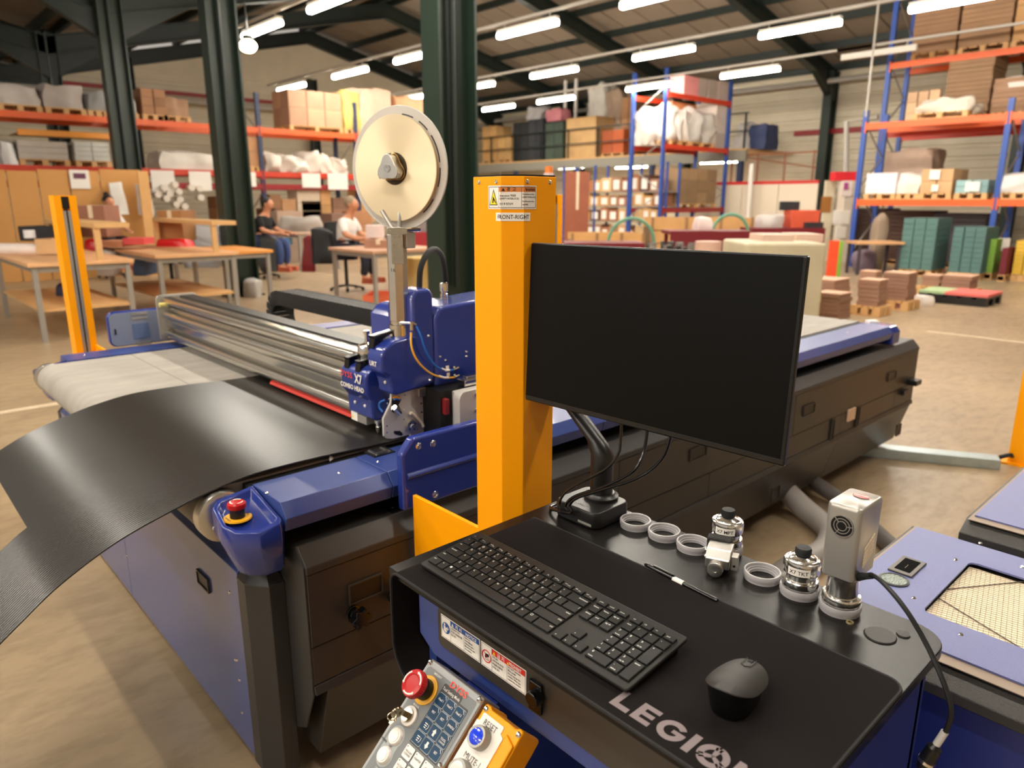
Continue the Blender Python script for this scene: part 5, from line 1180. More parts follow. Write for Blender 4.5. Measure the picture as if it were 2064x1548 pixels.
# clamp block with foam
bx, by = 0.967, 0.563
hd = math.radians(-158)
bxu = Vector((math.cos(hd), math.sin(hd), 0)); byu = Vector((-math.sin(hd), math.cos(hd), 0)); bo = Vector((0.995, 0.572, DZ))
CB = thing('clamp_block', 'small silver machined block with dark foam pad lying on the desk', 'tool', bo)
def bbx(m, a0, a1, b0, b1, z0, z1): return m.slab(bo, bxu, byu, a0, a1, b0, b1, z0, z1)
m = MB(alu); bbx(m, -0.012, 0.024, -0.021, 0.019, 0.012, 0.030); m.build('block', CB, bevel=0.003)
m = MB(alu); m.ext(bo - byu * 0.019, bxu, Z1, [(-0.016, 0.029), (0.022, 0.029), (0.012, 0.042), (-0.016, 0.044)], -0.038, 0.002); m.build('upper_bracket', CB, bevel=0.0015)
m = MB(alu); m.lathe([(0.0, -0.001), (0.004, -0.001), (0.004, 0.0005), (0.0115, 0.0005), (0.0125, 0.0), (0.0125, -0.024)], bo + bxu * 0.036 + Z1 * 0.0155 - byu * 0.002, bxu, 28); m.build('boss', CB)
m = MB(alu_matt); m.slab(bo, bxu, byu, -0.004, 0.014, 0.019, 0.030, 0.010, 0.034); fl = m.build('side_flange', CB, bevel=0.001)
MB(black).cyl(bo + bxu * 0.0142 + byu * 0.025 + Z1 * 0.018, 0.0022, 0.0006, bxu, 10).build('bolt_hole', fl)
m = MB(mat('dark_open_foam', (38, 36, 36), 0.9, var=0.6, scale=420, bump=1.0, bscale=500)); m.slab(bo, bxu, byu, -0.034, -0.013, -0.026, 0.014, 0.010, 0.048); m.build('foam_pad', CB, bevel=0.003)
for z in (0.030, 0.018): MB(polish).lathe([(0.001, 0.004), (0.003, 0.004), (0.0045, 0.001), (0.0045, 0)], bo + bxu * -0.002 - byu * 0.022 + Z1 * z, -byu, 12).build('bolt', CB)
# camera microscope unit
cx, cy = 1.021, 0.382; z0 = DZ + 0.0093
CM = thing('camera_unit', 'silver handheld-style camera unit with round vent and black cable on the desk', 'camera', (cx, cy, z0))
m = MB(polish); m.lathe([(0.0205, 0.0), (0.0205, 0.004), (0.0265, 0.006), (0.0275, 0.009), (0.0275, 0.016), (0.0265, 0.018), (0.0225, 0.019), (0.0225, 0.047), (0.0245, 0.049), (0.0245, 0.056)], (cx, cy, z0), n=40); m.build('lens_barrel', CM)
hdc = math.radians(180); cu_ = Vector((-math.sin(hdc), math.cos(hdc), 0)); cf = Vector((math.cos(hdc), math.sin(hdc), 0))   # cf points to the viewer
cu_ = -cu_ if cu_.dot(RT) < 0 else cu_
body = []
bw, bd = 0.0240, 0.038
outline = rrect(-bw, bw, -bd, bd, 0.007, 4)
outline = [(a, b if b > -0.01 else b) for a, b in outline]
def cpos(a, b, z): return Vector((cx, cy, z)) + cu_ * a - cf * (b + 0.010)
sil = mat('silver_satin_shell', (168, 164, 158), 0.33, 0.55)
m = MB(sil); zb0, zt0 = z0 + 0.053, z0 + 0.168
m.loft([[cpos(a * 0.93, b * 0.93, zb0) for a, b in outline], [cpos(a, b, zb0 + 0.002) for a, b in outline], [cpos(a * 1.03, b * 1.03, zt0 - 0.007) for a, b in outline], [cpos(a * 1.01, b * 1.01, zt0 - 0.002) for a, b in outline], [cpos(a * 0.94, b * 0.94, zt0) for a, b in outline]])
m.build('shell', CM, smooth=45)
FO = cpos(0, -bd * 1.022, 0) + cf * 0.0004; lean = 0.0
fc = FO + Z1 * (zt0 - 0.031)
m = MB(black); m.lathe([(0.0, 0.0008), (0.0165, 0.0008), (0.0165, -0.002)], fc, cf, 36); vn = m.build('vent_disc', CM)
m = MB(silver)
for ra in (0.0165, 0.0118, 0.0075):
    m.ext(fc, cu_, Z1, arc(0, 0, ra, 0, 2 * PI, 30) + arc(0, 0, ra - 0.0011, 2 * PI, 0, 30), 0.0, 0.0016)
for a in (-2.1, 0.15, 2.35):
    dx, dy = math.cos(a), math.sin(a); t = (-dy, dx)
    m.ext(fc, cu_, Z1, [(dx * .0075 + t[0] * .0006, dy * .0075 + t[1] * .0006), (dx * .016 + t[0] * .0006, dy * .016 + t[1] * .0006), (dx * .016 - t[0] * .0006, dy * .016 - t[1] * .0006), (dx * .0075 - t[0] * .0006, dy * .0075 - t[1] * .0006)], 0.0, 0.0016)
m.build('vent_grille', vn, smooth=0)
SO = cpos(bw * 1.02, 0, 0) + cu_ * 0.0006; sb = -cf
m = MB(mat('cream_slot', (236, 218, 192), 0.5))
for i in range(6):
    zc_ = zb0 + 0.018 + i * 0.0055
    m.ext(SO + Z1 * zc_, sb, Z1, [(-0.012, -0.001), (0.020, 0.0145), (0.020, 0.017), (-0.012, 0.0015)], -0.001, 0.0006)
m.build('side_vent', CM, smooth=0)
m = MB(red); tcx = cpos(0.002, 0.012, zt0 + 0.0003)
m.poly(tcx, cu_, -cf, [(0.012 * math.cos(a), 0.0075 * math.sin(a)) for a in [2 * PI * i / 28 for i in range(28)]], 0.0008)
m.use(paper); m.poly(tcx, cu_, -cf, [(-0.010, -0.0012), (0.010, 0.0002), (0.010, 0.0022), (-0.010, 0.0012)], 0.0012); m.build('emblem', CM, smooth=0)
pts = [cpos(bw, -0.020, zb0 + 0.006), sight(1760, 1160, x=0.985), sight(1790, 1185, x=0.975), sight(1830, 1235, x=0.965), sight(1868, 1300, x=0.955), sight(1900, 1370, x=0.94), sight(1917, 1430, x=0.93), sight(1908, 1470, x=0.925), sight(1888, 1500, x=0.92)]
cb = MB(black).tube(bez(pts, 60), 0.0034, 10).build('cable', CM)
m = MB(black_soft); dd = (pts[1] - pts[0]); dl = dd.length
for i in range(7): m.cyl(pts[0] + dd * (i / 7.0 * 0.75), 0.0062 - i * 0.0003, dl * 0.06, dd, 12)
m.rod(pts[0], pts[0] + dd * 0.9, 0.0048, 10); m.build('strain_relief', CM)
e = (pts[-1] - pts[-2]).normalized()
m = MB(mat('clear_sleeve', (200, 198, 194), 0.25)); m.rod(pts[-2] + e * 0.004, pts[-1] + e * 0.002, 0.0046, 12); m.build('cable_sleeve', CM)
m = MB(black); m.lathe([(0.004, 0), (0.009, 0.006), (0.010, 0.028), (0.007, 0.04)], pts[-1], e + Vector((0, 0, -0.1)), 16); m.use(steel).lathe([(0.0105, 0.026), (0.0105, 0.03)], pts[-1], e + Vector((0, 0, -0.1)), 16); m.build('cable_plug', CM)

# ================================================================ BLUE UNITS AT THE SIDE
def unit(x0, x1, y0, y1, zt, label, grille=True):
    o = thing('extraction_unit', label, 'cabinet', ((x0 + x1) / 2, (y0 + y1) / 2, 0))
    lip = mat('black_textured_lip', (58, 56, 54), 0.45, bump=0.5, bscale=500)
    m = MB(lip); m.prism([(x0 - 0.03, zt - 0.05), (x0 - 0.03, zt - 0.03), (x0 + 0.02, zt - 0.005), (x0 + 0.03, zt - 0.005), (x0 + 0.03, zt - 0.02), (x1 + 0.012, zt - 0.02), (x1 + 0.012, zt - 0.05)], 'y', y0, y1 + 0.014); m.box(x1 - 0.002, x1 + 0.012, y0, y1 + 0.014, zt - 0.02, zt - 0.005); m.box(x0 + 0.03, x1 - 0.002, y1 - 0.002, y1 + 0.014, zt - 0.02, zt - 0.005); m.build('lid_rim', o, bevel=0.003)
    if grille:
        gx0, gx1, gy1, gy0 = 1.392, 1.676, 0.372, y0 + 0.06
        m = MB(lav)
        m.box(x0 + 0.03, gx0, y0, y1, zt - 0.004, zt); m.box(gx1, x1, y0, y1, zt - 0.004, zt); m.box(gx0, gx1, gy1, y1, zt - 0.004, zt); m.box(gx0, gx1, y0, gy0, zt - 0.004, zt)
        for (ax, ay, sx, sy) in ((gx0, gy1, 1, -1), (gx1, gy1, -1, -1)):
            m.prism([(ax, ay), (ax + sx * 0.014, ay), (ax + sx * 0.004, ay + sy * 0.004), (ax, ay + sy * 0.014)], 'z', zt - 0.004, zt)
        m.build('lid_plate', o)
        fm_ = mat('cream_filter_fabric', (228, 212, 184), 0.7, var=0.05, scale=60)
        MB(fm_).box(gx0, gx1, gy0, gy1, zt - 0.016, zt - 0.012).build('filter_mat', o, smooth=0)
        wm_ = mat('thin_wire', (150, 140, 124), 0.4, 0.5); m = MB(wm_)
        a = math.radians(20)
        gcx, gcy = (gx0 + gx1) / 2, (gy0 + gy1) / 2
        def clip(p, d):
            t0, t1 = -9, 9
            for c, lo_, hi_ in ((0, gx0, gx1), (1, gy0, gy1)):
                if abs(d[c]) < 1e-6: continue
                A, B_ = (lo_ - p[c]) / d[c], (hi_ - p[c]) / d[c]
                t0 = max(t0, min(A, B_)); t1 = min(t1, max(A, B_))
            return (t0, t1) if t1 > t0 else None
        for ang_ in (math.radians(12), math.radians(102)):
            dx, dy = math.cos(ang_), math.sin(ang_)
            for k in range(-60, 61):
                p = (gcx - dy * k * 0.0085, gcy + dx * k * 0.0085); c = clip(p, (dx, dy))
                if c: m.rod((p[0] + dx * c[0], p[1] + dy * c[0], zt - 0.0115), (p[0] + dx * c[1], p[1] + dy * c[1], zt - 0.0115), 0.00035, 3)
        wo = m.build('wire_mesh', o, smooth=0, kind='stuff')
        m = MB(mat('dark_wire', (110, 100, 88)))
        for (p0, p1) in (((1905, 1188), (2064, 1172)), ((1888, 1203), (2064, 1310))):
            a = sight(*p0, z=zt - 0.01); b = sight(*p1, z=zt - 0.01); m.rod(a, b, 0.0012, 6)
        m.build('guard_wire', o)
        m = MB(mat('grey_switch_frame', (74, 68, 62), 0.4)); m.box(1.505, 1.592, 0.430, 0.478, zt, zt + 0.004); m.build('socket_frame', o, bevel=0.003)
        m = MB(mat('deep_black_hole', (3, 3, 3), 0.9, spec=0.1)); m.box(1.518, 1.58, 0.439, 0.469, zt + 0.0038, zt + 0.0052); m.use(steel).box(1.53, 1.55, 0.452, 0.4535, zt + 0.0052, zt + 0.0058); m.build('socket', o, smooth=0)
        m = MB(black); m.lathe([(0.024, 0), (0.0285, 0.0), (0.0285, 0.002), (0.024, 0.003)], (1.471, 0.452, zt), n=36, caps=False); m.build('gauge_rim', o)
        m = MB(mat('gauge_glass_green', (206, 222, 216), 0.08, 0.5, var=0.5, scale=90, stretch=(1, 8, 1))); m.cyl((1.471, 0.452, zt), 0.0262, 0.0015, n=32); m.build('gauge_window', o)
        for px, py in ((1842, 1205), (1926, 1128), (1976, 1095), (1937, 1279), (2060, 1143)):
            q = sight(px, py, z=zt); m = MB(steel); m.lathe([(0.001, 0.002), (0.003, 0.002), (0.0045, 0)], q, n=10); m.build('screw', o)
    else:
        MB(lav).box(x0 + 0.03, x1, y0, y1, zt - 0.004, zt).build('lid_plate', o)
    MB(navy).box(x0, x1, y0, y1, 0.06, zt - 0.05).build('cabinet_body', o, bevel=0.003)
    MB(mat('tan_gasket', (150, 132, 116), 0.6)).box(x0 + 0.002, x0 + 0.034, y0, y1 + 0.007, zt - 0.0055, zt - 0.0038).box(x1 - 0.004, x1 + 0.007, y0, y1 + 0.007, zt - 0.0055, zt - 0.0038).box(x0 + 0.034, x1 - 0.004, y1 - 0.004, y1 + 0.007, zt - 0.0055, zt - 0.0038).build('gasket', o, smooth=0)
    for x in (x0 + 0.06, x1 - 0.06):
        for y in (y0 + 0.05, y1 - 0.05): MB(black).cyl((x, y, 0), 0.03, 0.06, n=12).build('caster', o)
    return o
unit(1.25, 1.775, -0.35, 0.512, 0.70, 'blue extraction unit with cream filter grille next to the desk')
unit(1.92, 2.60, -0.40, 0.440, 0.70, 'blue extraction unit further back, plain lid with black rim', False)
# ================================================================ HOSES
hg = mat('grey_hose', (160, 154, 148), 0.5)
def hose(pts, r, label, ribs=False, m_=None):
    P = bez(pts, 60)
    if ribs:
        Q = bez(pts, 160); rr = [r * (1.0 if (i // 1) % 2 else 0.86) for i in range(len(Q))]; mb = MB(m_ or hg).tube(Q, rr, 12)
    else: mb = MB(m_ or hg).tube(P, r, 12)
    o = mb.build('suction_hose'); tag(o, label, 'hose'); return o
hose([(3.15, 1.72, 0.24), (3.13, 1.56, 0.16), (3.09, 1.37, 0.07), (2.98, 1.20, 0.052), (2.80, 1.135, 0.052), (2.62, 1.14, 0.052)], 0.05, 'smooth grey suction hose curving on the floor from under the machine')
hose([(2.62, 1.14, 0.052), (2.5, 1.15, 0.052), (2.3, 1.12, 0.052), (2.1, 0.98, 0.052), (1.95, 0.80, 0.06)], 0.052, 'ribbed grey suction hose on the floor behind the tool marked TKT', True, mat('ribbed_hose', (150, 144, 140), 0.4))
hose([(3.45, 1.75, 0.2), (3.40, 1.5, 0.1), (3.33, 1.27, 0.042), (3.15, 1.07, 0.04), (2.95, 0.86, 0.04), (2.70, 0.62, 0.05)], 0.036, 'thinner dark grey hose crossing the floor behind the camera unit', False, mat('dark_grey_hose', (92, 86, 82), 0.5))
hose([(1.75, 1.45, 0.05), (1.68, 1.25, 0.03), (1.75, 1.1, 0.03), (1.9, 1.0, 0.03), (2.2, 1.2, 0.03), (2.3, 1.5, 0.06)], 0.014, 'thin black corrugated tube looping on the floor under the machine edge', False, black_soft)
# ================================================================ BACKGROUND GOODS
from mathutils import noise
orange = mat('orange_rack_beam', (232, 98, 38), 0.4); rackblue = mat('blue_rack_upright', (44, 78, 160), 0.42); rackdark = mat('dark_blue_rack_upright', (36, 48, 84), 0.45)
redbeam = mat('red_rack_beam', (206, 60, 34), 0.42); ybeam = mat('amber_rack_beam', (232, 150, 50), 0.42)
def cm(c, rough=0.7, **k): return mat('goods_%d_%d_%d' % c, c, rough, var=0.08, scale=3, **k)
WRAP = (214, 206, 198); CARD = (178, 132, 92); CARD2 = (150, 108, 74); PINKC = (198, 152, 120); TAN = (206, 158, 104)
def tagbox(name, label, cat, loc, group=None): return thing(name, label, cat, loc, 0, group)
def pallet_part(o, x0, x1, y0, y1, z):
    m = MB(wood); n = 3
    for i in range(5):
        yy = y0 + (y1 - y0) * (i + 0.1) / 5; m.box(x0, x1, yy, yy + (y1 - y0) * 0.16, z + 0.10, z + 0.125)
    for i in range(n):
        for j in range(3):
            xx = x0 + (x1 - x0 - 0.1) * i / (n - 1); yy = y0 + (y1 - y0 - 0.1) * j / 2; m.box(xx, xx + 0.1, yy, yy + 0.1, z + 0.02, z + 0.10)
        m.box(xx, xx + 0.1, y0, y1, z, z + 0.02)
    return m.build('pallet', o, smooth=0)
def lump(x0, x1, y0, y1, z0, z1, m, amp=0.04, seed=0, cuts=5, rnd=0.0):
    bm = bmesh.new(); bmesh.ops.create_cube(bm, size=1.0); bmesh.ops.subdivide_edges(bm, edges=bm.edges, cuts=cuts, use_grid_fill=True)
    c = Vector(((x0 + x1) / 2, (y0 + y1) / 2, (z0 + z1) / 2)); d = Vector((x1 - x0, y1 - y0, z1 - z0))
    vs = []
    for v in bm.verts:
        p = v.co.copy()
        if rnd: sp = p.normalized() * 0.56; p = p * (1 - rnd) + Vector((sp.x, sp.y, max(sp.z, p.z) if p.z < -0.49 else sp.z)) * rnd
        flat = v.co.z < -0.49
        if flat: p.z = -0.5
        # pull the upper corners in a little
        k = 1 - 0.10 * max(0, p.z + 0.1) * (2 * min(abs(p.x), abs(p.y)) + 0.3)
        q = Vector((p.x * k * d.x, p.y * k * d.y, p.z * d.z)); n = noise.noise_vector(q * 3.1 + Vector((seed * 7.3, seed, 0))) * amp
        if flat: n.z = 0.0
        vs.append(c + q + n)
    mb = MB(m); mb.add(vs, [[v.index for v in f.verts] for f in bm.faces]); bm.free(); return mb
_seed = [0]
def load(label, x0, x1, y0, y1, z0, z1, style, colour, cat='pallet load', group=None, pal=True, name=None, nx=2, ny=2, nz=2):
    _seed[0] += 1
    x0, x1 = sorted((x0, x1)); y0, y1 = sorted((y0, y1))
    o = tagbox(name or {'wrap': 'wrapped_load', 'cartons': 'carton_load', 'sheets': 'sheet_stack', 'sack': 'sack_load'}[style], label, cat, ((x0 + x1) / 2, (y0 + y1) / 2, z0), group)
    if pal: pallet_part(o, x0, x1, y0, y1, z0); z0 += 0.126
    mm = cm(colour)
    if style == 'wrap': lump(x0, x1, y0, y1, z0, z1, cm(colour, 0.35), 0.08, _seed[0], 8, 0.15).build('wrapped_goods', o, smooth=60)
    elif style == 'sack':
        n = max(1, nx)
        for i in range(n):
            a, b = x0 + (x1 - x0) * i / n, x0 + (x1 - x0) * (i + 1) / n
            yy = (y0, y1)
            lump(a, b + 0.02, yy[0], yy[1], z0, z1 - 0.08 * ((i * 37) % 3) / 2, cm(colour, 0.5), 0.16, _seed[0] * 5 + i, 7, 0.4).build('bag', o, smooth=80)
    elif style == 'cartons':
        g = 0.012; rnd = random.Random(_seed[0])
        for k in range(nz):
            for i in range(nx):
                for j in range(ny):
                    if j not in (0, ny - 1) and i not in (0, nx - 1): continue
                    a, b = x0 + (x1 - x0) * i / nx, x0 + (x1 - x0) * (i + 1) / nx; c, d = y0 + (y1 - y0) * j / ny, y0 + (y1 - y0) * (j + 1) / ny
                    e, f = z0 + (z1 - z0) * k / nz, z0 + (z1 - z0) * (k + 1) / nz; v = rnd.uniform(0.9, 1.06)
                    MB(cm(tuple(min(255, int(q * (0.92 if v < 0.97 else 1.03))) for q in colour))).box(a + g, b - g, c + g, d - g, e, f - 0.006).build('carton', o, smooth=0)
    elif style == 'sheets':
        m = MB(mm); n = max(3, int((z1 - z0) / 0.09)); rnd = random.Random(_seed[0])
        ns = nx
        for s in range(ns):
            a, b = x0 + (x1 - x0) * s / ns, x0 + (x1 - x0) * (s + 1) / ns - 0.02; m = MB(mm)
            for i in range(n):
                q = rnd.uniform(-0.012, 0.012); m.box(a + q, b + q, y0 + q, y1 + q, z0 + (z1 - z0) * i / n, z0 + (z1 - z0) * (i + 1) / n - 0.006)
            m.build('board_bundle', o, smooth=0)
    return o
# ------------------------------------------------ racks
def rack(label, xs, y0, y1, levels, h, along='x', up=rackdark, group=None):
    """uprights at positions xs along one axis, front at y0, back at y1 across it; levels = [(z, material)]"""
    def V(a, b, z): return Vector((a, b, z)) if along == 'x' else Vector((b, a, z))
    o = thing('pallet_rack', label, 'pallet rack', V((xs[0] + xs[-1]) / 2, (y0 + y1) / 2, 0), 0, group)
    def bx(m, a0, a1, b0, b1, z0, z1): m.box(a0, a1, b0, b1, z0, z1) if along == 'x' else m.box(b0, b1, a0, a1, z0, z1)
    for a in xs:
        for b in (y0, y1):
            m = MB(up); bx(m, a - 0.05, a + 0.05, b - 0.04, b + 0.04, 0.01, h); bx(m, a - 0.08, a + 0.08, b - 0.07, b + 0.07, 0, 0.012); m.build('upright', o, smooth=0)
        m = MB(alu_matt); z = 0.3; s = 1
        while z < h - 0.7:
            p, q = (y0, y1) if s > 0 else (y1, y0); m.rod(V(a, p, z), V(a, q, z + 0.7), 0.018, 5); z += 0.7; s = -s
        m.build('brace', o, smooth=0)
    for i, (z, m_) in enumerate(levels):
        for a, b in zip(xs, xs[1:]):
            for y in (y0 - 0.01, y1 + 0.01):
                m = MB(m_); bx(m, a + 0.05, b - 0.05, y - 0.03, y + 0.03, z - 0.13, z); bx(m, a + 0.02, a + 0.05, y - 0.04, y + 0.04, z - 0.2, z + 0.03); bx(m, b - 0.05, b - 0.02, y - 0.04, y + 0.04, z - 0.2, z + 0.03); m.build('beam', o, smooth=0)
    return o
# ---- left run (along x, front y=18)
LY, LYB = 18.0, 19.1
rack('long orange pallet rack along the far wall behind the workbenches', [2.45, 5.2, 8.05, 10.75, 13.4], LY, LYB, [(3.2, orange), (2.16, redbeam), (1.86, red_steel)], 4.0)
o = thing('rack_shelf', 'short amber shelf beam behind the cardboard partition', 'shelf', (3.95, 18.3, 2.78)); MB(ybeam).box(3.0, 4.95, LY - 0.03, LY + 0.03, 2.74, 2.86).build('beam', o, smooth=0); MB(wood).box(3.0, 4.95, LY + 0.03, 18.9, 2.78, 2.80).build('shelf_board', o, smooth=0)
def L(px0, px1, ytop, z0, label, style, colour, y=LY, dep=0.95, **k):
    a = sight(px0, 300, y=y); b = sight(px1, 300, y=y); t = sight((px0 + px1) / 2, ytop, y=y)
    return load(label, a.x, b.x, y, y + dep, z0, t.z, style, colour, **k)
L(10, 98, 172, 3.2, 'pale shrink-wrapped load at the near end of the top rack level', 'wrap', (196, 188, 182), group=None)
L(104, 185, 170, 3.2, 'pale shrink-wrapped load with a puffed plastic corner on the top rack level', 'wrap', (190, 180, 174))
L(188, 230, 186, 3.2, 'grey wrapped load half hidden by the leftmost tall green column', 'wrap', (150, 150, 148))
L(262, 288, 196, 3.2, 'narrow white load to the side of a blue upright, top rack level', 'wrap', (206, 202, 196))
L(296, 346, 180, 3.2, 'brown cartons stacked on the top rack level between two green columns', 'cartons', (170, 124, 90), nx=2, ny=2, nz=3)
L(338, 392, 198, 3.2, 'lumpy brown wrapped load sagging beside the brown cartons', 'wrap', (176, 138, 108))
L(588, 694, 184, 3.2, 'big carton load with pale tops on the rack beside the reel', 'cartons', PINKC, nx=3, ny=2, nz=2)
L(697, 730, 182, 3.2, 'yellow sack load on the top rack level behind the reel', 'wrap', (208, 188, 104))
L(730, 796, 178, 3.2, 'pale pink wrapped load on the top rack level behind the reel', 'wrap', (214, 182, 158))
L(800, 862, 196, 3.2, 'light brown wrapped load beside the green column by the reel', 'wrap', (206, 158, 118))
L(2, 34, 284, 2.16, 'white draped bag at the end of the middle rack level', 'wrap', (222, 220, 218), pal=False)
L(36, 138, 284, 2.16, 'neat grey stack of wrapped sheets above the cardboard partition', 'sheets', (196, 186, 176), nx=1)
L(150, 222, 286, 2.16, 'white and teal wrapped stack above the cardboard partition', 'sheets', (206, 204, 196), nx=2)
MB(cm((96, 130, 136))).build if False else None
L(318, 434, 306, 2.16, 'shiny white bundle on the middle rack level between two green columns', 'wrap', (226, 220, 210), pal=False)
L(490, 522, 276, 2.16, 'brown carton stack standing beside a dark upright', 'cartons', CARD, nx=1, ny=2, nz=2)
L(534, 616, 312, 2.16, 'white plastic bags slumped on the middle rack level, nearer the tall column', 'sack', (226, 216, 204), nx=3, pal=False)
L(616, 702, 308, 2.16, 'white plastic bags slumped on the middle rack level, nearer the reel', 'sack', (230, 222, 210), nx=3, pal=False)
for i, (x0, x1, y0, y1, lb) in enumerate(((308, 350, 344, 388, 'white hanging sheet on the rack beam nearest the cardboard partition'), (384, 424, 346, 384, 'white hanging sheet on the rack beam beside the tall column'), (495, 515, 347, 376, 'narrow white hanging sheet just past the tall column'),
                                          (610, 645, 350, 378, 'white hanging sheet below the slumped bags'), (662, 700, 350, 382, 'white hanging sheet on the rack beam close to the reel'))):
    a = sight(x0, y1, y=LY - 0.08); b = sight(x1, y0, y=LY - 0.08); o = MB(paper).box(a.x, b.x, LY - 0.08, LY - 0.07, a.z, b.z).build('hanging_sheet', smooth=0); tag(o, lb, 'sheet', 'hanging sheets on the left rack')
# lower rack bay: shelf, rolls, cartons
o = MB(wood).box(5.3, 13.3, LY + 0.02, LYB, 0.90, 0.94).build('rack_board', smooth=0); tag(o, 'long lower rack board carrying brown cartons', 'shelf')
lows = [(535, 560, 392, CARD2), (560, 590, 400, (186, 140, 100)), (592, 640, 372, (214, 196, 170)), (640, 662, 380, TAN), (664, 712, 398, (150, 112, 90)), (600, 640, 405, (160, 124, 104)), (716, 745, 372, (196, 146, 92)), (548, 600, 425, (176, 150, 132)), (660, 700, 430, (150, 116, 100)), (705, 745, 425, (178, 128, 92)),
        (525, 545, 420, (120, 84, 60)), (425, 455, 395, CARD2)]
words = ['dark brown', 'mid brown', 'wide pale', 'narrow tan', 'dull brown', 'squat brown', 'upright ochre', 'greyish', 'plum brown', 'orange brown', 'deep brown', 'plain brown']
for i, (x0, x1, yt, c) in enumerate(lows):
    yy = LY + 0.1 if i < 7 or i > 9 else LY - 1.4
    z0 = 0.94 if i < 7 or i > 9 else 0.0
    L(x0, x1, yt, z0, words[i] + (' carton on the lower rack board behind the seated workers' if z0 else ' carton stack behind the worker in white'), 'cartons', c, y=yy, dep=0.6, nx=1, ny=1, nz=2, pal=False, cat='carton', name='carton_stack')
for i, (px, py) in enumerate(sorted(((318, 392), (330, 378), (352, 372), (360, 386), (335, 400), (362, 402), (385, 378), (402, 380), (404, 398), (372, 416), (355, 412), (342, 390)))):
    q = sight(px, py, y=LY - 0.15)
    o = MB(cm((228, 218, 204), 0.6)).cyl(q - Y1 * 0.05, 0.075, 0.22, (0, 1, 0), 12).build('paper_roll', smooth=40); tag(o, 'white paper roll end under the red beam, %s from the cardboard partition' % (ORD + ['ninth', 'tenth', 'eleventh', 'twelfth'])[i], 'roll', 'white rolls under the red beam')
# cardboard partition
PYW = 16.0
xa = sight(-40, 400, y=PYW).x
seams = [-40, 20, 82, 145, 206, 290]
names_p = ['outermost', 'second', 'third, behind the yellow post', 'fourth, with the small poster', 'end']
for i, (a, b) in enumerate(zip(seams, seams[1:])):
    A, B_ = sight(a, 400, y=PYW).x, sight(b, 400, y=PYW).x; zt = sight((a + b) / 2, 342, y=PYW).z
    o = MB(mat('tan_cardboard_panel', (206, 150, 84), 0.65, var=0.06, scale=1.5)).box(A + 0.008, B_ - 0.008, PYW, PYW + 0.03, 0.0, zt - 0.02 * (i % 2)).build('cardboard_partition', bevel=0.004)
    tag(o, 'tall tan cardboard partition panel, ' + names_p[i] + ' of the row', 'partition', 'cardboard partition panels')
A, B_ = sight(282, 400, y=PYW - 0.3).x, sight(303, 400, y=PYW - 0.3).x
o = MB(cm((214, 164, 104))).box(A, B_, PYW - 0.35, PYW - 0.31, 0, sight(290, 345, y=PYW - 0.3).z).build('cardboard_partition'); tag(o, 'narrow tan cardboard board closing the end of the partition', 'partition')
a = sight(144, 380, y=PYW - 0.03); b = sight(178, 343, y=PYW - 0.03)
m = MB(paper); m.box(a.x, b.x, PYW - 0.03, PYW - 0.01, a.z, b.z); m.use(cm((110, 62, 86))).box(a.x + 0.06, b.x - 0.06, PYW - 0.034, PYW - 0.029, a.z + 0.18, b.z - 0.06); o = m.build('wall_poster', smooth=0); tag(o, 'small white poster with a dark purple picture on the cardboard partition', 'poster')
for (p, lb) in (((238, 400), 'white garment hanging to one side of the leftmost tall green column'), ((291, 402), 'white garment hanging on the far side of the leftmost tall green column')):
    q = sight(*p, y=PYW - 0.2); o = lump(q.x - 0.12, q.x + 0.12, q.y - 0.06, q.y + 0.06, q.z - 0.3, q.z + 0.3, cm((226, 222, 216)), 0.05, 3, 3).build('hanging_garment', smooth=80); tag(o, lb, 'garment')
# ------------------------------------------------ workbenches on the left
def bench(label, x0, x1, y0, y1, z, colour, shelf=0.32, over=None, legc=None):
    o = thing('workbench', label, 'table', ((x0 + x1) / 2, (y0 + y1) / 2, 0)); lm = legc or alu_matt
    MB(colour).box(x0, x1, y0, y1, z - 0.04, z).build('table_top', o, bevel=0.004)
    for x in (x0 + 0.06, x1 - 0.06):
        for y in (y0 + 0.06, y1 - 0.06): MB(lm).box(x - 0.025, x + 0.025, y - 0.025, y + 0.025, 0, z - 0.04).build('leg', o, smooth=0)
    m = MB(lm); m.box(x0 + 0.06, x1 - 0.06, y0 + 0.05, y0 + 0.07, z - 0.1, z - 0.04); m.box(x0 + 0.05, x0 + 0.07, y0 + 0.06, y1 - 0.06, z - 0.1, z - 0.04); m.build('rail', o, smooth=0)
    if shelf: MB(wood).box(x0 + 0.06, x1 - 0.06, y0 + 0.06, y1 - 0.06, shelf, shelf + 0.025).build('lower_shelf', o, smooth=0)
    if over:
        zs, dx = over
        MB(wood).box(x1 - dx, x1, y0, y1, zs, zs + 0.05).build('upper_shelf', o, smooth=0)
        for y in (y0 + 0.02, y1 - 0.06): MB(wood).box(x1 - dx, x1 - dx + 0.06, y, y + 0.05, z, zs).build('shelf_post', o, smooth=0)
    return o
bt = mat('bench_top_wood', (222, 172, 124), 0.5, var=0.06, scale=6)
q = sight(55, 532, z=0.83); bA = bench('light wood workbench with steel legs at the edge of the view', q.x, q.x + 1.0, q.y, q.y + 2.4, 0.83, bt, 0.32, (1.17, 0.35))
q2 = sight(312, 515, z=0.83); bB = bench('light wood workbench with a raised timber shelf in front of the worker in white', q2.x, q2.x + 1.0, q2.y, q2.y + 2.3, 0.83, bt, 0.3, (1.16, 0.3))
q3 = sight(448, 508, z=0.80); bC = bench('narrow orange-edged workbench beside the tall green column', q3.x, q3.x + 0.7, q3.y, q3.y + 1.3, 0.80, cm((224, 150, 72)), None)
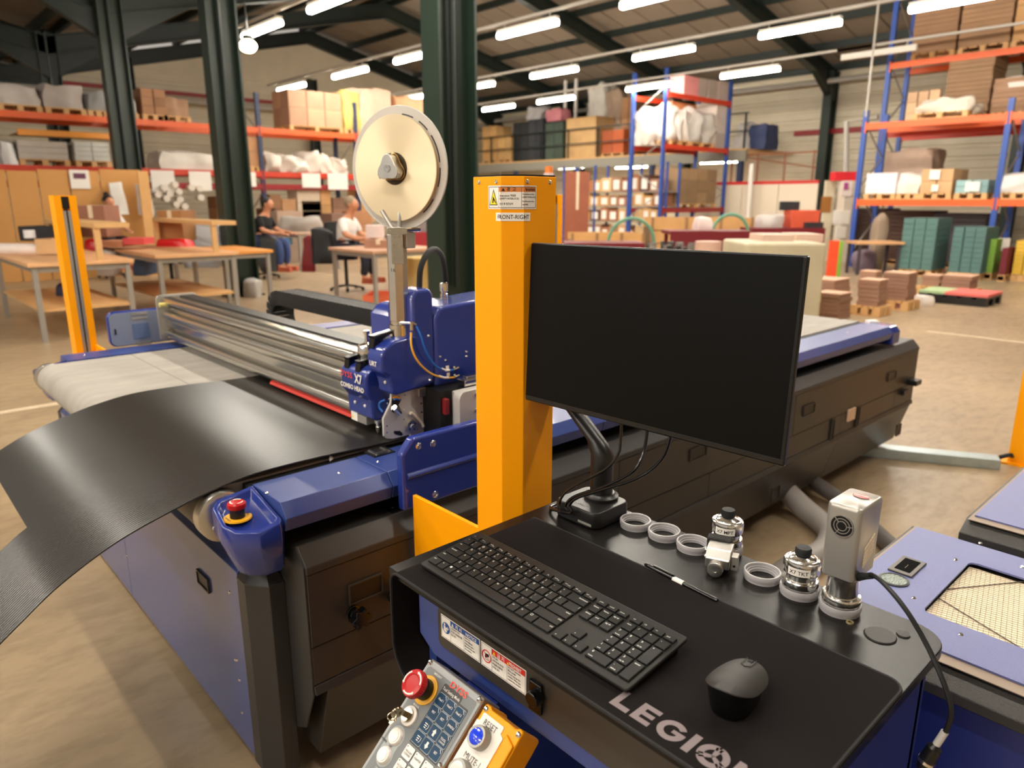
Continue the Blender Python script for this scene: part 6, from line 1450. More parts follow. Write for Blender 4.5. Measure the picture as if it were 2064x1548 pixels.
q4 = sight(735, 505, z=0.80); bD = bench('workbench in front of the worker in white with steel pole legs', q4.x, q4.x + 1.2, q4.y - 0.2, q4.y + 1.0, 0.80, cm((196, 150, 120)), None)
q5 = sight(600, 470, z=0.80); bE = bench('workbench heaped with grey parts behind the tall green column', q5.x, q5.x + 1.0, q5.y, q5.y + 1.6, 0.80, cm((190, 160, 136)), None)
def item(name, label, cat, px0, py0, px1, py1, colour, style='box', dep=0.3, on=None, zb=None, rough=0.6):
    """small object standing at the depth of point `on` = world position"""
    # plane facing the viewer through `on`
    n = FH; d0 = on.dot(n)
    def S(px, py):
        d = FW + RT * ((px - 1032) / FPX) - UPV * ((py - 774) / FPX); c = Vector((0, 0, CAM_H)); return c + d * ((d0 - c.dot(n)) / d.dot(n))
    a, b = S(px0, py1), S(px1, py0); z0 = a.z if zb is None else zb; w = (b - a).dot(RT); c = S((px0 + px1) / 2, py1) + n * dep / 2; h = b.z - z0
    M = Matrix(((RT.x, FH.x, 0, c.x), (RT.y, FH.y, 0, c.y), (0, 0, 1, z0), (0, 0, 0, 1))); mm = cm(colour, rough)
    if style == 'lump':
        mb = lump(-w / 2, w / 2, -dep / 2, dep / 2, 0, h, mm, 0.2 * min(w, h), len(label) * 7 % 97, 7, 0.45); mb.v = [tuple(M @ Vector(v)) for v in mb.v]; sm = 80; o = mb.build(name, smooth=sm)
    elif style == 'cyl': o = MB(mm).xf(M).cyl((0, 0, 0), w / 2, h, n=18).build(name)
    elif style == 'roll': o = MB(mm).xf(M).cyl((-w / 2, 0, h / 2), h / 2, w, (1, 0, 0), 16).build(name)
    elif style == 'carton':
        o = thing(name, label, cat, c); o.location.z = z0; mb = MB(mm).xf(M).box(-w / 2, w / 2, -dep / 2, dep / 2, 0, h); mb.build('carton_body', o, smooth=0, bevel=0.004)
        MB(cm((226, 206, 176))).xf(M).box(-0.03, 0.03, -dep / 2 - 0.002, dep / 2 + 0.002, h * 0.6, h + 0.002).build('tape', o, smooth=0); return o
    elif style == 'tray':
        mb = MB(mm).xf(M); t = min(w, dep) * 0.06
        mb.box(-w / 2, w / 2, -dep / 2, dep / 2, 0, t); mb.box(-w / 2, w / 2, -dep / 2, -dep / 2 + t, t, h); mb.box(-w / 2, w / 2, dep / 2 - t, dep / 2, t, h); mb.box(-w / 2, -w / 2 + t, -dep / 2 + t, dep / 2 - t, t, h); mb.box(w / 2 - t, w / 2, -dep / 2 + t, dep / 2 - t, t, h); o = mb.build(name, smooth=0)
    else: o = MB(mm).xf(M).box(-w / 2, w / 2, -dep / 2, dep / 2, 0, h).build(name, bevel=min(w, h) * 0.04)
    return tag(o, label, cat)
pA = Vector((q.x + 0.5, q.y + 1.2, 0.83)); pB = Vector((q2.x + 0.5, q2.y + 1.0, 0.83)); pC = Vector((q3.x + 0.3, q3.y + 0.6, 0.8)); pD = Vector((q4.x + 0.4, q4.y + 0.3, 0.8)); pE = Vector((q5.x + 0.5, q5.y + 0.6, 0.8))
item('fabric_roll', 'white fabric roll lying on the workbench at the edge of the view', 'roll', -20, 492, 75, 516, (238, 224, 216), 'roll', on=pA)
item('wooden_box', 'small open wooden box beside the white fabric roll', 'box', 76, 482, 112, 512, (214, 172, 124), 'tray', 0.3, on=pA)
item('black_equipment', 'black machine on the workbench behind the white fabric roll', 'equipment', 42, 456, 118, 486, (34, 34, 36), 'box', 0.5, on=pA + FH * 0.8)
item('white_cup', 'white lamp head over the black machine on the workbench', 'lamp', 46, 464, 64, 480, (224, 224, 226), 'cyl', 0.1, on=pA)
item('pink_box', 'flat coral pink box on the workbench under the raised shelf', 'box', 249, 480, 290, 493, (226, 88, 88), 'box', 0.3, on=pB)
item('carton', 'brown carton with a pale lid standing on the workbench behind the raised shelf', 'carton', 166, 414, 212, 478, (150, 100, 76), 'carton', 0.4, on=pB + FH * 0.3)
item('paper_stack', 'low stack of brown sheets on the workbench beside the pink box', 'paper', 196, 486, 246, 498, (196, 132, 96), 'box', 0.4, on=pB)
item('red_bag', 'bright red shiny bag hanging at the end of the workbench shelf', 'bag', 314, 482, 378, 524, (208, 22, 26), 'lump', 0.35, on=pC, rough=0.3)
item('red_bag', 'red bag hanging behind the yellow post', 'bag', 172, 484, 196, 526, (190, 20, 26), 'lump', 0.3, on=pB, rough=0.3)
item('white_bag', 'white plastic bag hanging below the workbench beside the yellow post', 'bag', 192, 506, 226, 556, (222, 220, 216), 'lump', 0.25, on=pB)
item('carton', 'tall plain brown carton standing behind the red bag', 'carton', 326, 424, 368, 486, (164, 112, 62), 'carton', 0.5, on=pC + FH * 0.6)
item('plastic_bag', 'heap of clear and blue plastic bags beside the tall brown carton', 'bag', 366, 446, 440, 540, (190, 198, 206), 'lump', 0.4, on=pC + FH * 1.0, rough=0.25)
item('blue_bag', 'blue plastic bag heap under the bench beside the tall green column', 'bag', 268, 520, 294, 556, (96, 130, 178), 'lump', 0.4, on=pC)
item('waste_bag', 'grey-white bag lying at the foot of the tall green column', 'bag', 487, 566, 518, 598, (182, 178, 172), 'lump', 0.35, on=Vector((4.95, 10.6, 0)), zb=0.0)
item('parts_heap', 'heap of grey and white parts on the workbench behind the tall green column', 'parts', 560, 436, 640, 470, (168, 160, 152), 'lump', 0.6, on=pE)
item('blue_packet', 'small blue packet on the workbench between the two workers', 'packet', 556, 480, 584, 494, (86, 142, 190), 'box', 0.2, on=pE - FH * 0.5)
item('red_white_pack', 'white pack with a red mark on the workbench beside the worker in white', 'packet', 738, 454, 770, 480, (226, 206, 200), 'box', 0.2, on=pD + FH * 0.3)
item('carton', 'carton on the workbench behind the reel tower', 'carton', 735, 484, 790, 506, (168, 122, 96), 'carton', 0.4, on=pD)
item('floor_crate', 'orange-topped crate on the floor behind the cable chain', 'crate', 733, 596, 800, 622, (226, 104, 60), 'tray', 0.6, on=sight(765, 622, z=0), zb=0.0)
item('grey_crate', 'grey and red goods pile beside the green column by the reel', 'crate', 800, 430, 870, 490, (150, 134, 132), 'lump', 0.6, on=pD + FH * 2)
item('red_crate', 'red crate behind the reel tower', 'crate', 796, 468, 868, 500, (160, 30, 40), 'tray', 0.5, on=pD + FH * 1.6, zb=0.0)
item('yellow_sheet', 'low cream stack of boards on the floor beside the green column by the reel', 'boards', 808, 520, 880, 590, (206, 178, 110), 'box', 0.7, on=sight(845, 600, z=0), zb=0.0)
item('dark_bag', 'dark blue bag under the workbench beside the yellow post', 'bag', 116, 572, 140, 610, (44, 40, 72), 'lump', 0.3, on=pA)
# black chairs and jackets
def chair(label, pos, rz, seat=0.62):
    o = thing('work_chair', label, 'chair', pos, rz)
    def B(mb, n, **k): ob = bpy.data.objects.new(n, mb.mesh(n, 40)); COL.objects.link(ob); ob.parent = o; return ob
    B(MB(black_soft).prism(rrect(-0.22, 0.22, -0.21, 0.21, 0.05), 'z', seat - 0.05, seat), 'seat'); B(MB(black_soft).prism(rrect(-0.2, 0.2, seat + 0.12, seat + 0.5, 0.05), 'y', 0.2, 0.24), 'backrest')
    B(MB(black).rod((0, 0.22, seat - 0.02), (0, 0.23, seat + 0.16), 0.02, 6), 'back_post'); B(MB(black).rod((0, 0, 0.09), (0, 0, seat - 0.05), 0.03, 8), 'column')
    for i in range(5):
        a = 2 * PI * i / 5; B(MB(black).rod((0, 0, 0.09), (0.27 * math.cos(a), 0.27 * math.sin(a), 0.05), 0.018, 6).sphere((0.27 * math.cos(a), 0.27 * math.sin(a), 0.03), 0.03, n=8, m=6), 'leg')
    return o
c1 = sight(700, 585, z=0); chair('black work chair under the worker in the white shirt', c1, YAW - PI / 2 + 1.2)
c2 = sight(350, 585, z=0); chair('empty black work chair below the red bag', c2, YAW - PI / 2 + 0.2, 0.5)
c3 = sight(535, 560, z=0); chair('black work chair under the worker in black', c3, YAW - PI / 2 + 1.2)
item('black_jacket', 'black jacket draped over the chair of the worker in white', 'jacket', 628, 462, 672, 532, (26, 26, 28), 'lump', 0.2, on=c1 - RT * 0.0 - FH * 0.25)
item('red_cloth', 'dark red cloth hanging from the chair of the worker in white', 'cloth', 612, 478, 634, 548, (130, 18, 26), 'lump', 0.12, on=c1 - FH * 0.1)
item('grey_jacket', 'dark grey jacket on the chair of the worker in black', 'jacket', 524, 478, 560, 548, (58, 58, 58), 'lump', 0.2, on=c3 - FH * 0.3)
# ------------------------------------------------ people
def skin_body(name, verts, edges, radii, m, sub=2):
    me = bpy.data.meshes.new(name); me.from_pydata(verts, edges, [])
    ob = bpy.data.objects.new(name, me); COL.objects.link(ob); ob.modifiers.new('skin', 'SKIN')
    for v, r in zip(me.skin_vertices[0].data, radii): v.radius = (r, r) if not isinstance(r, tuple) else r
    me.skin_vertices[0].data[0].use_root = True
    s = ob.modifiers.new('sub', 'SUBSURF'); s.levels = sub; s.render_levels = sub
    bpy.context.view_layer.update()
    nm = bpy.data.meshes.new_from_object(ob.evaluated_get(bpy.context.evaluated_depsgraph_get())); nm.materials.clear(); nm.materials.append(m)
    nm.polygons.foreach_set('use_smooth', [True] * len(nm.polygons)); bpy.data.objects.remove(ob)
    return nm
skinm = mat('skin', (206, 140, 104), 0.5)
def person(label, pos, rz, seat, shirt, trousers, hair, bun=False, shoes=(190, 92, 60), sleeve='short', arms='bench', sl=0.42):
    o = thing('person', label, 'person', pos, rz)
    # local: faces -y ; seated, leaning forward a little
    hz = seat + 0.08; P = {'pel': (0, 0, hz), 'belly': (0, -0.03, hz + 0.18), 'chest': (0, -0.08, hz + 0.38), 'neck': (0, -0.12, hz + 0.53), 'head0': (0, -0.16, hz + 0.61), 'head1': (0, -0.19, hz + 0.69), 'top': (0, -0.17, hz + 0.77)}
    V = list(P.values()); E = [(0, 1), (1, 2), (2, 3), (3, 4), (4, 5), (5, 6)]; Rr = [0.15, 0.135, 0.15, 0.058, 0.075, 0.092, 0.06]
    def addc(par, pts, rs):
        i = par
        for p, r in zip(pts, rs): V.append(p); Rr.append(r); E.append((i, len(V) - 1)); i = len(V) - 1
        return i
    for s in (-1, 1):
        addc(2, [(0.17 * s, -0.08, hz + 0.43), (0.235 * s, -0.16, hz + 0.22), (0.20 * s, -0.36, hz + 0.16), (0.16 * s, -0.47, hz + 0.17), (0.15 * s, -0.55, hz + 0.15)], [0.062, 0.05, 0.04, 0.03, 0.033])
        addc(0, [(0.10 * s, -0.06, hz - 0.02), (0.13 * s, -0.42, hz - 0.01), (0.13 * s, -0.44, hz - 0.26), (0.13 * s, -0.40, max(0.10, hz - 0.46)), (0.13 * s, -0.50, max(0.06, hz - 0.50)), (0.13 * s, -0.58, max(0.05, hz - 0.51))], [0.10, 0.07, 0.06, 0.042, 0.045, 0.035])
    me = skin_body('body', V, E, Rr, skinm); ob = bpy.data.objects.new('body', me); COL.objects.link(ob); ob.parent = o
    def cloth(nm, idx_pts, rs, edges, col):
        me = skin_body(nm, idx_pts, edges, rs, cm(col, 0.85)); q = bpy.data.objects.new(nm, me); COL.objects.link(q); q.parent = o
    sv = [P['belly'], P['pel'], P['chest'], (0, -0.105, hz + 0.47)]; se = [(0, 1), (0, 2), (2, 3)]; sr = [0.15, 0.16, 0.165, 0.09]
    for s in (-1, 1):
        sv += [(0.17 * s, -0.08, hz + 0.43), (0.235 * s, -0.16, hz + 0.24)]; n = len(sv); se += [(2, n - 2), (n - 2, n - 1)]; sr += [0.075, 0.066]
        if sleeve == 'long': sv += [(0.20 * s, -0.36, hz + 0.16), (0.165 * s, -0.45, hz + 0.17)]; se += [(n - 1, n), (n, n + 1)]; sr += [0.052, 0.045]
    cloth('shirt', sv, sr, se, shirt)
    tv = [P['pel']]; te = []; tr = [0.165]
    for s in (-1, 1):
        tv += [(0.10 * s, -0.06, hz - 0.02), (0.13 * s, -0.42, hz - 0.01), (0.13 * s, -0.44, hz - 0.26), (0.13 * s, -0.40, max(0.14, hz - 0.44))]; n = len(tv); te += [(0, n - 4), (n - 4, n - 3), (n - 3, n - 2), (n - 2, n - 1)]; tr += [0.112, 0.085, 0.074, 0.065]
    cloth('trousers', tv, tr, te, trousers)
    for s in (-1, 1):
        q = bpy.data.objects.new('shoe', lump(0.13 * s - 0.045, 0.13 * s + 0.045, -0.64, -0.38, max(0.0, hz - 0.56), max(0.09, hz - 0.47), cm(shoes), 0.008, 1, 3).mesh('shoe', 80)); COL.objects.link(q); q.parent = o
    hm = MB(cm(hair, 0.6)); hc = Vector((0, -0.165, hz + 0.715)); hm.sphere(hc + Vector((0, 0.022, 0.012)), 0.098, 0.108, 0.105, 16, 10)
    if bun: hm.sphere(hc + Vector((0, 0.06, 0.115)), 0.05, n=10, m=8)
    q = bpy.data.objects.new('hair', hm.mesh('hair', 80)); COL.objects.link(q); q.parent = o
    fm = MB(skinm); fm.sphere(hc + Vector((0, -0.045, -0.03)), 0.078, 0.075, 0.10, 14, 10); fm.sphere(hc + Vector((0, -0.122, -0.035)), 0.014, 0.02, 0.018, 8, 6)
    for s in (-1, 1): fm.sphere(hc + Vector((0.088 * s, -0.01, -0.03)), 0.014, 0.022, 0.03, 8, 6)
    fm.use(ink)
    for s in (-1, 1): fm.sphere(hc + Vector((0.03 * s, -0.112, -0.01)), 0.010, 0.006, 0.006, 8, 6)
    fm.use(cm((150, 70, 66))).sphere(hc + Vector((0, -0.113, -0.075)), 0.022, 0.006, 0.006, 8, 6)
    q = bpy.data.objects.new('face', fm.mesh('face', 80)); COL.objects.link(q); q.parent = o
    # hands: palm, four fingers, thumb
    for s in (-1, 1):
        h0 = Vector((0.15 * s, -0.56, hz + 0.145)); m = MB(skinm); m.sphere(h0, 0.036, 0.045, 0.02, 10, 6)
        for i, (dx, ln) in enumerate(((-0.026, 0.062), (-0.009, 0.075), (0.009, 0.07), (0.026, 0.052))):
            m.tube([h0 + Vector((dx, -0.03, 0.004)), h0 + Vector((dx * 1.1, -0.03 - ln * 0.5, 0.004)), h0 + Vector((dx * 1.1, -0.03 - ln * 0.85, -0.014)), h0 + Vector((dx, -0.03 - ln, -0.032))], [0.0095, 0.009, 0.008, 0.006], 6)
        m.tube([h0 + Vector((-0.03 * s, 0.01, 0)), h0 + Vector((-0.052 * s, -0.015, -0.008)), h0 + Vector((-0.055 * s, -0.045, -0.02))], [0.012, 0.010, 0.008], 6)
        q = bpy.data.objects.new('hand', m.mesh('hand', 80)); COL.objects.link(q); q.parent = o
    return o
vd = math.atan2(FH.y, FH.x)
def face_to(img_right): return YAW - PI / 2 + img_right
person('person in a white T-shirt and dark trousers seated sideways at a bench', c1, face_to(1.25), 0.62, (238, 232, 226), (40, 42, 54), (150, 128, 104), False)
person('person in a black top with dark hair seated beside the tall green column', c3, face_to(1.35), 0.62, (16, 16, 18), (56, 74, 120), (26, 20, 18), False)
pw = sight(226, 560, z=0.0) + FH * 0.1
chair('black work stool behind the raised timber shelf', pw, face_to(0.9), 0.66)
person('person in a white top with dark hair in a bun, working behind the raised shelf', pw, face_to(0.9), 0.66, (228, 222, 216), (36, 34, 36), (30, 22, 20), True)
# ================================================================ RIGHT-HAND BACKGROUND
# ---- central double-deck rack (along x), y 12.7..13.8
CX0, CX1, CYF, CYB = 17.35, 20.6, 12.7, 13.8
rack('tall blue and orange rack standing free before the mezzanine', [CX0, CX1], CYF, CYB, [(4.36, redbeam), (3.0, redbeam), (1.25, red_steel)], 4.95, 'x', rackblue)
def Cc(px0, px1, ytop, z0, label, style, colour, dep=0.9, y=CYF + 0.05, **k):
    a = sight(px0, 300, y=y); b = sight(px1, 300, y=y); t = sight((px0 + px1) / 2, ytop, y=y)
    return load(label, a.x, b.x, y, y + dep, z0, t.z, style, colour, **k)
Cc(1372, 1402, 152, 4.36, 'pink carton on the very top of the tall free-standing rack', 'cartons', (232, 150, 148), nx=1, ny=1, nz=1, pal=False, dep=0.5, name='carton_stack', cat='carton')
for i, (a, b) in enumerate(((1404, 1418), (1422, 1438), (1442, 1462))): Cc(a, b, 156 + 3 * i, 4.36, ('first', 'second', 'third')[i] + ' pale narrow carton beside the pink one on the tall rack top', 'cartons', (206, 186, 174), nx=1, ny=1, nz=1, pal=False, dep=0.4, name='carton_stack', cat='carton', group='pale cartons on the tall rack top')
Cc(1352, 1392, 212, 3.0, 'white bulging sacks on the middle level of the tall free-standing rack', 'sack', (228, 220, 212), nx=3)
Cc(1392, 1440, 222, 3.0, 'grey and white bagged load beside the bulging sacks', 'sack', (206, 200, 192), nx=2)
Cc(1440, 1464, 206, 3.0, 'pale carton load at the outer end of the tall free-standing rack', 'cartons', (204, 190, 178), nx=1, ny=1, nz=3, pal=False)
Cc(1350, 1400, 206, 4.0, 'brown board resting above the bulging sacks', 'cartons', (196, 132, 84), nx=1, ny=1, nz=1, pal=False, y=CYF + 0.5, dep=0.4, cat='board')
a = sight(1290, 280, x=CX0 + 0.2); b = sight(1340, 230, x=CX0 + 0.2)
load('white sacks seen through the end frame of the tall free-standing rack', CX0 + 0.1, CX0 + 1.0, CYB - 0.5, CYB + 0.1, 3.0, 4.0, 'sack', (226, 218, 208), nx=2, pal=False)
Cc(1372, 1450, 340, 1.25, 'brown taped cartons under the deck of the tall free-standing rack', 'cartons', (160, 130, 96), nx=4, ny=2, nz=3, pal=True)
MB_ = None
# ---- mezzanine, along y at x = 20.9
MX, MZ = 21.2, 3.0
mzm = mat('grey_mezzanine_edge', (146, 142, 130), 0.5)
ME = thing('mezzanine', 'grey mezzanine platform stacked with goods along the far wall', 'mezzanine', (22.6, 19.5, 0))
MB(mzm).box(MX, MX + 0.12, 12.4, 26.5, MZ - 0.34, MZ - 0.02).build('edge_beam', ME, smooth=0)
MB(wood).box(MX, 24.3, 12.4, 26.5, MZ - 0.02, MZ + 0.03).build('deck', ME, smooth=0)
for y in (12.6, 16.0, 19.5, 23.0, 26.3): MB(rackdark).box(MX + 0.02, MX + 0.18, y - 0.08, y + 0.08, 0, MZ - 0.34).build('post', ME, smooth=0)
for i in range(10):
    y = 12.5 + i * 1.5; MB(steelgreen).box(MX + 0.02, MX + 0.07, y - 0.025, y + 0.025, MZ + 0.03, MZ + 1.1).build('rail_post', ME, smooth=0)
for z in (0.55, 1.08): MB(steelgreen).box(MX + 0.02, MX + 0.06, 12.4, 26.5, MZ + z - 0.02, MZ + z + 0.02).build('guard_rail', ME, smooth=0)
def Mz(px0, px1, ytop, label, style, colour, x=MX + 0.25, dep=0.9, z0=MZ + 0.035, **k):
    a = sight(px0, 300, x=x); b = sight(px1, 300, x=x); t = sight((px0 + px1) / 2, ytop, x=x); y0, y1 = sorted((a.y, b.y))
    return load(label, x, x + dep, y0, y1, z0, t.z, style, colour, **k)
Mz(972, 1000, 254, 'tan cartons on the mezzanine beside the green column', 'cartons', (206, 162, 104), nx=2, ny=2, nz=2)
Mz(1002, 1030, 272, 'low tan cartons on the mezzanine next to the black crates', 'cartons', (214, 170, 110), nx=1, ny=2, nz=2)
Mz(1034, 1064, 246, 'stack of black crates on the mezzanine', 'cartons', (46, 46, 48), nx=1, ny=2, nz=2, pal=False)
Mz(1064, 1094, 240, 'second stack of black crates on the mezzanine, under the grey bag', 'cartons', (56, 58, 64), nx=1, ny=2, nz=2, pal=False)
Mz(1056, 1092, 214, 'grey domed bag on top of the black crates', 'sack', (176, 172, 172), nx=1, pal=False, x=MX + 0.35, dep=0.6, z0=sight(1075, 241, x=MX + 0.35).z, name='sack_load')
Mz(1098, 1134, 246, 'dark crates with a green lid on the mezzanine', 'cartons', (70, 84, 72), nx=1, ny=2, nz=2, pal=False)
Mz(1098, 1130, 220, 'pink bundle resting on the dark crates of the mezzanine', 'wrap', (206, 130, 140), pal=False, x=MX + 0.35, dep=0.6, z0=sight(1115, 244, x=MX + 0.35).z)
Mz(1140, 1200, 236, 'big tan wooden box on the mezzanine', 'cartons', (222, 180, 122), nx=1, ny=1, nz=1, pal=False, dep=1.1, cat='crate', name='wooden_crate')
Mz(1212, 1256, 262, 'rust-coloured cartons on the mezzanine beside the wooden box', 'cartons', (190, 96, 54), nx=1, ny=2, nz=1)
Mz(1180, 1216, 168, 'white and grey bags piled high on the mezzanine', 'sack', (206, 200, 190), nx=2, pal=False, x=MX + 1.3, name='sack_load')
Mz(1216, 1250, 178, 'brownish bags piled high on the mezzanine behind the rust cartons', 'sack', (166, 142, 120), nx=2, pal=False, x=MX + 1.3)
Mz(1250, 1276, 196, 'brown cartons behind the end frame of the tall rack', 'cartons', (168, 124, 86), nx=1, ny=2, nz=3, pal=False, x=MX + 1.0)
Mz(1478, 1502, 250, 'white hooded bundle at the open end of the mezzanine', 'sack', (206, 200, 196), nx=1, pal=False, x=MX + 0.4)
Mz(1506, 1540, 250, 'dark blue garments on a rail at the open end of the mezzanine', 'wrap', (56, 66, 104), pal=False, x=MX + 0.6)
# white ladder uprights near the mezzanine
for px in (1139, 1160):
    a = sight(px, 232, x=MX + 1.2); b = sight(px, 150, x=MX + 1.2); o = MB(white).box(a.x - 0.04, a.x + 0.04, a.y - 0.05, a.y + 0.05, MZ + 0.03, b.z).build('white_post'); tag(o, 'tall white post on the mezzanine, ' + ('further from' if px < 1150 else 'nearer to') + ' the tall blue rack', 'post')
# lamps below the mezzanine
for i, (px, py, w) in enumerate(((1050, 339, 80), (1290, 330, 62), (1272, 339, 56), (1450, 329, 56), (1150, 340, 40))):
    q = sight(px, py, x=MX + 0.7); o = thing('shelf_lamp', '', 'light', q, 0, 'lamps under the mezzanine')
    ln = 0.7
    MB(mat('lit_fluorescent_diffuser2', (255, 246, 230), 0.4, emit=(LAMP_COL, LAMP_E * 0.35))).box(q.x - 0.05, q.x + 0.05, q.y - ln, q.y + ln, q.z, q.z + 0.05).build('diffuser', o); MB(house_m).box(q.x - 0.05, q.x + 0.05, q.y - ln, q.y + ln, q.z + 0.05, q.z + 0.09).build('housing', o)
    MB(conduit_m).box(q.x - 0.01, q.x + 0.01, q.y - 0.01, q.y + 0.01, q.z + 0.09, MZ - 0.02).build('hanger', o)
    o['label'] = 'lit batten under the mezzanine, ' + ('above the labelled yellow post', 'above the shelves of labelled cartons', 'a little below its twin above the labelled cartons', 'to one side of the taped brown cartons', 'dim one above the reddish cartons')[i]
# ---- shelves of cartons with white papers below the mezzanine
BX_ = 17.6
SH = thing('carton_shelving', 'blue shelving packed with cartons and white paper tags behind the monitor', 'shelving', (BX_ + 0.3, 13.8, 0))
ys = sorted((sight(1135, 420, x=BX_).y, sight(1340, 420, x=BX_).y)); zt = sight(1240, 345, x=BX_).z; zb_ = sight(1240, 505, x=BX_).z
for t in (0.0, 0.34, 0.67, 1.0):
    y = ys[0] + (ys[1] - ys[0]) * t; MB(rackblue).box(BX_, BX_ + 0.05, y - 0.03, y + 0.03, 0, zt + 0.2).build('upright', SH, smooth=0); MB(rackblue).box(BX_ + 0.6, BX_ + 0.65, y - 0.03, y + 0.03, 0, zt + 0.2).build('upright', SH, smooth=0)
zl = [0.35, 0.85, 1.3, 1.72]
for z in zl: MB(alu_matt).box(BX_, BX_ + 0.65, ys[0], ys[1], z - 0.03, z).build('shelf_board', SH, smooth=0)
rnd = random.Random(4); n = 0
pal_ = [(196, 146, 92), (170, 112, 76), (206, 164, 112), (150, 96, 66), (214, 178, 130), (92, 60, 50), (160, 120, 92)]
pos_words = ['first', 'second', 'third', 'fourth', 'fifth', 'sixth', 'seventh', 'eighth', 'ninth', 'tenth', 'eleventh']
lev = ['bottom', 'lower middle', 'upper middle', 'top']
for li, z in enumerate(zl):
    y = ys[1] - 0.06; c = 0
    while y > ys[0] + 0.35 and c < 11:
        w = rnd.uniform(0.26, 0.42); h = rnd.uniform(0.26, 0.40) if li < 3 else rnd.uniform(0.3, 0.5); col = rnd.choice(pal_)
        o = thing('carton', '%s carton on the %s blue shelf, %s from the labelled post' % (('tan', 'brown', 'pale', 'reddish', 'light', 'dark', 'dull')[pal_.index(col)], lev[li], pos_words[c]), 'carton', (BX_ + 0.25, y - w / 2, z), 0, 'cartons in the blue shelving')
        MB(cm(col)).box(BX_ + 0.02, BX_ + 0.5, y - w, y - 0.01, z, z + h).build('carton_body', o, smooth=0)
        if rnd.random() < 0.75: MB(paper).box(BX_ + 0.012, BX_ + 0.02, y - w * 0.78, y - w * 0.22, z + h * 0.15, z + h * 0.8).build('paper_tag', o, smooth=0)
        y -= w; c += 1
def on(px, py, d): # point at horizontal forward distance d along a line of sight
    dd = FW + RT * ((px - 1032) / FPX) - UPV * ((py - 774) / FPX); return Vector((0, 0, CAM_H)) + dd * (d / dd.dot(FH))
item('red_carton', 'reddish brown tall carton stack behind the labelled yellow post', 'carton', 1140, 346, 1188, 396, (150, 84, 58), 'carton', 0.5, on=on(1160, 400, 17), zb=0.0)
item('pale_column', 'narrow pale lilac plastic tube standing behind the labelled yellow post', 'tube', 1122, 320, 1136, 392, (206, 188, 190), 'cyl', 0.2, on=on(1128, 400, 9)) if False else None
bc = thing('signal_beacon', 'orange beacon on a clear tube mounted on the rear yellow post', 'beacon', (4.13, 4.055, 1.497))
MB(mat('pale_lilac_tube', (206, 190, 192), 0.3)).cyl((4.10, 4.055, 1.497), 0.04, 0.16, n=16).build('tube', bc); MB(mat('orange_beacon', (224, 124, 50), 0.4)).cyl((4.10, 4.055, 1.657), 0.03, 0.05, n=14).build('lamp', bc)
# ---- white partition with a red cap, in front of the wall
PX_ = 21.0
a = sight(1360, 470, x=PX_); b = sight(1640, 470, x=PX_); zt = sight(1500, 368, x=PX_).z
ya, yb = sorted((a.y, b.y))
seams = [ya + (yb - ya) * i / 4 for i in range(5)]
for i, (s0, s1) in enumerate(zip(seams, seams[1:])):
    o = thing('cream_partition', 'cream wall panel with a red cap, %s from the far end, behind the orange box' % ['fourth', 'third', 'second', 'first'][i], 'partition', (PX_, (s0 + s1) / 2, 0), 0, 'cream panels with red cap')
    MB(mat('cream_panel', (226, 212, 190), 0.55)).box(PX_, PX_ + 0.05, s0 + 0.01, s1 - 0.01, 0, zt - 0.06).build('panel', o, smooth=0); MB(mat('red_cap', (206, 40, 36), 0.45)).box(PX_ - 0.02, PX_ + 0.07, s0, s1, zt - 0.06, zt + 0.03).build('cap', o, smooth=0)
a = sight(1516, 330, x=PX_ - 0.4); o = MB(white).rod((a.x, a.y, 0), (a.x, a.y, a.z), 0.07, 10).build('white_post'); tag(o, 'thick white post before the cream panels with red cap', 'post')
# wire frames on top
o = MB(cm((150, 96, 70))); y0_ = ya
for i in range(4):
    y = ya + 0.5 + i * 0.9; o.rod((PX_ + 0.6, y, 0), (PX_ + 0.6, y, zt + 0.9), 0.03, 6)
o.rod((PX_ + 0.6, ya + 0.4, zt + 0.85), (PX_ + 0.6, ya + 3.4, zt + 0.85), 0.03, 6).rod((PX_ + 0.6, ya + 0.4, zt + 0.4), (PX_ + 0.6, ya + 3.4, zt + 0.9), 0.025, 6)
o = o.build('wire_frame'); tag(o, 'rusty tubular frame rising above the cream panels', 'frame')
# ---- notice pillar between partition and right rack
q = on(1700, 480, 17.5)
item('notice_pillar', 'pale pillar hung with notices beside the blue rack upright', 'pillar', 1676, 366, 1722, 545, (206, 194, 178), 'box', 0.4, on=q, zb=0.0)
item('red_sign', 'bright red sign box above the notice pillar', 'sign', 1682, 346, 1726, 364, (214, 28, 40), 'box', 0.3, on=q)
item('notice_sheet', 'upper white notice with a purple picture on the pale pillar', 'notice', 1692, 364, 1718, 396, (228, 214, 206), 'box', 0.02, on=q - FH * 0.05)
item('picture', 'small purple picture on the upper notice of the pale pillar', 'picture', 1700, 368, 1710, 382, (170, 70, 130), 'box', 0.02, on=q - FH * 0.08)
item('notice_sheet', 'middle white notice on the pale pillar', 'notice', 1676, 424, 1714, 452, (232, 226, 214), 'box', 0.02, on=q - FH * 0.05)
item('notice_sheet', 'lower white notice with a red dot on the pale pillar', 'notice', 1682, 456, 1706, 480, (230, 222, 212), 'box', 0.02, on=q - FH * 0.06)
item('notice_board', 'pale board standing beside the notice pillar', 'board', 1648, 364, 1680, 470, (206, 196, 170), 'box', 0.06, on=q + FH * 0.5, zb=0.0); item('brown_poster', 'brown poster on the pale board beside the notice pillar', 'poster', 1652, 396, 1676, 428, (150, 98, 40), 'box', 0.03, on=q + FH * 0.46)
item('white_box', 'small white switch box on the far green column', 'box', 1627, 378, 1643, 400, (228, 224, 216), 'box', 0.15, on=sight(1635, 400, x=23.8))
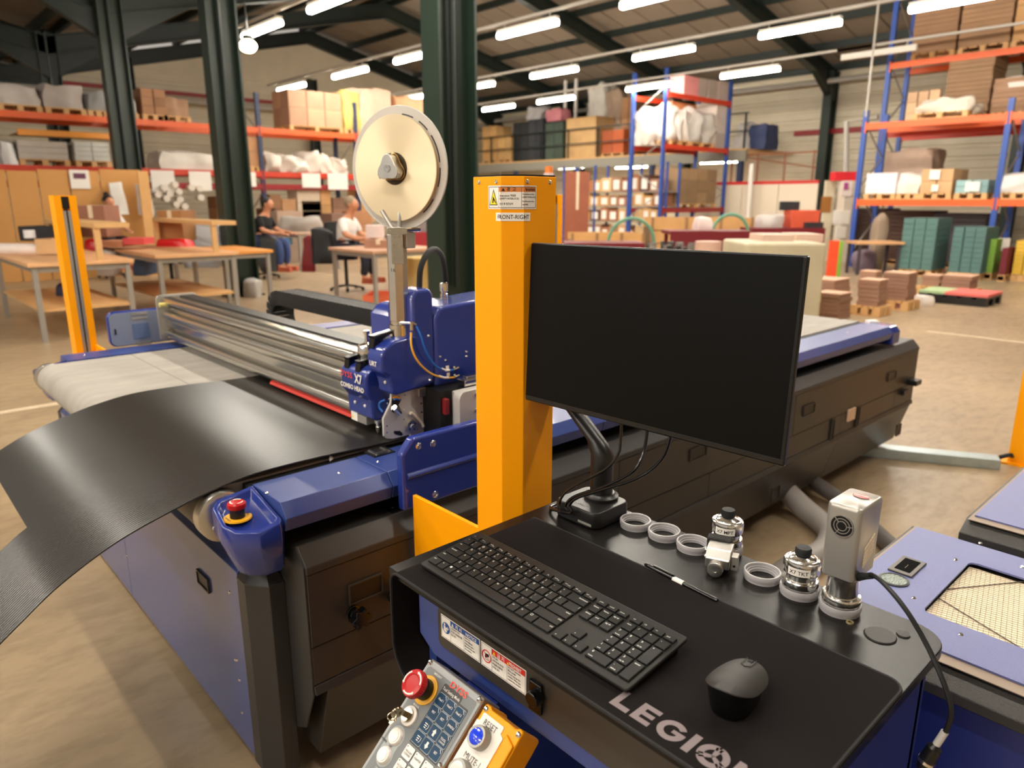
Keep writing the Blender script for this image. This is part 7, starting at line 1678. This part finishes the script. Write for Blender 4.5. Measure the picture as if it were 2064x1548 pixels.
item('orange_board', 'bright orange-red board leaning by the notice pillar', 'board', 1664, 485, 1690, 543, (240, 84, 44), 'box', 0.05, on=on(1677, 545, 13.5), zb=0.0)
item('green_board', 'lime green board behind the orange-red board', 'board', 1686, 486, 1698, 540, (140, 190, 70), 'box', 0.05, on=on(1690, 545, 13.9), zb=0.0)
# ---- benches, crates and arcs in the middle distance
mar = mat('maroon_bench', (110, 18, 30), 0.45)
def slat_crate(label, px0, py0, px1, py1, d, col):
    P = on((px0 + px1) / 2, py1, d); d0 = d
    A, B_ = on(px0, py1, d), on(px1, py0, d); w = (B_ - A).dot(RT); c = (A + B_) / 2; h = B_.z
    o = thing('wooden_crate', label, 'crate', (c.x, c.y, 0)); M = Matrix(((RT.x, FH.x, 0, c.x), (RT.y, FH.y, 0, c.y), (0, 0, 1, 0), (0, 0, 0, 1)))
    n = 4
    for i in range(n):
        z0 = h * i / n; MB(cm(col)).xf(M).box(-w / 2, w / 2, 0, 0.03, z0 + 0.012, h * (i + 1) / n - 0.012).build('plank', o, smooth=0)
        MB(cm(col)).xf(M).box(-w / 2, w / 2, 0.9, 0.93, z0 + 0.012, h * (i + 1) / n - 0.012).build('plank', o, smooth=0)
    for x in (-w / 2, -w / 6, w / 6, w / 2 - 0.06): MB(cm((150, 112, 74))).xf(M).box(x, x + 0.06, -0.03, 0.0, 0, h).build('batten', o, smooth=0)
    MB(cm((120, 90, 60))).xf(M).box(-w / 2, w / 2, 0.03, 0.9, 0.05, h * 0.8).build('crate_floor', o, smooth=0)
    return o
slat_crate('long tan slatted crate behind the monitor, on the side of the yellow post', 1150, 470, 1300, 520, 15.5, (206, 156, 96))
slat_crate('tan slatted crate behind the monitor below the tall free-standing rack', 1310, 438, 1520, 500, 16.0, (200, 152, 96))
def mbench(label, px0, px1, py, d, z=None):
    A, B_ = on(px0, py, d), on(px1, py, d); w = (B_ - A).dot(RT); c = (A + B_) / 2; z = A.z
    o = thing('bench', label, 'table', (c.x, c.y, 0)); M = Matrix(((RT.x, FH.x, 0, c.x), (RT.y, FH.y, 0, c.y), (0, 0, 1, 0), (0, 0, 0, 1)))
    MB(mar).xf(M).box(-w / 2, w / 2, 0, 0.8, z - 0.06, z).build('top', o, smooth=0); MB(mar).xf(M).box(-w / 2, w / 2, 0, 0.04, z - 0.4, z - 0.06).build('apron', o, smooth=0)
    for x in (-w / 2 + 0.05, w / 2 - 0.1):
        for y in (0.05, 0.7): MB(mar).xf(M).box(x, x + 0.06, y, y + 0.06, 0, z - 0.06).build('leg', o, smooth=0)
    return Vector((c.x, c.y, z)), M
mbench('maroon bench near the labelled yellow post, behind the monitor', 1140, 1300, 490, 13)
b2, _ = mbench('maroon bench with a white pack on top, behind the monitor', 1352, 1518, 466, 12.5)
b3, _ = mbench('maroon bench carrying an orange box beside the notice pillar', 1516, 1664, 460, 15)
item('white_red_pack', 'white pack with a red flash lying on the maroon bench', 'pack', 1402, 438, 1440, 468, (232, 214, 208), 'lump', 0.3, on=b2 + FH * 0.3)
item('orange_box', 'square orange-red box on the maroon bench by the notice pillar', 'box', 1592, 424, 1652, 462, (206, 84, 54), 'box', 0.5, on=b3 + FH * 0.3)
item('black_monitor', 'small black monitor standing before the cream panels', 'monitor', 1572, 406, 1612, 424, (34, 34, 36), 'box', 0.1, on=b3 + FH * 0.55)
item('monitor_support', 'dark monitor support under the small black monitor', 'support', 1584, 424, 1598, 462, (40, 40, 44), 'box', 0.2, on=b3 + FH * 0.55)
item('clutter_heap', 'heap of white and grey parts on the maroon bench beside the orange box', 'parts', 1528, 434, 1586, 462, (190, 182, 176), 'lump', 0.4, on=b3 + FH * 0.3)
item('black_case', 'flat black case on the maroon bench', 'case', 1622, 448, 1660, 462, (44, 36, 40), 'box', 0.3, on=b3 + FH * 0.2)
item('plate_stack', 'round pale stack of discs beside the maroon bench', 'stack', 1408, 488, 1462, 505, (206, 168, 148), 'cyl', 0.4, on=on(1435, 500, 9.5), zb=0.0)
item('plate_stack', 'low pale stack of sheets on the beige machine, nearer the monitor', 'stack', 1536, 473, 1600, 492, (206, 176, 158), 'box', 0.5, on=on(1570, 490, 8.6))
item('plate_stack', 'low pale stack of sheets on the beige machine, nearer the orange board', 'stack', 1604, 472, 1660, 488, (214, 182, 162), 'box', 0.5, on=on(1630, 488, 8.8))
cp = on(1360, 500, 10); CHp = thing('parts_crate', 'open crate of small black and grey parts behind the monitor top edge', 'crate', (cp.x, cp.y, 0)); rnd = random.Random(9)
M = Matrix(((RT.x, FH.x, 0, cp.x), (RT.y, FH.y, 0, cp.y), (0, 0, 1, 0), (0, 0, 0, 1))); MB(cm((96, 84, 72))).xf(M).box(-0.36, 0.36, 0, 0.6, 0, cp.z - 0.06).build('crate_body', CHp, smooth=0)
for i in range(22):
    x, y = rnd.uniform(-0.32, 0.30), rnd.uniform(0.02, 0.5); q_ = rnd.uniform(0.03, 0.06); MB(cm(rnd.choice([(34, 32, 32), (70, 66, 64), (120, 112, 106)]))).xf(M @ Matrix.Translation((x, y, cp.z - 0.06)) @ Matrix.Rotation(rnd.uniform(0, 3), 4, 'Z')).cyl((0, 0, 0), q_, rnd.uniform(0.06, 0.14), n=8).build('black_part', CHp)
item('beige_machine', 'big beige covered machine just past the monitor corner', 'machine', 1496, 490, 1664, 575, (186, 174, 146), 'box', 1.0, on=on(1590, 570, 8.2), zb=0.0)
def hoop(label, px0, px1, py0, py1, d):
    A, B_ = on(px0, py1, d), on(px1, py1, d); c = (A + B_) / 2; r = (B_ - A).dot(RT) / 2; tz = on((px0 + px1) / 2, py0, d).z
    pts = [Vector((c.x, c.y, 0)) + RT * (r * math.cos(PI * i / 20)) + Z1 * (A.z + (tz - A.z) * math.sin(PI * i / 20)) for i in range(21)]
    pts = [Vector((pts[0].x, pts[0].y, 0))] + pts + [Vector((pts[-1].x, pts[-1].y, 0))]
    o = MB(mat('green_hoop', (92, 146, 120), 0.45)).tube(pts, 0.03, 8).build('green_hoop'); tag(o, label, 'hoop', 'green hoops behind the monitor')
hoop('green tubular hoop behind the monitor, nearer the labelled yellow post', 1226, 1318, 440, 490, 14.2); hoop('green tubular hoop behind the monitor, under the cream panels', 1434, 1508, 432, 475, 14.4)
# ---- right rack, front frame x = 16.9, running along y
RX = 16.9
rack('orange and blue pallet rack with teal stacks beneath, front run', [-0.2, 4.35, 7.05], RX, RX + 1.1, [(3.08, orange), (1.48, orange)], 3.35, 'y', rackblue)
rack('taller blue and orange pallet rack behind the front run', [-0.5, 3.4, 7.28], RX + 1.5, RX + 2.6, [(4.5, orange), (3.0, redbeam)], 6.6, 'y', rackblue)
def Rr(px0, px1, ytop, z0, label, style, colour, x=RX, dep=0.95, **k):
    a = sight(px0, 300, x=x); b = sight(px1, 300, x=x); t = sight((px0 + px1) / 2, ytop, x=x); y0, y1 = sorted((a.y, b.y))
    return load(label, x, x + dep, y0, y1, z0, t.z, style, colour, **k)
Rr(1752, 1816, 348, 1.48, 'white boxed load at the end of the lower beam, by the notice pillar', 'cartons', (228, 220, 226), nx=1, ny=1, nz=1)
Rr(1818, 1864, 350, 1.48, 'white sloping load second along the lower beam', 'wrap', (230, 220, 210))
Rr(1864, 1930, 340, 1.48, 'brown carton load with white papers on the lower beam', 'cartons', (206, 164, 120), nx=2, ny=2, nz=2)
Rr(1936, 2004, 362, 1.48, 'teal and white wrapped stack on the lower beam', 'cartons', (150, 184, 186), nx=1, ny=2, nz=2)
Rr(2024, 2090, 352, 1.48, 'white wrapped load just past the second blue upright', 'wrap', (222, 218, 214))
for i, (x0, x1, y0, y1) in enumerate(((1872, 1896, 342, 362), (1876, 1892, 372, 386), (1944, 1976, 366, 386))):
    a = sight(x0, y1, x=RX - 0.03); b = sight(x1, y0, x=RX - 0.03); o = MB(paper).box(RX - 0.03, RX - 0.015, min(a.y, b.y), max(a.y, b.y), a.z, b.z).build('paper_tag', smooth=0); tag(o, 'white paper tag on ' + ('the brown carton load, upper one', 'the brown carton load, lower one', 'the teal and white wrapped stack')[i], 'paper')
Rr(1780, 1884, 300, 1.48, 'big pale brown wrapped load behind the white ones, lower level', 'wrap', (186, 160, 140), x=RX + 1.55)
Rr(1712, 1762, 240, 3.08, 'dummy', 'cartons', CARD) if False else None
Rr(1830, 1940, 200, 3.08, 'white and green plastic bag load on the middle beam', 'sack', (222, 212, 196), nx=3)
Rr(1815, 1880, 184, 3.08, 'empty upright pallet leaning at the end of the middle beam', 'cartons', (206, 168, 132), nx=1, ny=3, nz=3, pal=False, x=RX + 0.75, dep=0.15, cat='pallet', name='leaning_pallet')
Rr(1890, 1978, 112, 3.08, 'tall brown stack of flat cartons on the middle level', 'sheets', (152, 118, 86), nx=1, x=RX + 1.5)
Rr(1984, 2050, 158, 3.08, 'brown stack with a white wrapped top on the middle level', 'sheets', (156, 120, 92), nx=1, x=RX + 1.0, dep=0.8)
Rr(1988, 2054, 158, sight(2020, 178, x=RX + 1.0).z, 'white wrapped bundle on top of the brown middle-level stack', 'wrap', (228, 214, 206), x=RX + 1.0, pal=False, dep=0.8)
Rr(2052, 2100, 172, 3.08, 'yellow-cream bag load by the frame edge on the middle beam', 'wrap', (226, 206, 150))
Rr(1812, 1896, -40, 4.5, 'tall brown banded carton stack at the end of the top level', 'sheets', (150, 114, 84), nx=1, x=RX + 1.5)
Rr(1902, 2000, -60, 4.5, 'tall brown banded carton stack, middle one on the top level', 'sheets', (158, 122, 90), nx=1, x=RX + 1.5)
Rr(2004, 2100, -60, 4.5, 'light brown carton stack with an ochre side on the top level', 'cartons', (196, 150, 100), nx=1, ny=2, nz=2, x=RX + 1.5)
# stacks on the floor below the right rack
def stackF(label, px0, py0, px1, py1, col, bundles=3, d=None, dep=0.8):
    P = sight((px0 + px1) / 2, py1 + 12, z=0); x = P.x; a = sight(px0, py1, x=x); b = sight(px1, py0, x=x); y0, y1 = sorted((a.y, b.y))
    o = thing('board_stack', label, 'board stack', (x + dep / 2, (y0 + y1) / 2, 0)); pallet_part(o, x, x + dep, y0, y1, 0); n = bundles
    rnd = random.Random(int(px0))
    for i in range(n):
        u0 = y0 + (y1 - y0) * i / n; u1 = y0 + (y1 - y0) * (i + 1) / n - 0.015; h = b.z; q = rnd.uniform(-0.02, 0.02)
        m = MB(cm(col)); k = 9
        for j in range(k): m.box(x + q + rnd.uniform(0, .012), x + dep, u0, u1, 0.13 + (h - 0.13) * j / k, 0.13 + (h - 0.13) * (j + 1) / k - 0.004)
        m.build('board_bundle', o, smooth=0)
    return o
stackF('tall teal board stack under the right rack, beside the small table', 1808, 440, 1892, 545, (84, 118, 114), 3)
stackF('teal board stack under the right rack, beside the lime green stack', 1908, 458, 1990, 552, (80, 114, 112), 3)
stackF('lime green box stack below the second blue upright', 1982, 482, 2010, 552, (126, 168, 62), 1, dep=0.6)
stackF('maroon board stack with a white sheet on top', 2010, 500, 2034, 556, (110, 22, 38), 1, dep=0.6)
stackF('yellow board stack at the frame edge', 2036, 486, 2090, 556, (222, 180, 60), 2, dep=0.6)
q = sight(2022, 560, z=0); item('white_sheet', 'white paper sheet hanging on the maroon stack', 'paper', 2007, 480, 2036, 506, (236, 230, 224), 'box', 0.02, on=q - FH * 0.12)
# dark goods deep under the right rack
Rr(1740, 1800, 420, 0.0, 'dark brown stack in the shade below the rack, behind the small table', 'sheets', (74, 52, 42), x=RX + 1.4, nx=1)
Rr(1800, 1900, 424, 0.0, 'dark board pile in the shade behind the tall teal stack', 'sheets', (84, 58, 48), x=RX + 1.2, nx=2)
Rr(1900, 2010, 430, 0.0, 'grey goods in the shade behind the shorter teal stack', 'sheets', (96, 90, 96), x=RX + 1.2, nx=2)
item('table', 'small pale table top', 'table', 0, 0, 1, 1, (1, 1, 1)) if False else None
tq = sight(1755, 552, z=0)
o = thing('small_table', 'small wooden table with dark legs in front of the right rack', 'table', tq); zt = on(1755, 486, tq.dot(FH)).z
M = Matrix(((RT.x, FH.x, 0, tq.x), (RT.y, FH.y, 0, tq.y), (0, 0, 1, 0), (0, 0, 0, 1)))
MB(bt).xf(M).box(-0.46, 0.46, -0.3, 0.3, zt - 0.05, zt).build('table_top', o, smooth=0)
for x in (-0.42, 0.36):
    for y in (-0.26, 0.2): MB(cm((70, 60, 66))).xf(M).box(x, x + 0.05, y, y + 0.05, 0, zt - 0.05).build('leg', o, smooth=0)
item('paper_bag', 'pale crumpled netting heap on the small wooden table', 'heap', 1762, 430, 1794, 482, (150, 130, 110), 'lump', 0.3, on=tq + FH * 0.6, zb=0.0)
item('parts_box', 'grey and purple scraps in a bin below the small wooden table', 'bin', 1728, 508, 1770, 545, (128, 110, 126), 'lump', 0.4, on=tq + FH * 0.3, zb=0.0)
# pallets of cardboard sheets on the floor
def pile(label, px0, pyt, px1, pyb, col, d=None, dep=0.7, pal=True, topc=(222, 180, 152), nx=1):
    P = sight((px0 + px1) / 2, pyb, z=0); d = P.dot(FH); A, B_ = on(px0, pyb, d), on(px1, pyt, d); w = (B_ - A).dot(RT); c = P; h = B_.z
    o = thing('cardboard_pile', label, 'cardboard pile', (c.x, c.y, 0))
    # aligned with the hall axes : width along -y/x mix -> use square footprint of the same apparent width
    s = w / (abs(RT.x) + abs(RT.y)); s = max(s, 0.25); z0 = 0.0
    cx_, cy_ = c.x + s / 2, c.y + s / 2
    if pal: pallet_part(o, cx_ - s / 2 - 0.06, cx_ + s / 2 + 0.06, cy_ - s / 2 - 0.06, cy_ + s / 2 + 0.06, 0); z0 = 0.126
    rnd = random.Random(int(px0 * 7 + pyt)); n = max(2, int((h - z0) / 0.05)); m = MB(cm(col))
    for i in range(n):
        q = rnd.uniform(-0.012, 0.012); m.box(cx_ - s / 2 + q, cx_ + s / 2 + q, cy_ - s / 2 - q, cy_ + s / 2 - q, z0 + (h - z0) * i / n, z0 + (h - z0) * (i + 1) / n - 0.004)
    m.build('sheet_pile', o, smooth=0)
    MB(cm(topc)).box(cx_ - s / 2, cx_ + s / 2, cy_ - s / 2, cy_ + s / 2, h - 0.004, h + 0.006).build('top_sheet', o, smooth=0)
    return o
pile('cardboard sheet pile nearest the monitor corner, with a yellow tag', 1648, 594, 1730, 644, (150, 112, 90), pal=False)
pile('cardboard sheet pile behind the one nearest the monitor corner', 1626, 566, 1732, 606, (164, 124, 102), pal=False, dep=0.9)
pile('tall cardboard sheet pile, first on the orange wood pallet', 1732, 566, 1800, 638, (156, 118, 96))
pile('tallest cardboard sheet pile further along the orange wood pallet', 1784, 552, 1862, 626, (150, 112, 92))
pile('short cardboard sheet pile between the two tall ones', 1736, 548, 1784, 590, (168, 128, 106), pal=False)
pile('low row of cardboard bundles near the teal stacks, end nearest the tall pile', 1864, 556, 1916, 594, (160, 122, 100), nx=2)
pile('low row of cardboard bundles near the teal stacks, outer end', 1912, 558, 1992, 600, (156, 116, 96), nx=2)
P = sight(1920, 612, z=0); o = thing('colour_sheet_pallet', 'black pallet carrying pale green and coral sheets', 'pallet', P); s = 0.62
pm = MB(black)
for i in range(5): pm.box(P.x - 0.1, P.x + s, P.y - 0.45 + i * 0.19, P.y - 0.45 + i * 0.19 + 0.13, 0.10, 0.13)
for i in range(3): pm.box(P.x - 0.1 + i * 0.31, P.x + i * 0.31, P.y - 0.45, P.y + 0.44, 0, 0.10)
pm.build('pallet', o, smooth=0)
MB(cm((226, 112, 104))).box(P.x - 0.08, P.x + s, P.y - 0.45, P.y + 0.1, 0.13, 0.17).build('coral_sheets', o, smooth=0); MB(cm((176, 200, 150))).box(P.x - 0.05, P.x + s - 0.04, P.y + 0.1, P.y + 0.46, 0.13, 0.165).build('green_sheets', o, smooth=0)
item('pink_paper', 'pink and white papers on the pallet before the tall piles', 'paper', 1800, 610, 1828, 622, (220, 170, 176), 'lump', 0.3, on=sight(1812, 624, z=0), zb=0.0)
item('white_papers', 'white paper bundle at the end of the orange wood pallet', 'paper', 1856, 596, 1888, 612, (232, 222, 214), 'lump', 0.3, on=sight(1872, 618, z=0), zb=0.0)
item('yellow_tag', 'yellow tag hanging on the cardboard pile near the monitor corner', 'tag', 1644, 594, 1655, 608, (232, 206, 70), 'box', 0.02, on=sight(1650, 650, z=0) - FH * 0.06)
item('paper_slip', 'small white paper slip on the machine cover near its far end', 'paper', 1752, 647, 1772, 653, (236, 230, 222), 'box', 0.05, on=Vector((4.05, 1.60, 0.80)))
# hanging cable and pipe drop by the right rack
a = sight(1745, 235, x=RX - 0.4); o = MB(conduit_m).rod((a.x, a.y, a.z), (a.x, a.y, EAVE + 1.3), 0.022, 6).build('cable_drop'); tag(o, 'thin pale cable dropping from the roof to the front rack upright', 'cable')
o = MB(conduit_m).tube([Vector((20, sight(1704, 440, x=20).y, 0)), sight(1704, 440, x=20), sight(1706, 245, x=20), sight(1770, 236, x=20)], 0.07, 8).build('drop_pipe'); tag(o, 'pale bent pipe beside the notice pillar', 'pipe')
# an unlit batten on the conduit nearest the wall
o = thing('ceiling_light', 'unlit pale batten on the conduit in front of the taller right rack', 'light', (17.25, 7.1, LZ))
MB(house_m).box(17.2, 17.3, 6.32, 7.88, LZ + 0.0, LZ + 0.12).build('housing', o, smooth=0); MB(conduit_m).box(17.24, 17.26, 6.5, 6.52, LZ + 0.12, LZ + 0.2).build('hanger', o, smooth=0)
MB(conduit_m).box(17.23, 17.27, 3.0, 8.0, LZ + 0.2, LZ + 0.25).build('conduit', o, smooth=0)
# roof wind bracing rods, lying just under the purlins of the left-hand slope of the main bay
def on_slope(px, py):
    d = FW + RT * ((px - 1032) / FPX) - UPV * ((py - 774) / FPX); k = (RIDGE - EAVE) / (XR - XC); z0 = EAVE + 0.15 - 0.24
    t = (z0 + k * (0 - XC) - CAM_H) / (d.z - k * d.x); return Vector((0, 0, CAM_H)) + d * t
for a, b, r in (((842, -5), (690, 140), 0.06), ((548, 78), (640, 175), 0.035), ((745, 180), (690, 140), 0.05)):
    MB(steelgreen).rod(on_slope(*a), on_slope(*b), r, 6).build('roof_brace', ceil)

pts = [sight(908, 330, y=6.4), sight(922, 400, y=6.3), sight(926, 470, y=6.25), sight(940, 540, y=6.2), sight(956, 590, y=6.2)]
pts = [Vector((pts[0].x, pts[0].y, EAVE))] + pts + [Vector((pts[-1].x, pts[-1].y, 0.0))]
o = MB(mat('grey_brown_cable', (92, 82, 74), 0.5)).tube(bez(pts, 40), 0.022, 6).build('hanging_cable'); tag(o, 'grey brown cable hanging beside the green column by the reel', 'cable')
